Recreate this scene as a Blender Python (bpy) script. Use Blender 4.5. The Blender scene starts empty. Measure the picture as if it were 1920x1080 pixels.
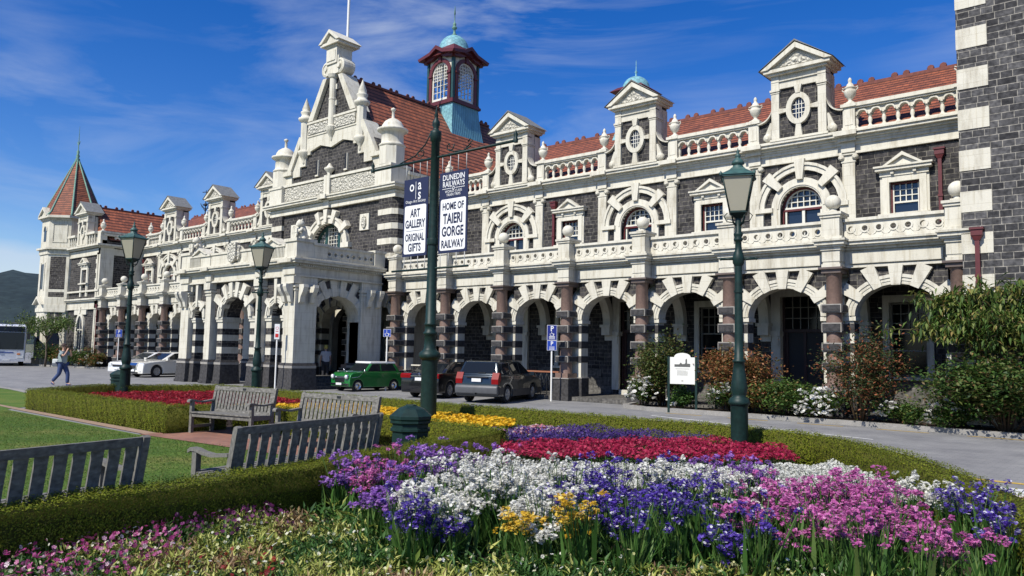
import bpy, bmesh, math, random
import numpy as np
from mathutils import Matrix, Vector
rad = math.radians
PI = math.pi
random.seed(7)
rng = np.random.default_rng(11)
scene = bpy.context.scene
COL = scene.collection

# ------------------------------------------------------------------ camera
CAM_H = 1.86
F_PX, PITCH, ROLL, YAW = 1434.96, 0.0828069, 0.018917, 0.707082
fw = Vector((-math.sin(YAW)*math.cos(PITCH), math.cos(YAW)*math.cos(PITCH), math.sin(PITCH)))
r0 = Vector((math.cos(YAW), math.sin(YAW), 0)); u0 = r0.cross(fw)
rt = r0*math.cos(ROLL) + u0*math.sin(ROLL); up = u0*math.cos(ROLL) - r0*math.sin(ROLL)
cd = bpy.data.cameras.new("camera"); cam = bpy.data.objects.new("camera", cd); COL.objects.link(cam)
cam.matrix_world = Matrix(((rt.x, up.x, -fw.x, 0), (rt.y, up.y, -fw.y, 0), (rt.z, up.z, -fw.z, CAM_H), (0, 0, 0, 1)))
cd.sensor_fit = 'HORIZONTAL'; cd.sensor_width = 36.0; cd.lens = 36.0*F_PX/1920.0
cd.clip_start = 0.1; cd.clip_end = 12000
scene.camera = cam

# ------------------------------------------------------------------ light
SUN_EL, SUN_AZ = rad(47), rad(-1.5)          # azimuth: turned from the facade's normal (-Y) towards +X
sdir = Vector((math.sin(SUN_AZ)*math.cos(SUN_EL), -math.cos(SUN_AZ)*math.cos(SUN_EL), math.sin(SUN_EL)))
sl = bpy.data.lights.new("sun", 'SUN'); sl.energy = 5.0; sl.angle = rad(0.53); sl.color = (1.0, 0.955, 0.87)
so = bpy.data.objects.new("sun", sl); COL.objects.link(so)
so.rotation_euler = sdir.to_track_quat('Z', 'Y').to_euler(); so.location = (0, -20, 40)
world = bpy.data.worlds.new("World"); scene.world = world; world.use_nodes = True
wn, wl = world.node_tree.nodes, world.node_tree.links
bg = wn["Background"]; bg.inputs['Strength'].default_value = 0.092
sky = wn.new('ShaderNodeTexSky'); sky.sky_type = 'NISHITA'; sky.sun_disc = False
sky.sun_elevation = SUN_EL; sky.sun_rotation = PI - SUN_AZ; sky.altitude = 50; sky.air_density = 1.0; sky.dust_density = 0.1; sky.ozone_density = 3.5
tc = wn.new('ShaderNodeTexCoord')
def wnode(t, **k):
    n = wn.new(t)
    for a, b in k.items(): setattr(n, a, b)
    return n
hs = wnode('ShaderNodeHueSaturation'); hs.inputs['Saturation'].default_value = 1.40; hs.inputs['Value'].default_value = 1.34; hs.inputs['Hue'].default_value = 0.518
wl.new(sky.outputs[0], hs.inputs['Color'])
# thin cirrus: noise in the direction of view, stretched along one heading
mp = wnode('ShaderNodeMapping'); mp.inputs['Rotation'].default_value = (0.0, rad(10), rad(36)); mp.inputs['Scale'].default_value = (0.9, 2.4, 7.5)
wl.new(tc.outputs['Generated'], mp.inputs['Vector'])
n1 = wnode('ShaderNodeTexNoise'); n1.inputs['Scale'].default_value = 1.6; n1.inputs['Detail'].default_value = 9; n1.inputs['Roughness'].default_value = 0.58; n1.inputs['Distortion'].default_value = 0.6
wl.new(mp.outputs[0], n1.inputs['Vector'])
mp2 = wnode('ShaderNodeMapping'); mp2.inputs['Location'].default_value = (3.1, 0.6, 1.7); mp2.inputs['Scale'].default_value = (1.5, 1.5, 2.2)
wl.new(tc.outputs['Generated'], mp2.inputs['Vector'])
n2 = wnode('ShaderNodeTexNoise'); n2.inputs['Scale'].default_value = 1.5; n2.inputs['Detail'].default_value = 3
wl.new(mp2.outputs[0], n2.inputs['Vector'])
r1 = wnode('ShaderNodeMapRange'); r1.inputs['From Min'].default_value = 0.44; r1.inputs['From Max'].default_value = 0.74; wl.new(n1.outputs[0], r1.inputs[0])
r2 = wnode('ShaderNodeMapRange'); r2.inputs['From Min'].default_value = 0.32; r2.inputs['From Max'].default_value = 0.60; wl.new(n2.outputs[0], r2.inputs[0])
mu = wnode('ShaderNodeMath', operation='MULTIPLY'); wl.new(r1.outputs[0], mu.inputs[0]); wl.new(r2.outputs[0], mu.inputs[1])
# low bank of cumulus near the horizon
sx = wnode('ShaderNodeSeparateXYZ'); wl.new(tc.outputs['Generated'], sx.inputs[0])
n3 = wnode('ShaderNodeTexNoise'); n3.inputs['Scale'].default_value = 5.0; n3.inputs['Detail'].default_value = 6
wl.new(tc.outputs['Generated'], n3.inputs['Vector'])
lo = wnode('ShaderNodeMapRange'); lo.inputs['From Min'].default_value = 0.135; lo.inputs['From Max'].default_value = 0.085; wl.new(sx.outputs[2], lo.inputs[0])
ad = wnode('ShaderNodeMath', operation='ADD'); wl.new(lo.outputs[0], ad.inputs[0]); wl.new(n3.outputs[0], ad.inputs[1])
r3 = wnode('ShaderNodeMapRange'); r3.inputs['From Min'].default_value = 0.95; r3.inputs['From Max'].default_value = 1.3; wl.new(ad.outputs[0], r3.inputs[0])
m3 = wnode('ShaderNodeMath', operation='MULTIPLY'); m3.inputs[1].default_value = 0.55; wl.new(r3.outputs[0], m3.inputs[0])
m1 = wnode('ShaderNodeMath', operation='MULTIPLY'); m1.inputs[1].default_value = 0.60; wl.new(mu.outputs[0], m1.inputs[0])
mxx = wnode('ShaderNodeMath', operation='MAXIMUM'); wl.new(m1.outputs[0], mxx.inputs[0]); wl.new(m3.outputs[0], mxx.inputs[1])
mix = wnode('ShaderNodeMixRGB'); wl.new(mxx.outputs[0], mix.inputs[0]); wl.new(hs.outputs[0], mix.inputs[1]); mix.inputs[2].default_value = (6.6, 7.2, 8.2, 1)
wl.new(mix.outputs[0], bg.inputs['Color'])
vs = scene.view_settings; vs.view_transform = 'Standard'; vs.look = 'None'; vs.gamma = 1; vs.exposure = 0.16; vs.use_curve_mapping = False
scene.cycles.max_bounces = 6; scene.cycles.diffuse_bounces = 1; scene.cycles.glossy_bounces = 3; scene.cycles.transmission_bounces = 4

# ------------------------------------------------------------------ materials
def newmat(name):
    m = bpy.data.materials.new(name); m.use_nodes = True
    nt = m.node_tree; return m, nt.nodes, nt.links, nt.nodes["Principled BSDF"]
def ramp(n, stops):
    r = n.new('ShaderNodeValToRGB'); e = r.color_ramp.elements
    while len(e) < len(stops): e.new(0.5)
    for k, (p, c) in zip(e, stops): k.position = p; k.color = (*c, 1)
    return r
def plain(name, c, rough=0.6, metal=0.0, spec=0.5, var=0.12, scale=6.0, bump=0.0, coat=0.0):
    m, n, l, b = newmat(name)
    g = n.new('ShaderNodeNewGeometry'); t = n.new('ShaderNodeTexNoise'); t.inputs['Scale'].default_value = scale; t.inputs['Detail'].default_value = 5
    l.new(g.outputs['Position'], t.inputs['Vector'])
    r = ramp(n, [(0.3, [x*(1-var) for x in c]), (0.7, [min(1, x*(1+var)) for x in c])]); l.new(t.outputs[0], r.inputs[0]); l.new(r.outputs[0], b.inputs['Base Color'])
    b.inputs['Roughness'].default_value = rough; b.inputs['Metallic'].default_value = metal; b.inputs['Specular IOR Level'].default_value = spec
    if coat: b.inputs['Coat Weight'].default_value = coat; b.inputs['Coat Roughness'].default_value = 0.04
    if bump:
        u = n.new('ShaderNodeBump'); u.inputs['Strength'].default_value = bump; u.inputs['Distance'].default_value = 0.02; l.new(t.outputs[0], u.inputs['Height']); l.new(u.outputs[0], b.inputs['Normal'])
    return m
def wallcoord(n, l):
    """(along-wall, height, 0) from position, for walls facing either axis"""
    g = n.new('ShaderNodeNewGeometry'); sp = n.new('ShaderNodeSeparateXYZ'); l.new(g.outputs['Position'], sp.inputs[0])
    sn = n.new('ShaderNodeSeparateXYZ'); l.new(g.outputs['True Normal'], sn.inputs[0])
    ab = n.new('ShaderNodeMath'); ab.operation = 'ABSOLUTE'; l.new(sn.outputs[0], ab.inputs[0])
    gt = n.new('ShaderNodeMath'); gt.operation = 'GREATER_THAN'; gt.inputs[1].default_value = 0.72; l.new(ab.outputs[0], gt.inputs[0])
    mx = n.new('ShaderNodeMix'); mx.data_type = 'FLOAT'; l.new(gt.outputs[0], mx.inputs[0]); l.new(sp.outputs[0], mx.inputs[2]); l.new(sp.outputs[1], mx.inputs[3])
    cb = n.new('ShaderNodeCombineXYZ'); l.new(mx.outputs[0], cb.inputs[0]); l.new(sp.outputs[2], cb.inputs[1])
    return g, cb
def basalt(name, c1, c2, mortar, bw=0.42, rh=0.17, ms=0.012, bump=0.6, squash=0.62):
    m, n, l, b = newmat(name)
    g, cb = wallcoord(n, l)
    t = n.new('ShaderNodeTexBrick'); l.new(cb.outputs[0], t.inputs['Vector'])
    t.inputs['Scale'].default_value = 1; t.inputs['Brick Width'].default_value = bw; t.inputs['Row Height'].default_value = rh
    t.inputs['Mortar Size'].default_value = ms; t.inputs['Mortar Smooth'].default_value = 0.25; t.inputs['Bias'].default_value = 0.1
    t.offset = 0.43; t.offset_frequency = 3; t.squash = squash; t.squash_frequency = 2
    t.inputs['Color1'].default_value = (*c1, 1); t.inputs['Color2'].default_value = (*c2, 1); t.inputs['Mortar'].default_value = (*mortar, 1)
    no = n.new('ShaderNodeTexNoise'); no.inputs['Scale'].default_value = 9; no.inputs['Detail'].default_value = 6; l.new(g.outputs['Position'], no.inputs['Vector'])
    r = ramp(n, [(0.3, (0.40, 0.40, 0.41)), (0.72, (1.45, 1.42, 1.36))]); l.new(no.outputs[0], r.inputs[0])
    mm = n.new('ShaderNodeMixRGB'); mm.blend_type = 'MULTIPLY'; mm.inputs[0].default_value = 1; l.new(t.outputs[0], mm.inputs[1]); l.new(r.outputs[0], mm.inputs[2])
    l.new(mm.outputs[0], b.inputs['Base Color']); b.inputs['Roughness'].default_value = 0.85; b.inputs['Specular IOR Level'].default_value = 0.3
    ma = n.new('ShaderNodeMath'); ma.operation = 'MULTIPLY_ADD'; ma.inputs[1].default_value = 0.9; l.new(no.outputs[0], ma.inputs[0])
    inv = n.new('ShaderNodeMath'); inv.operation = 'MULTIPLY'; inv.inputs[1].default_value = -0.9; l.new(t.outputs['Fac'], inv.inputs[0]); l.new(inv.outputs[0], ma.inputs[2])
    u = n.new('ShaderNodeBump'); u.inputs['Strength'].default_value = bump; u.inputs['Distance'].default_value = 0.03; l.new(ma.outputs[0], u.inputs['Height']); l.new(u.outputs[0], b.inputs['Normal'])
    return m
def limestone(name, c, dirty, joint=True):
    m, n, l, b = newmat(name)
    g, cb = wallcoord(n, l)
    mp = n.new('ShaderNodeMapping'); mp.inputs['Scale'].default_value = (2.2, 2.2, 0.5); l.new(g.outputs['Position'], mp.inputs[0])
    t = n.new('ShaderNodeTexNoise'); t.inputs['Scale'].default_value = 1.7; t.inputs['Detail'].default_value = 7; t.inputs['Roughness'].default_value = 0.65; l.new(mp.outputs[0], t.inputs['Vector'])
    r = ramp(n, [(0.30, dirty), (0.50, c), (0.75, [min(1, x*1.06) for x in c])]); l.new(t.outputs[0], r.inputs[0])
    mp2 = n.new('ShaderNodeMapping'); mp2.inputs['Scale'].default_value = (9, 9, 0.55); l.new(g.outputs['Position'], mp2.inputs[0])
    t2 = n.new('ShaderNodeTexNoise'); t2.inputs['Scale'].default_value = 1.2; t2.inputs['Detail'].default_value = 6; l.new(mp2.outputs[0], t2.inputs['Vector'])
    rs = ramp(n, [(0.28, (0.80, 0.77, 0.71)), (0.44, (1, 1, 1))]); l.new(t2.outputs[0], rs.inputs[0])
    ms = n.new('ShaderNodeMixRGB'); ms.blend_type = 'MULTIPLY'; ms.inputs[0].default_value = 1; l.new(r.outputs[0], ms.inputs[1]); l.new(rs.outputs[0], ms.inputs[2]); r = ms
    out = r
    if joint:
        k = n.new('ShaderNodeTexBrick'); l.new(cb.outputs[0], k.inputs['Vector']); k.inputs['Scale'].default_value = 1
        k.inputs['Brick Width'].default_value = 0.85; k.inputs['Row Height'].default_value = 0.34; k.inputs['Mortar Size'].default_value = 0.006; k.inputs['Mortar Smooth'].default_value = 0.5
        k.inputs['Color1'].default_value = (1, 1, 1, 1); k.inputs['Color2'].default_value = (0.94, 0.935, 0.92, 1); k.inputs['Mortar'].default_value = (0.74, 0.72, 0.68, 1)
        mm = n.new('ShaderNodeMixRGB'); mm.blend_type = 'MULTIPLY'; mm.inputs[0].default_value = 1; l.new(r.outputs[0], mm.inputs[1]); l.new(k.outputs[0], mm.inputs[2]); out = mm
    l.new(out.outputs[0], b.inputs['Base Color']); b.inputs['Roughness'].default_value = 0.82; b.inputs['Specular IOR Level'].default_value = 0.25
    f = n.new('ShaderNodeTexNoise'); f.inputs['Scale'].default_value = 28; f.inputs['Detail'].default_value = 4; l.new(g.outputs['Position'], f.inputs['Vector'])
    u = n.new('ShaderNodeBump'); u.inputs['Strength'].default_value = 0.25; u.inputs['Distance'].default_value = 0.02; l.new(f.outputs[0], u.inputs['Height']); l.new(u.outputs[0], b.inputs['Normal'])
    return m
def carved(name, c):
    m, n, l, b = newmat(name)
    g = n.new('ShaderNodeNewGeometry')
    v = n.new('ShaderNodeTexVoronoi'); v.feature = 'DISTANCE_TO_EDGE'; v.inputs['Scale'].default_value = 5.5; l.new(g.outputs['Position'], v.inputs['Vector'])
    w = n.new('ShaderNodeTexNoise'); w.inputs['Scale'].default_value = 11; w.inputs['Detail'].default_value = 3; l.new(g.outputs['Position'], w.inputs['Vector'])
    ma = n.new('ShaderNodeMath'); ma.operation = 'MULTIPLY_ADD'; ma.inputs[1].default_value = 1.6; l.new(v.outputs[0], ma.inputs[0]); l.new(w.outputs[0], ma.inputs[2])
    r = ramp(n, [(0.45, [x*0.62 for x in c]), (0.8, c)]); l.new(ma.outputs[0], r.inputs[0]); l.new(r.outputs[0], b.inputs['Base Color'])
    u = n.new('ShaderNodeBump'); u.inputs['Strength'].default_value = 1.0; u.inputs['Distance'].default_value = 0.12; l.new(ma.outputs[0], u.inputs['Height']); l.new(u.outputs[0], b.inputs['Normal'])
    b.inputs['Roughness'].default_value = 0.85
    return m
def tiles(name, base, dark, axis='xz', rowh=0.17, w=0.24):
    m, n, l, b = newmat(name)
    g = n.new('ShaderNodeNewGeometry'); sp = n.new('ShaderNodeSeparateXYZ'); l.new(g.outputs['Position'], sp.inputs[0])
    cb = n.new('ShaderNodeCombineXYZ'); l.new(sp.outputs[0 if axis[0] == 'x' else 1], cb.inputs[0]); l.new(sp.outputs[2], cb.inputs[1])
    t = n.new('ShaderNodeTexBrick'); l.new(cb.outputs[0], t.inputs['Vector']); t.inputs['Scale'].default_value = 1
    t.inputs['Brick Width'].default_value = w; t.inputs['Row Height'].default_value = rowh; t.inputs['Mortar Size'].default_value = 0.008; t.inputs['Bias'].default_value = 0.0
    t.inputs['Color1'].default_value = (*base, 1); t.inputs['Color2'].default_value = (*[x*0.68 for x in base], 1); t.inputs['Mortar'].default_value = (*dark, 1)
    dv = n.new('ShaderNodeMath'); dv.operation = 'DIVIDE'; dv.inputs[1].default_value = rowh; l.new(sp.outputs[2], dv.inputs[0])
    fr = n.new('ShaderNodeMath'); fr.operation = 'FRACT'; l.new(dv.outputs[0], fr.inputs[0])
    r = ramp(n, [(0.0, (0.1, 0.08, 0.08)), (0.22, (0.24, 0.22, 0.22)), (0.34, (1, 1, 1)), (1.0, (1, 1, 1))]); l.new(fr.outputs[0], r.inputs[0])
    no = n.new('ShaderNodeTexNoise'); no.inputs['Scale'].default_value = 2.3; no.inputs['Detail'].default_value = 8; no.inputs['Roughness'].default_value = 0.7; l.new(g.outputs['Position'], no.inputs['Vector'])
    r2 = ramp(n, [(0.3, (0.42, 0.44, 0.48)), (0.7, (1.35, 1.28, 1.15))]); l.new(no.outputs[0], r2.inputs[0])
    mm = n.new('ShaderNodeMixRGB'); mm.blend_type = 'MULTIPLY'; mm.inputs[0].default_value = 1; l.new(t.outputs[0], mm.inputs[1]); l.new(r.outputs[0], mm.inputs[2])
    m2 = n.new('ShaderNodeMixRGB'); m2.blend_type = 'MULTIPLY'; m2.inputs[0].default_value = 1; l.new(mm.outputs[0], m2.inputs[1]); l.new(r2.outputs[0], m2.inputs[2])
    l.new(m2.outputs[0], b.inputs['Base Color']); b.inputs['Roughness'].default_value = 0.7
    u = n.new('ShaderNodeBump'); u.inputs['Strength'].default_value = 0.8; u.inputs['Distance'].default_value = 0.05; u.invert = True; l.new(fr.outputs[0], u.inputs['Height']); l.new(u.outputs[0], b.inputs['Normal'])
    return m
def scales(name, c, sc=5.0, lines=False):
    m, n, l, b = newmat(name)
    g = n.new('ShaderNodeNewGeometry'); mp = n.new('ShaderNodeMapping'); mp.inputs['Scale'].default_value = (sc, sc, sc); mp.inputs['Rotation'].default_value = (0.5, 0.5, 0.78)
    l.new(g.outputs['Position'], mp.inputs[0])
    t = n.new('ShaderNodeTexChecker') if not lines else n.new('ShaderNodeTexWave')
    if lines: t.bands_direction = 'Y'; t.inputs['Scale'].default_value = 1.9; l.new(g.outputs['Position'], t.inputs['Vector'])
    else: t.inputs['Scale'].default_value = 1.0; l.new(mp.outputs[0], t.inputs['Vector'])
    no = n.new('ShaderNodeTexNoise'); no.inputs['Scale'].default_value = 3; no.inputs['Detail'].default_value = 5; l.new(g.outputs['Position'], no.inputs['Vector'])
    r = ramp(n, [(0.3, [x*0.82 for x in c]), (0.7, [x*1.12 for x in c])]); l.new(no.outputs[0], r.inputs[0])
    o = t.outputs[1]
    r2 = ramp(n, [(0.0, (0.72, 0.74, 0.76)), (0.55, (1, 1, 1))]); l.new(o, r2.inputs[0])
    mm = n.new('ShaderNodeMixRGB'); mm.blend_type = 'MULTIPLY'; mm.inputs[0].default_value = 1; l.new(r.outputs[0], mm.inputs[1]); l.new(r2.outputs[0], mm.inputs[2])
    l.new(mm.outputs[0], b.inputs['Base Color']); b.inputs['Roughness'].default_value = 0.55
    u = n.new('ShaderNodeBump'); u.inputs['Strength'].default_value = 0.5; u.inputs['Distance'].default_value = 0.03; l.new(o, u.inputs['Height']); l.new(u.outputs[0], b.inputs['Normal'])
    return m
def leafy(name, stops, rough=0.55, trans=0.25, spec=0.35):
    """leaf / petal: colour varies leaf by leaf"""
    m, n, l, b = newmat(name)
    g = n.new('ShaderNodeNewGeometry'); r = ramp(n, stops); l.new(g.outputs['Random Per Island'], r.inputs[0])
    l.new(r.outputs[0], b.inputs['Base Color']); b.inputs['Roughness'].default_value = rough; b.inputs['Specular IOR Level'].default_value = spec
    if trans:
        tr = n.new('ShaderNodeBsdfTranslucent'); l.new(r.outputs[0], tr.inputs[0]); mx = n.new('ShaderNodeMixShader'); mx.inputs[0].default_value = trans
        o = n["Material Output"]; l.new(b.outputs[0], mx.inputs[1]); l.new(tr.outputs[0], mx.inputs[2]); l.new(mx.outputs[0], o.inputs[0])
    return m

CREAM = limestone("cream_limestone", (0.635, 0.605, 0.505), (0.44, 0.405, 0.32))
CREAMP = limestone("cream_limestone_moulded", (0.65, 0.62, 0.52), (0.47, 0.435, 0.345), joint=False)
CARVED = carved("carved_limestone", (0.63, 0.60, 0.50))
BAS = basalt("basalt_ashlar", (0.018, 0.017, 0.019), (0.070, 0.066, 0.067), (0.165, 0.155, 0.13))
BASL = basalt("basalt_tower_ashlar", (0.026, 0.026, 0.029), (0.098, 0.097, 0.10), (0.30, 0.285, 0.25), bw=0.46, rh=0.19, ms=0.011)
BASB = basalt("basalt_base_course", (0.095, 0.092, 0.085), (0.135, 0.13, 0.12), (0.24, 0.23, 0.21), bw=1.2, rh=0.46, ms=0.008, squash=1.0)
BLOCK = plain("rock_faced_basalt", (0.044, 0.042, 0.042), 0.9, var=0.5, scale=9, bump=1.0)
BEDGE = plain("dressed_block_edge", (0.30, 0.28, 0.245), 0.85, var=0.15)
GRAN = plain("pink_granite", (0.195, 0.128, 0.10), 0.5, var=0.16, scale=14, bump=0.1)
GRAND = plain("granite_capital", (0.12, 0.09, 0.075), 0.55, var=0.12)
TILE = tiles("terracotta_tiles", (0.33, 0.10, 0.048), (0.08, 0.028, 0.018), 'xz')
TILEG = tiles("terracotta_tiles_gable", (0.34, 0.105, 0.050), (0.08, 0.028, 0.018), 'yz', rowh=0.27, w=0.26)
RIDGE = plain("ridge_terracotta", (0.17, 0.055, 0.04), 0.8, var=0.3)
SLATE = plain("slate_coping", (0.16, 0.165, 0.16), 0.8, var=0.25)
TEAL = scales("teal_copper_scales", (0.20, 0.43, 0.47))
TEALL = scales("teal_copper_seams", (0.15, 0.36, 0.43), lines=True)
VERD = plain("verdigris", (0.13, 0.26, 0.20), 0.7, var=0.2)
MAROON = plain("maroon_paint", (0.105, 0.018, 0.02), 0.5, var=0.15)
DKGREEN = plain("dark_green_paint", (0.018, 0.06, 0.055), 0.45, var=0.2)
LAMPG = plain("lamp_green_paint", (0.008, 0.026, 0.022), 0.5, var=0.3, scale=12, spec=0.3)
LAMPC = plain("lamp_cap_verdigris", (0.035, 0.09, 0.08), 0.55, var=0.3, scale=9)
WHITE = plain("white_paint", (0.78, 0.77, 0.72), 0.45, var=0.04)
SASH = plain("sash_paint", (0.70, 0.68, 0.58), 0.5, var=0.05); SASHG = plain("shade_darkened_sash", (0.20, 0.185, 0.15), 0.5, var=0.05)  # ground-floor copy of the sash paint, darkened to carry the arcade's shade
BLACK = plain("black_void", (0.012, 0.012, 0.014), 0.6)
IRON = plain("black_iron", (0.018, 0.02, 0.022), 0.5)
def glassmat(name, c=(0.012, 0.017, 0.03), rough=0.04, spec=0.8):
    m, n, l, b = newmat(name); b.inputs['Base Color'].default_value = (*c, 1); b.inputs['Roughness'].default_value = rough; b.inputs['Specular IOR Level'].default_value = spec
    g = n.new('ShaderNodeNewGeometry'); t = n.new('ShaderNodeTexNoise'); t.inputs['Scale'].default_value = 1.1; l.new(g.outputs['Position'], t.inputs['Vector'])
    u = n.new('ShaderNodeBump'); u.inputs['Strength'].default_value = 0.06; u.inputs['Distance'].default_value = 0.05; l.new(t.outputs[0], u.inputs['Height']); l.new(u.outputs[0], b.inputs['Normal'])
    return m
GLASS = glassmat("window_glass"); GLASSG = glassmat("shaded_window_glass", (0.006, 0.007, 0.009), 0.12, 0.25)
CARGLASS = glassmat("car_glass", (0.010, 0.013, 0.016), 0.03, 0.35)

# ------------------------------------------------------------------ mesh building
class MB:
    def __init__(s, T=None): s.v = []; s.f = []; s.m = []; s.s = []; s.T = T or Matrix.Identity(4); s.mi = 0
    def add(s, vs, fs, m=None, smooth=False):
        b = len(s.v); T = s.T
        s.v += [tuple(T @ Vector(p)) for p in vs]
        for f in fs: s.f.append([b+i for i in f]); s.m.append(s.mi if m is None else m); s.s.append(smooth)
    def box(s, x0, x1, y0, y1, z0, z1, m=None):
        s.add([(x0, y0, z0), (x1, y0, z0), (x1, y1, z0), (x0, y1, z0), (x0, y0, z1), (x1, y0, z1), (x1, y1, z1), (x0, y1, z1)],
              [(0, 1, 5, 4), (1, 2, 6, 5), (2, 3, 7, 6), (3, 0, 4, 7), (4, 5, 6, 7), (3, 2, 1, 0)], m)
    def frustum(s, cx, cy, z0, z1, a0, b0, a1, b1, m=None):
        s.add([(cx-a0, cy-b0, z0), (cx+a0, cy-b0, z0), (cx+a0, cy+b0, z0), (cx-a0, cy+b0, z0), (cx-a1, cy-b1, z1), (cx+a1, cy-b1, z1), (cx+a1, cy+b1, z1), (cx-a1, cy+b1, z1)],
              [(0, 1, 5, 4), (1, 2, 6, 5), (2, 3, 7, 6), (3, 0, 4, 7), (4, 5, 6, 7), (3, 2, 1, 0)], m)
    def prism(s, poly, y0, y1, m=None):
        """polygon in (x, z), extruded along y"""
        n = len(poly)
        s.add([(x, y0, z) for x, z in poly]+[(x, y1, z) for x, z in poly],
              [list(range(n)), list(range(2*n-1, n-1, -1))]+[(i, n+i, n+(i+1) % n, (i+1) % n) for i in range(n)], m)
    def prismx(s, poly, x0, x1, m=None):
        """polygon in (y, z), extruded along x"""
        n = len(poly)
        s.add([(x0, y, z) for y, z in poly]+[(x1, y, z) for y, z in poly],
              [list(range(n)), list(range(2*n-1, n-1, -1))]+[(i, n+i, n+(i+1) % n, (i+1) % n) for i in range(n)], m)
    def prismz(s, poly, z0, z1, m=None):
        n = len(poly)
        s.add([(x, y, z0) for x, y in poly]+[(x, y, z1) for x, y in poly],
              [list(range(n-1, -1, -1)), list(range(n, 2*n))]+[(i, (i+1) % n, n+(i+1) % n, n+i) for i in range(n)], m)
    def lathe(s, prof, cx=0, cy=0, cz=0, n=16, m=None, smooth=True, rot=0.0, cap=True):
        vs = []; fs = []
        for r, z in prof:
            for i in range(n):
                a = 2*PI*i/n+rot; vs.append((cx+r*math.cos(a), cy+r*math.sin(a), cz+z))
        k = len(prof)
        for j in range(k-1):
            for i in range(n): fs.append((j*n+i, j*n+(i+1) % n, (j+1)*n+(i+1) % n, (j+1)*n+i))
        s.add(vs, fs, m, smooth)
        if not cap: return
        s.add([vs[i] for i in range(n-1, -1, -1)], [list(range(n))], m); s.add(vs[(k-1)*n:], [list(range(n))], m)
    def tube(s, pts, r, n=8, m=None, smooth=True):
        pts = [Vector(p) for p in pts]; R = r if isinstance(r, (list, tuple)) else [r]*len(pts)
        vs = []; fs = []
        for i, p in enumerate(pts):
            d = (pts[min(i+1, len(pts)-1)]-pts[max(i-1, 0)]).normalized()
            a = d.orthogonal().normalized() if abs(d.z) < 0.95 else Vector((1, 0, 0)); a = (a-d*a.dot(d)).normalized()
            if abs(d.z) < 0.95:
                a = d.cross(Vector((0, 0, 1))).normalized()
            b = d.cross(a)
            for k in range(n):
                t = 2*PI*k/n; vs.append(tuple(p+(a*math.cos(t)+b*math.sin(t))*R[i]))
        for j in range(len(pts)-1):
            for k in range(n): fs.append((j*n+k, j*n+(k+1) % n, (j+1)*n+(k+1) % n, (j+1)*n+k))
        fs.append(list(range(n-1, -1, -1))); fs.append([(len(pts)-1)*n+k for k in range(n)])
        s.add(vs, fs, m, smooth)
    def archwall(s, x0, x1, z0, zt, y0, y1, xc, a, b, zs, n=14, m=None, ends=True):
        A = [(xc-a*math.cos(PI*i/n), zs+b*math.sin(PI*i/n)) for i in range(n+1)]
        for y in (y0, y1):
            s.add([(x0, y, z0), (xc-a, y, z0), (xc-a, y, zt), (x0, y, zt)], [(0, 1, 2, 3)], m)
            s.add([(xc+a, y, z0), (x1, y, z0), (x1, y, zt), (xc+a, y, zt)], [(0, 1, 2, 3)], m)
            s.add([(x, y, z) for x, z in A]+[(x, y, zt) for x, z in A], [(i, i+1, n+2+i, n+1+i) for i in range(n)], m)
        L = [(xc-a, z0)]+A+[(xc+a, z0)]; k = len(L)
        s.add([(x, y0, z) for x, z in L]+[(x, y1, z) for x, z in L], [(i, i+1, k+i+1, k+i) for i in range(k-1)], m)
        s.add([(x0, y0, zt), (x1, y0, zt), (x1, y1, zt), (x0, y1, zt)], [(0, 1, 2, 3)], m)
        if ends:
            for x in (x0, x1): s.add([(x, y0, z0), (x, y1, z0), (x, y1, zt), (x, y0, zt)], [(0, 1, 2, 3)], m)
    def holewall(s, x0, x1, z0, z1, y0, y1, hx0, hx1, hz0, hz1, m=None):
        s.box(x0, hx0, y0, y1, z0, z1, m); s.box(hx1, x1, y0, y1, z0, z1, m)
        if hz1 < z1: s.box(hx0, hx1, y0, y1, hz1, z1, m)
        if hz0 > z0: s.box(hx0, hx1, y0, y1, z0, hz0, m)
    def ring(s, xc, zs, a, b, w, y0, y1, t0=0.0, t1=PI, n=16, m=None, wb=None):
        wb = w if wb is None else wb; vs = []
        for i in range(n+1):
            t = t0+(t1-t0)*i/n; c, q = math.cos(t), math.sin(t)
            vs += [(xc+a*c, y0, zs+b*q), (xc+(a+w)*c, y0, zs+(b+wb)*q), (xc+(a+w)*c, y1, zs+(b+wb)*q), (xc+a*c, y1, zs+b*q)]
        fs = []
        for i in range(n):
            for k in range(4): fs.append((4*i+k, 4*i+(k+1) % 4, 4*i+4+(k+1) % 4, 4*i+4+k))
        if abs((t1-t0)-2*PI) > 1e-4: fs += [(3, 2, 1, 0), (4*n, 4*n+1, 4*n+2, 4*n+3)]
        s.add(vs, fs, m)
    def wedge(s, xc, zs, a, b, t, d0, d1, w0, w1, y0, y1, m=None):
        c, q = math.cos(t), math.sin(t); px, pz = xc+a*c, zs+b*q
        P = []
        for d, w in ((d0, -w0), (d1, -w1), (d1, w1), (d0, w0)): P.append((px+d*c-q*w/2, pz+d*q+c*w/2))
        s.prism(P, y0, y1, m)
    def plate_hole(s, x0, x1, z0, z1, y0, y1, cx, cz, r, n=12, m=None):
        """rectangular plate with a round hole"""
        I = []; O = []
        for i in range(n):
            t = 2*PI*i/n+PI/4; c, q = math.cos(t), math.sin(t); I.append((cx+r*c, cz+r*q))
            k = 1/max(abs(c), abs(q)); O.append((min(max(cx+c*k*(x1-x0)/2, x0), x1), min(max(cz+q*k*(z1-z0)/2, z0), z1)))
        for y in (y0, y1): s.add([(x, y, z) for x, z in I]+[(x, y, z) for x, z in O], [(i, (i+1) % n, n+(i+1) % n, n+i) for i in range(n)], m)
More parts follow.
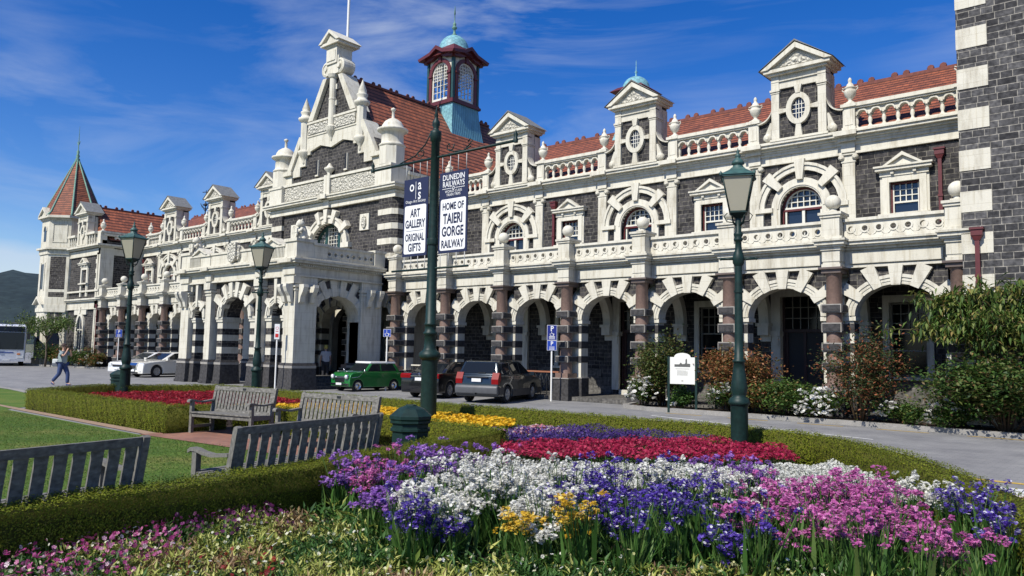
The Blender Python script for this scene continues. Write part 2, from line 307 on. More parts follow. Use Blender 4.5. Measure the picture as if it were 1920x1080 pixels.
        s.add([(x, y0, z) for x, z in I]+[(x, y1, z) for x, z in I], [(i, (i+1) % n, n+(i+1) % n, n+i) for i in range(n)], m)
    def build(s, name, mats, parent=None, loc=(0, 0, 0), rotz=0.0):
        me = bpy.data.meshes.new(name); me.from_pydata(s.v, [], s.f)
        for m in (mats if isinstance(mats, (list, tuple)) else [mats]): me.materials.append(m)
        me.polygons.foreach_set('material_index', s.m); me.polygons.foreach_set('use_smooth', s.s); me.update()
        o = bpy.data.objects.new(name, me); COL.objects.link(o); o.location = loc; o.rotation_euler = (0, 0, rotz)
        if parent: o.parent = parent
        return o
def tag(o, label=None, cat=None, group=None, kind=None):
    if label: o['label'] = label
    if cat: o['category'] = cat
    if group: o['group'] = group
    if kind: o['kind'] = kind
    return o
def empty(name, loc, rz=0.0):
    o = bpy.data.objects.new(name, None); COL.objects.link(o); o.location = loc; o.rotation_euler = (0, 0, rz); o.empty_display_size = 0.3; return o
def copy_tree(o, loc=None, rz=None, parent=None):
    c = o.copy(); COL.objects.link(c)
    if parent is not None: c.parent = parent
    if loc is not None: c.location = loc
    if rz is not None: c.rotation_euler = (0, 0, rz)
    for ch in list(o.children): copy_tree(ch, parent=c)
    return c
def bevel_mesh(o, w, seg=2, ang=0.5):
    bm = bmesh.new(); bm.from_mesh(o.data)
    bmesh.ops.remove_doubles(bm, verts=bm.verts, dist=1e-5)
    es = [e for e in bm.edges if len(e.link_faces) == 2 and e.calc_face_angle(0) > ang]
    bmesh.ops.bevel(bm, geom=es, offset=w, segments=seg, affect='EDGES', profile=0.6, clamp_overlap=True)
    for f in bm.faces: f.smooth = True
    bm.to_mesh(o.data); bm.free(); return o
def text_mesh(txt, size, bold=0.0, sx=1.0, align='CENTER'):
    cu = bpy.data.curves.new("lettering", 'FONT'); cu.body = txt; cu.size = size; cu.align_x = align; cu.offset = bold; cu.resolution_u = 3
    ob = bpy.data.objects.new("lettering", cu); COL.objects.link(ob)
    bpy.context.view_layer.update()
    me = bpy.data.meshes.new_from_object(ob.evaluated_get(bpy.context.evaluated_depsgraph_get()))
    vs = [(v.co.x*sx, v.co.y) for v in me.vertices]; fs = [list(p.vertices) for p in me.polygons]
    bpy.data.objects.remove(ob); bpy.data.curves.remove(cu); bpy.data.meshes.remove(me)
    return vs, fs
def put_text(mb, txt, size, x, z, y, bold=0.0, sx=1.0, m=None, align='CENTER'):
    """flat letters on a panel facing -y"""
    vs, fs = text_mesh(txt, size, bold, sx, align)
    mb.add([(x+a, y, z+b) for a, b in vs], fs, m)

# numpy scatter of small leaf / petal pieces
class NM:
    def __init__(s): s.V = []; s.F = []; s.M = []; s.n = 0
    def add(s, tv, tf, P, yaw, tilt, S, m=0, roll=None):
        tv = np.asarray(tv, float); tf = np.asarray(tf, int); n = len(P)
        if n == 0: return
        cy, sy, ct, st = np.cos(yaw), np.sin(yaw), np.cos(tilt), np.sin(tilt)
        S = np.broadcast_to(np.asarray(S, float), (n,)) if np.ndim(S) < 2 else S
        v = tv[None]*(S[:, None, None] if np.ndim(S) < 2 else S[:, None, :])
        if roll is not None:
            cr, sr = np.cos(roll), np.sin(roll); x = v[..., 0]*cr[:, None]-v[..., 1]*sr[:, None]; y = v[..., 0]*sr[:, None]+v[..., 1]*cr[:, None]; v = np.stack([x, y, v[..., 2]], -1)
        y = v[..., 1]*ct[:, None]-v[..., 2]*st[:, None]; z = v[..., 1]*st[:, None]+v[..., 2]*ct[:, None]; x = v[..., 0]
        X = x*cy[:, None]-y*sy[:, None]; Y = x*sy[:, None]+y*cy[:, None]
        w = np.stack([X, Y, z], -1)+np.asarray(P)[:, None, :]
        k = len(tv); s.V.append(w.reshape(-1, 3)); s.F.append((tf[None]+(np.arange(n)*k)[:, None, None]).reshape(-1, 3)+s.n)
        s.M.append(np.full(n*len(tf), m) if np.ndim(m) == 0 else np.repeat(np.asarray(m), len(tf))); s.n += n*k
    def raw(s, v, f, m=0):
        v = np.asarray(v, float); f = np.asarray(f, int); s.V.append(v); s.F.append(f+s.n); s.M.append(np.full(len(f), m)); s.n += len(v)
    def build(s, name, mats, parent=None, loc=(0, 0, 0)):
        V = np.concatenate(s.V)-np.asarray(loc); Fc = np.concatenate(s.F); M = np.concatenate(s.M)
        me = bpy.data.meshes.new(name); me.vertices.add(len(V)); me.vertices.foreach_set('co', V.ravel())
        me.loops.add(Fc.size); me.loops.foreach_set('vertex_index', Fc.ravel().astype(np.int32))
        me.polygons.add(len(Fc)); me.polygons.foreach_set('loop_start', np.arange(0, Fc.size, 3, dtype=np.int32))
        for m in (mats if isinstance(mats, (list, tuple)) else [mats]): me.materials.append(m)
        me.polygons.foreach_set('material_index', M.astype(np.int32)); me.update(calc_edges=True); me.validate()
        o = bpy.data.objects.new(name, me); COL.objects.link(o); o.location = loc
        if parent: o.parent = parent; o.location = Vector(loc)-parent.location
        return o
LEAF = ([(0, -0.5, 0), (0.24, 0.0, 0.05), (0, 0.5, -0.04), (-0.24, 0.0, 0.05)], [(0, 1, 2), (0, 2, 3)])
LEAFL = ([(0, 0, 0), (0.13, 0.4, 0.05), (0, 1.0, -0.12), (-0.13, 0.4, 0.05)], [(0, 1, 2), (0, 2, 3)])
BLADE = ([(-0.035, 0, 0), (0.035, 0, 0), (0.03, 0.10, 0.55), (-0.03, 0.10, 0.55), (0, 0.32, 1.0)], [(0, 1, 2), (0, 2, 3), (3, 2, 4)])
def flower_tpl(n, cup=0.25, inner=0.25):
    v = [(0, 0, 0)]; f = []
    for i in range(n):
        a = 2*PI*i/n; d = 2*PI/n
        v += [(0.5*math.cos(a-d*0.36), 0.5*math.sin(a-d*0.36), cup*0.5), (0.5*math.cos(a+d*0.36), 0.5*math.sin(a+d*0.36), cup*0.5)]
        f.append((0, 1+2*i, 2+2*i))
    return v, f
FLOWER5 = flower_tpl(5)
FLOWER7 = flower_tpl(7, 0.5)
def in_poly(P, poly):
    poly = np.asarray(poly); x, y = P[:, 0], P[:, 1]; ins = np.zeros(len(P), bool); j = len(poly)-1
    for i in range(len(poly)):
        xi, yi = poly[i]; xj, yj = poly[j]
        c = ((yi > y) != (yj > y)) & (x < (xj-xi)*(y-yi)/(yj-yi+1e-12)+xi); ins ^= c; j = i
    return ins
def sample_poly(poly, dens):
    a = np.asarray(poly); lo, hi = a.min(0), a.max(0); n = int(dens*np.prod(hi-lo)); P = lo+rng.random((n, 2))*(hi-lo)
    return P[in_poly(P, poly)]

# =================================================================== STATION
SB = Vector((-34.0, 24.5, 0.0))
ST = empty("railway_station", SB)
tag(ST, "long dark basalt railway station with cream stone arcade, gabled centre and terracotta roofs", "railway station")
def SP(mb, name, mats, loc=(0, 0, 0)):
    return mb.build(name, mats, ST, loc=tuple(Vector(loc)-SB))
def dup(o, x, y=None):
    l = o.location.copy(); l.x = x-SB.x
    if y is not None: l.y = y-SB.y
    return copy_tree(o, loc=l)
C2 = [CREAM, BAS]; CB = [CREAMP, BLOCK, BEDGE]
YW = 27.5                                   # main wall face
YA = 24.32                                  # line of the arcade columns
S0, SP_ = -4.32, 3.40
colx = [S0-SP_*i for i in range(18)]        # 0 beside the tower ... 17 at the far left
DORM = [-9.82, -16.67, -23.52, -44.48, -51.33, -58.18]
PEDW = [-6.40, -13.26, -20.10, -47.90, -54.74, -61.60]
WING = [(-28.4, -4.1), (-63.9, -39.6)]

# ---- main walls behind the arcade, two storeys
for x0, x1 in WING:
    up = MB(); lowr = MB()
    feats = sorted([(c, 'a') for c in DORM if x0 < c < x1]+[(c, 'p') for c in PEDW if x0 < c < x1])
    cuts = [x0]+[(feats[i][0]+feats[i+1][0])/2 for i in range(len(feats)-1)]+[x1]
    for (c, k), a, b in zip(feats, cuts[:-1], cuts[1:]):
        if k == 'a': up.archwall(a, b, 5.0, 9.0, YW, YW+0.45, c, 0.75, 0.75, 7.25, ends=False)
        else: up.holewall(a, b, 5.0, 9.0, YW, YW+0.45, c-0.46, c+0.46, 6.70, 7.76)
        if k == 'a': lowr.holewall(a, b, 0.0, 5.0, YW, YW+0.45, c-0.78, c+0.78, 0.35, 4.02)
        else: lowr.holewall(a, b, 1.20, 5.0, YW, YW+0.45, c-0.56, c+0.56, 1.28, 3.72); lowr.box(a, b, YW-0.03, YW+0.45, 0.0, 1.20, 1)
        if k == 'a':
            lowr.box(a, c-1.1, YW-0.05, YW, 0, 0.85, 1); lowr.box(c+1.1, b, YW-0.05, YW, 0, 0.85, 1)
    SP(up, "upper_wall", BAS); SP(lowr, "ground_floor_wall", [BAS, BASB])
# arcade floor and ceiling
for x0, x1 in WING:
    m = MB(); m.box(x0, x1, 24.2, YW+0.4, 0.006, 0.16); SP(m, "arcade_floor", BASB); m = MB(); m.box(x0, x1, 24.95, YW, 4.86, 5.2); SP(m, "arcade_ceiling", CREAMP)

# ---- mouldings along the wall top
for x0, x1 in WING:
    m = MB()
    m.box(x0, x1, YW-0.07, YW+0.4, 8.92, 9.29); m.box(x0, x1, YW-0.10, YW-0.07, 8.92, 8.98); m.box(x0, x1, YW-0.13, YW+0.4, 9.24, 9.34)
    m.box(x0, x1, YW-0.26, YW+0.4, 9.42, 9.50); m.box(x0, x1, YW-0.18, YW+0.4, 9.34, 9.42); m.box(x0, x1, YW-0.40, YW+0.4, 9.50, 9.60); m.box(x0, x1, YW-0.46, YW+0.4, 9.60, 9.66)
    m.box(x0, x1, YW-0.22, YW+0.3, 9.66, 9.76)
    for c in DORM:
        if not x0 < c < x1: continue
        for d in (-1.68, 1.68):
            m.box(c+d-0.23, c+d+0.23, YW-0.16, YW-0.135, 8.98, 9.335); m.box(c+d-0.30, c+d+0.30, YW-0.30, YW-0.262, 9.34, 9.50); m.box(c+d-0.38, c+d+0.38, YW-0.53, YW-0.462, 9.505, 9.658)
    SP(m, "cornice", CREAMP)

# ---- pilasters with ionic capitals
def pilaster_mb():
    m = MB(); m.box(-0.21, 0.21, -0.12, 0.02, 5.6, 8.68); m.box(-0.25, 0.25, -0.15, 0.02, 5.5, 6.5)
    m.box(-0.24, 0.24, -0.14, 0.02, 8.62, 8.68); m.box(-0.30, 0.30, -0.19, 0.02, 8.88, 8.915); m.box(-0.22, 0.22, -0.13, 0.02, 8.68, 8.88)
    for sx in (-0.23, 0.23):
        m.T = Matrix.Translation((sx, -0.16, 8.80)) @ Matrix.Rotation(PI/2, 4, 'X'); m.lathe([(0.09, -0.18), (0.10, -0.02), (0.10, 0.02), (0.055, 0.035), (0.05, 0.05)], n=12)
    m.T = Matrix.Identity(4); return m
pil = None
for c in DORM:
    for d in (-1.68, 1.68):
        if pil is None: pil = SP(pilaster_mb(), "pilaster", CREAM, (c+d, YW, 0))
        else: dup(pil, c+d)

# ---- arched upper windows
def lights(m, x0, x1, z0, z1, nx, nz, y, t=0.03, d=0.03, mat=None):
    for i in range(1, nx): x = x0+(x1-x0)*i/nx; m.box(x-t/2, x+t/2, y, y+d, z0, z1, mat)
    for j in range(1, nz): z = z0+(z1-z0)*j/nz; m.box(x0, x1, y+0.003, y+d-0.003, z-t/2, z+t/2, mat)
def arch_window(loc):
    m = MB()
    m.ring(0, 7.25, 0.75, 0.75, 0.32, -0.10, 0.10); m.ring(0, 7.25, 0.80, 0.80, 0.05, -0.13, -0.10)
    m.ring(0, 7.25, 1.34, 1.34, 0.28, -0.12, 0.02); m.ring(0, 7.25, 1.52, 1.52, 0.10, -0.17, -0.12)
    for s in (-1, 1):
        a, b = sorted((s*0.75, s*1.07)); m.box(a, b, -0.10, 0.10, 5.6, 7.25)
        a, b = sorted((s*1.37, s*1.60)); m.box(a, b, -0.12, 0.02, 5.6, 7.14)
        a, b = sorted((s*1.0, s*1.66)); m.box(a, b, -0.20, 0.02, 7.14, 7.30)
    for t in (PI/4, PI/2, 3*PI/4): m.wedge(0, 7.25, 1.0, 1.0, t, 0.0, 0.74, 0.22, 0.38, -0.21, 0.02)
    o = SP(m, "arched_window", CREAMP, loc)
    p = MB(); p.prism([(-0.75, 5.6), (0.75, 5.6)]+[(0.75*math.cos(PI*i/16), 7.25+0.75*math.sin(PI*i/16)) for i in range(17)], 0.30, 0.33); p.build("pane", GLASS, o)
    f = MB(); f.ring(0, 7.25, 0.68, 0.68, 0.07, 0.16, 0.29, m=1); f.box(-0.75, -0.69, 0.16, 0.29, 5.6, 7.25, 1); f.box(0.69, 0.75, 0.16, 0.29, 5.6, 7.25, 1)
    f.ring(0, 7.30, 0.60, 0.60, 0.055, 0.20, 0.29, m=0)
    f.box(-0.69, 0.69, 0.17, 0.29, 7.17, 7.24, 1); f.box(-0.69, 0.69, 0.19, 0.29, 7.245, 7.31, 0)
    for i in range(-2, 3): x = i*0.22; f.box(x-0.016, x+0.016, 0.22, 0.285, 7.31, 7.30+math.sqrt(max(0, 0.62**2-x*x)), 0)
    for z in (7.50, 7.70): w = math.sqrt(0.6**2-(z-7.3)**2); f.box(-w, w, 0.223, 0.283, z-0.016, z+0.016, 0)
    for x in (-0.02, ): f.box(x-0.03, x+0.07, 0.19, 0.29, 5.6, 7.17, 0)
    for x in (-0.66, 0.60): f.box(x, x+0.06, 0.19, 0.29, 5.6, 7.17, 0)
    f.build("sash", [SASH, MAROON], o); return o
aw = None
for c in DORM:
    if aw is None: aw = arch_window((c, YW, 0))
    else: dup(aw, c)
# ---- small pedimented windows
def ped_window(loc):
    m = MB()
    for s in (-1, 1):
        a, b = sorted((s*0.46, s*0.67)); m.box(a, b, -0.10, 0.12, 5.6, 7.76); a, b = sorted((s*0.67, s*0.75)); m.box(a, b, -0.06, 0.02, 5.6, 7.95)
    m.box(-0.67, 0.67, -0.10, 0.12, 7.76, 7.96); m.box(-0.75, 0.75, -0.13, 0.02, 7.96, 8.12)
    m.box(-0.86, 0.86, -0.26, 0.02, 8.14, 8.24); m.box(-0.82, 0.82, -0.20, 0.02, 8.12, 8.14); m.box(-0.90, 0.90, -0.31, 0.02, 8.24, 8.30)
    for s in (-1, 1): m.prism([(s*0.62, 8.30), (s*0.50, 8.30), (0, 8.60), (0, 8.72)], -0.29, 0.02); m.box(s*0.34-0.05, s*0.34+0.05, -0.20, -0.13, 8.02, 8.12)
    m.prism([(-0.5, 8.302), (0.5, 8.302), (0, 8.59)], -0.18, 0.02)
    m.box(-0.80, 0.80, -0.22, 0.05, 6.58, 6.68)
    o = SP(m, "pedimented_window", CREAMP, loc)
    p = MB(); p.box(-0.46, 0.46, 0.20, 0.22, 6.7, 7.76); p.build("pane", GLASS, o)
    f = MB(); f.box(-0.46, -0.40, 0.11, 0.19, 6.7, 7.76, 1); f.box(0.40, 0.46, 0.11, 0.19, 6.7, 7.76, 1); f.box(-0.40, 0.40, 0.11, 0.19, 7.70, 7.76, 1)
    f.box(-0.40, 0.40, 0.13, 0.19, 7.06, 7.12); f.box(-0.40, -0.36, 0.13, 0.19, 6.7, 7.70); f.box(0.36, 0.40, 0.13, 0.19, 6.7, 7.70); f.box(-0.36, 0.36, 0.13, 0.19, 6.7, 6.75)
    lights(f, -0.36, 0.36, 7.12, 7.70, 4, 3, 0.15); f.build("sash", [SASH, MAROON], o); return o
pw = None
for c in PEDW:
    if pw is None: pw = ped_window((c, YW, 0))
    else: dup(pw, c)

# ---- parapet dormers (aedicules) with oval windows
def dormer(loc):
    m = MB()
    m.box(-0.96, 0.96, 0.0, 0.85, 9.76, 12.22, 1)                                          # body
    m.box(-0.98, 0.98, 0.45, 0.87, 9.76, 12.1, 0)                                         # cream flanks
    for s in (-1, 1):
        a, b = sorted((s*0.70, s*0.99)); m.box(a, b, -0.12, 0.4, 9.76, 11.62); m.box(a-0.04, b+0.04, -0.17, 0.45, 11.62, 11.70); m.box(a-0.02, b+0.02, -0.14, 0.42, 11.55, 11.60)
        m.box(a, b, -0.12, 0.4, 11.70, 12.22)
    m.box(-0.70, 0.70, -0.08, 0.2, 11.72, 12.22); m.box(-0.99, 0.99, -0.135, 0.2, 11.98, 12.02)
    m.ring(0, 10.87, 0.255, 0.40, 0.19, -0.14, 0.03, 0, 2*PI, n=24)
    m.wedge(0, 10.87, 0.42, 0.56, PI/2, 0.0, 0.31, 0.16, 0.28, -0.16, 0.03); m.wedge(0, 10.87, 0.42, 0.56, -PI/2, 0.0, 0.56, 0.16, 0.30, -0.13, 0.03)
    m.wedge(0, 10.87, 0.42, 0.56, 0, 0.0, 0.30, 0.12, 0.20, -0.13, 0.03); m.wedge(0, 10.87, 0.42, 0.56, PI, 0.0, 0.30, 0.12, 0.20, -0.13, 0.03)
    m.box(-1.05, 1.05, -0.15, 0.3, 9.76, 9.84)
    for s in (-1, 1):                                                                     # scrolled flanks
        n = 10; R = 0.62; arc = [(s*(1.52-0.53*math.sin(PI/2*i/n)), 11.02-0.52*math.cos(PI/2*i/n)) for i in range(n+1)]
        m.prism([(s*0.99, 9.78), (s*1.52, 9.78)]+arc, 0.06, 0.30, 1)
        ou = [(s*(1.56-0.57*math.sin(PI/2*i/n)), 11.10-0.56*math.cos(PI/2*i/n)) for i in range(n+1)]
        for i in range(n): m.prism([arc[i], arc[i+1], ou[i+1], ou[i]], -0.08, 0.32, 0)
        m.T = Matrix.Translation((s*1.16, -0.05, 9.95)) @ Matrix.Rotation(PI/2, 4, 'X'); m.lathe([(0.16, -0.1), (0.16, 0.03), (0.10, 0.05), (0.06, 0.09)], n=14); m.T = Matrix.Identity(4)
        m.prism([(s*1.30, 9.95), (s*1.03, 9.95), (s*1.0, 10.5), (s*1.06, 10.5)], -0.07, 0.06, 0)
    o = SP(m, "dormer", C2, loc)
    p = MB()
    p.box(-1.08, 1.08, -0.24, 0.9, 12.22, 12.30); p.box(-1.20, 1.20, -0.34, 0.95, 12.30, 12.42)
    for s in (-1, 1):
        p.prism([(s*1.30, 12.42), (s*1.02, 12.42), (0, 13.06), (0, 13.26)], -0.40, 0.95); p.prism([(s*1.36, 12.41), (s*1.32, 12.44), (0, 13.30), (0, 13.36)], -0.44, 0.99, 1)
    p.prism([(-1.02, 12.422), (1.02, 12.422), (0, 13.05)], -0.20, 0.9); 
    p.prism([(-0.62, 12.47), (0.62, 12.47), (0, 12.90)], -0.27, -0.2, 2)
    p.build("pediment", [CREAMP, SLATE, CARVED], o)
    g = MB(); g.prism([(0.27*math.cos(2*PI*i/20), 10.87+0.42*math.sin(2*PI*i/20)) for i in range(20)], -0.02, -0.005); 
    for i in (-1, 0, 1): x = i*0.10; h = 0.40*math.sqrt(1-(x/0.27)**2); g.box(x-0.012, x+0.012, -0.045, -0.022, 10.87-h, 10.87+h, 1)
    for z in (-0.16, 0.0, 0.16): w = 0.26*math.sqrt(1-(z/0.42)**2); g.box(-w, w, -0.043, -0.024, 10.87+z-0.012, 10.87+z+0.012, 1)
    g.build("oval_window", [GLASS, SASH], o); return o
dm = None
for c in DORM:
    if dm is None: dm = dormer((c, YW-0.1, 0))
    else: dup(dm, c)

# ---- pedestals, urns, top balustrade
def urn_ped():
    m = MB(); m.box(-0.20, 0.20, 0.02, 0.42, 9.76, 10.58); m.box(-0.23, 0.23, -0.02, 0.46, 9.76, 9.86); m.box(-0.26, 0.26, -0.05, 0.49, 10.58, 10.69)
    m.box(-0.13, 0.13, 0.005, 0.02, 9.94, 10.48); m.box(-0.17, 0.17, 0.05, 0.39, 10.69, 10.75); return m
URN = [(0.15, 0.0), (0.15, 0.04), (0.07, 0.09), (0.06, 0.13), (0.10, 0.18), (0.17, 0.27), (0.205, 0.38), (0.205, 0.46), (0.16, 0.50), (0.19, 0.53), (0.21, 0.56), (0.13, 0.62), (0.10, 0.70), (0.055, 0.74), (0.06, 0.80), (0.07, 0.84), (0.04, 0.91), (0.0, 0.95)]
pd = None; ur = None
upx = sorted([c+d for c in DORM for d in (-1.72, 1.72)]+[-62.0, -4.60, -28.0])
for x in upx:
    if pd is None:
        pd = SP(urn_ped(), "pedestal", CREAMP, (x, YW-0.15, 0)); m = MB(); m.lathe(URN, 0, 0.22, 10.75, 16)
        for s in (-1, 1): m.tube([(s*0.19, 0.22, 11.18), (s*0.27, 0.22, 11.27), (s*0.25, 0.22, 11.34), (s*0.19, 0.22, 11.31)], 0.022, 6)
        ur = SP(m, "urn", CREAMP, (x, YW-0.15, 0))
    else: dup(pd, x); dup(ur, x)
def top_bal(x0, x1):
    m = MB(); n = 7; w = (x1-x0)/n
    m.box(x0, x1, 0.06, 0.40, 9.76, 9.82)
    for i in range(n):
        c = x0+w*(i+0.5); m.archwall(c-w/2, c+w/2, 10.25, 10.50, 0.12, 0.34, c, w*0.31, w*0.31, 10.28, n=8, ends=False)
        m.ring(c, 10.28, w*0.31, w*0.31, 0.05, 0.07, 0.12, n=8)
    for i in range(n+1):
        c = x0+w*i; m.lathe([(0.085, 9.82), (0.085, 9.87), (0.05, 9.90), (0.045, 9.95), (0.075, 10.05), (0.06, 10.15), (0.05, 10.19), (0.075, 10.21), (0.075, 10.25)], c, 0.23, 0, 10)
    m.box(x0, x1, 0.02, 0.44, 10.50, 10.56); m.box(x0, x1, -0.03, 0.49, 10.56, 10.69); return m
xs = upx
tb = None
for i in range(len(xs)-1):
    w = xs[i+1]-xs[i]
    if w > 5 or w < 0.9 or any(abs((xs[i]+xs[i+1])/2-c) < 0.3 for c in DORM): continue
    if abs(w-3.41) < 0.05 and tb is not None: dup(tb, xs[i]); continue
    o = SP(top_bal(0.20, w-0.20), "top_balustrade", CREAMP, (xs[i], YW-0.15, 0))
    if abs(w-3.41) < 0.05: tb = o

# ---- roofs of the wings
def crest(m, x0, x1, y, z, along='x', mat=1):
    L = x1-x0; n = int(L/0.42)
    if along == 'x': m.box(x0, x1, y-0.12, y+0.12, z-0.08, z+0.05, mat)
    else: m.box(y-0.12, y+0.12, x0, x1, z-0.08, z+0.05, mat)
    for i in range(n):
        if i % 3 == 2: continue
        c = x0+L*(i+0.5)/n
        M0 = m.T
        if along == 'x': m.T = M0 @ Matrix.Translation((c, y, z+0.12)) @ Matrix.Rotation(PI/2, 4, 'X')
        else: m.T = M0 @ Matrix.Translation((y, c, z+0.12)) @ Matrix.Rotation(PI/2, 4, 'Y')
        m.lathe([(0.11, -0.05), (0.135, 0.0), (0.11, 0.05)], n=8, m=mat); m.T = M0
ZR, YR = 12.87, 32.0
for x0, x1 in WING:
    m = MB()
    m.prismx([(27.75, 9.95), (YR, ZR), (36.3, 9.95), (36.3, 9.8), (27.75, 9.8)], x0, x1, 0)
    crest(m, x0, x1, YR, ZR)
    SP(m, "wing_roof", [TILE, RIDGE])
m = MB(); m.box(-63.8, -4.2, 36.2, 36.5, 0.0, 9.8); SP(m, "rear_wall", BAS)

# ---- ground-floor windows and doors inside the arcade
def low_window(loc):
    m = MB()
    for s in (-1, 1): a, b = sorted((s*0.56, s*0.76)); m.box(a, b, -0.08, 0.10, 1.28, 3.72)
    m.box(-0.76, 0.76, -0.08, 0.10, 3.72, 3.96); m.box(-0.85, 0.85, -0.16, 0.12, 1.17, 1.275)
    o = SP(m, "ground_window", CREAMP, loc)
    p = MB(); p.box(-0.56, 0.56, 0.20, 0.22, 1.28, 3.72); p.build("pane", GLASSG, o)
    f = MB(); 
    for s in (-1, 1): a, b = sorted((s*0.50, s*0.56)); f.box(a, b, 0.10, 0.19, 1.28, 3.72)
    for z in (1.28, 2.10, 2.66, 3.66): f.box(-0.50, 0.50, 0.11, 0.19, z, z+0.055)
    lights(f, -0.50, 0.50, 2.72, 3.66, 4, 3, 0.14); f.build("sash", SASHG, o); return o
lw = None
for c in PEDW:
    if lw is None: lw = low_window((c, YW, 0))
    else: dup(lw, c)
DOORF = plain("dark_door_frame", (0.035, 0.014, 0.013), 0.5)
def door(loc):
    m = MB()
    for s in (-1, 1):
        a, b = sorted((s*0.78, s*1.12)); m.box(a, b, -0.12, 0.12, 0.35, 4.02); a, b = sorted((s*0.76, s*1.14)); m.box(a, b, -0.2, 0.12, 2.60, 2.78); m.box(a+0.08, b-0.08, -0.17, 0.1, 2.25, 2.60)
    m.box(-1.12, 1.12, -0.12, 0.12, 4.02, 4.30); m.box(-0.78, 0.78, -0.1, 0.4, 0.16, 0.36)
    o = SP(m, "doorway", CREAMP, loc)
    p = MB(); p.box(-0.78, 0.78, 0.22, 0.26, 0.36, 2.74, 0); p.box(-0.78, 0.78, 0.20, 0.22, 2.86, 4.02, 1)
    for s in (-1, 1): a, b = sorted((s*0.70, s*0.78)); p.box(a, b, 0.12, 0.20, 0.36, 4.02, 2)
    p.box(-0.70, 0.70, 0.12, 0.20, 2.74, 2.86, 2); lights(p, -0.7, 0.7, 2.86, 4.02, 5, 3, 0.15, mat=3)
    p.box(-0.70, -0.60, 0.17, 0.22, 0.36, 2.74, 2); p.box(0.60, 0.70, 0.17, 0.22, 0.36, 2.74, 2); p.box(-0.05, 0.05, 0.17, 0.22, 0.36, 2.74, 2)
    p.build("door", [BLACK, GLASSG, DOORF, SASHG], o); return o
dr = None
for c in DORM:
    if dr is None: dr = door((c, YW, 0))
    else: dup(dr, c)

# ---- arcade: columns
def column(loc):
    m = MB(); m.lathe([(0.265, 0.88), (0.265, 0.96), (0.24, 1.04), (0.245, 1.3), (0.24, 3.0), (0.225, 4.38), (0.245, 4.40), (0.245, 4.44)], 0, 0, 0, 20, 0)
    m.box(-0.29, 0.29, -0.29, 0.32, 4.44, 4.56, 1); m.box(-0.36, 0.36, -0.36, 0.34, 4.56, 4.62, 1)
    m.box(-0.30, 0.30, -0.30, 0.32, 0.88, 1.06, 0)
    o = SP(m, "column", [GRAN, GRAND], loc)
    b = MB(); b.box(-0.38, 0.38, -0.36, 0.80, 0.0, 0.45, 0); b.box(-0.36, 0.36, -0.34, 0.8, 0.45, 0.84, 0); b.box(-0.39, 0.39, -0.37, 0.8, 0.84, 0.88, 1)
    b.build("plinth", [BLOCK, BEDGE], o)
    for z0, z1 in ((1.48, 1.73), (2.04, 2.31), (2.63, 2.92), (3.23, 3.49)):
        k = MB(); k.box(-0.295, 0.295, -0.30, 0.34, z0, z1, 1); k.box(-0.262, 0.262, -0.335, -0.30, z0+0.035, z1-0.035, 0); k.box(-0.33, -0.295, -0.26, 0.30, z0+0.035, z1-0.035, 0); k.box(0.295, 0.33, -0.26, 0.30, z0+0.035, z1-0.035, 0)
        k.build("stone_block", [BLOCK, BEDGE], o)
    return o
acols = [x for i, x in enumerate(colx)]
co = None
for x in acols:
    if co is None: co = column((x, YA, 0))
    else: dup(co, x)
# piers, arches, entablature and balustrade, one of each per bay
def pier(loc):
    m = MB(); y0, y1 = 0.36, 0.82
    m.box(-0.52, 0.52, y0-0.04, y1, 0.0, 0.86, 1); m.box(-0.54, 0.54, y0-0.06, y1, 0.86, 0.90, 2)
    z = 0.90; k = 0
    for a, b in ((0.90, 1.48), (1.48, 1.73), (1.73, 2.04), (2.04, 2.31), (2.31, 2.63), (2.63, 2.92), (2.92, 3.0)):
        d = 0.02 if k % 2 else 0.0; m.box(-0.46-d, 0.46+d, y0-d, y1, a, b, 1 if k % 2 else 0); k += 1
    m.box(-0.53, 0.53, y0-0.06, y1+0.04, 3.0, 3.13, 0); m.box(-0.50, 0.50, y0-0.03, y1, 3.13, 3.16, 0)
    return SP(m, "pier", CB, loc)
def arch(loc):
    m = MB(); a, b, zs = 1.19, 0.93, 3.15
    m.archwall(-1.36, 1.36, 3.16, 4.65, 0.36, 0.80, 0, a+0.02, b+0.02, zs, n=18, m=1, ends=False)
    m.ring(0, zs, a, b, 0.30, 0.28, 0.80, 0.0, PI, 20, 0); m.ring(0, zs, a+0.20, b+0.20, 0.10, 0.25, 0.28, 0.0, PI, 20, 0); m.ring(0, zs, a+0.10, b+0.10, 0.05, 0.262, 0.28, 0.0, PI, 20, 0)
    for t, L in ((PI/2, 0.58), (PI/2-0.44, 0.68), (PI/2+0.44, 0.68)): m.wedge(0, zs, a, b, t, -0.03, L, 0.25, 0.42, 0.20, 0.42, 0)
    for t in (PI/2-0.98, PI/2+0.98): m.wedge(0, zs, a, b, t, -0.03, 0.60, 0.23, 0.36, 0.20, 0.42, 0)
    return SP(m, "arch", C2, loc)
def entab(loc, W=3.4):
    h = W/2; m = MB()
    m.box(-h, h, 0.22, 0.82, 4.62, 4.70); m.box(-h, h, 0.26, 0.82, 4.70, 5.16); m.box(-h+0.42, h-0.42, 0.17, 0.26, 4.74, 5.08)
    m.box(-h, h, 0.16, 0.82, 5.16, 5.24); m.box(-h, h, 0.02, 0.82, 5.24, 5.30); m.box(-h, h, -0.06, 0.82, 5.30, 5.40); m.box(-h, h, -0.12, 0.82, 5.40, 5.46); m.box(-h, h, 0.05, 0.82, 5.46, 5.54)
    return SP(m, "entablature", CREAM, loc)
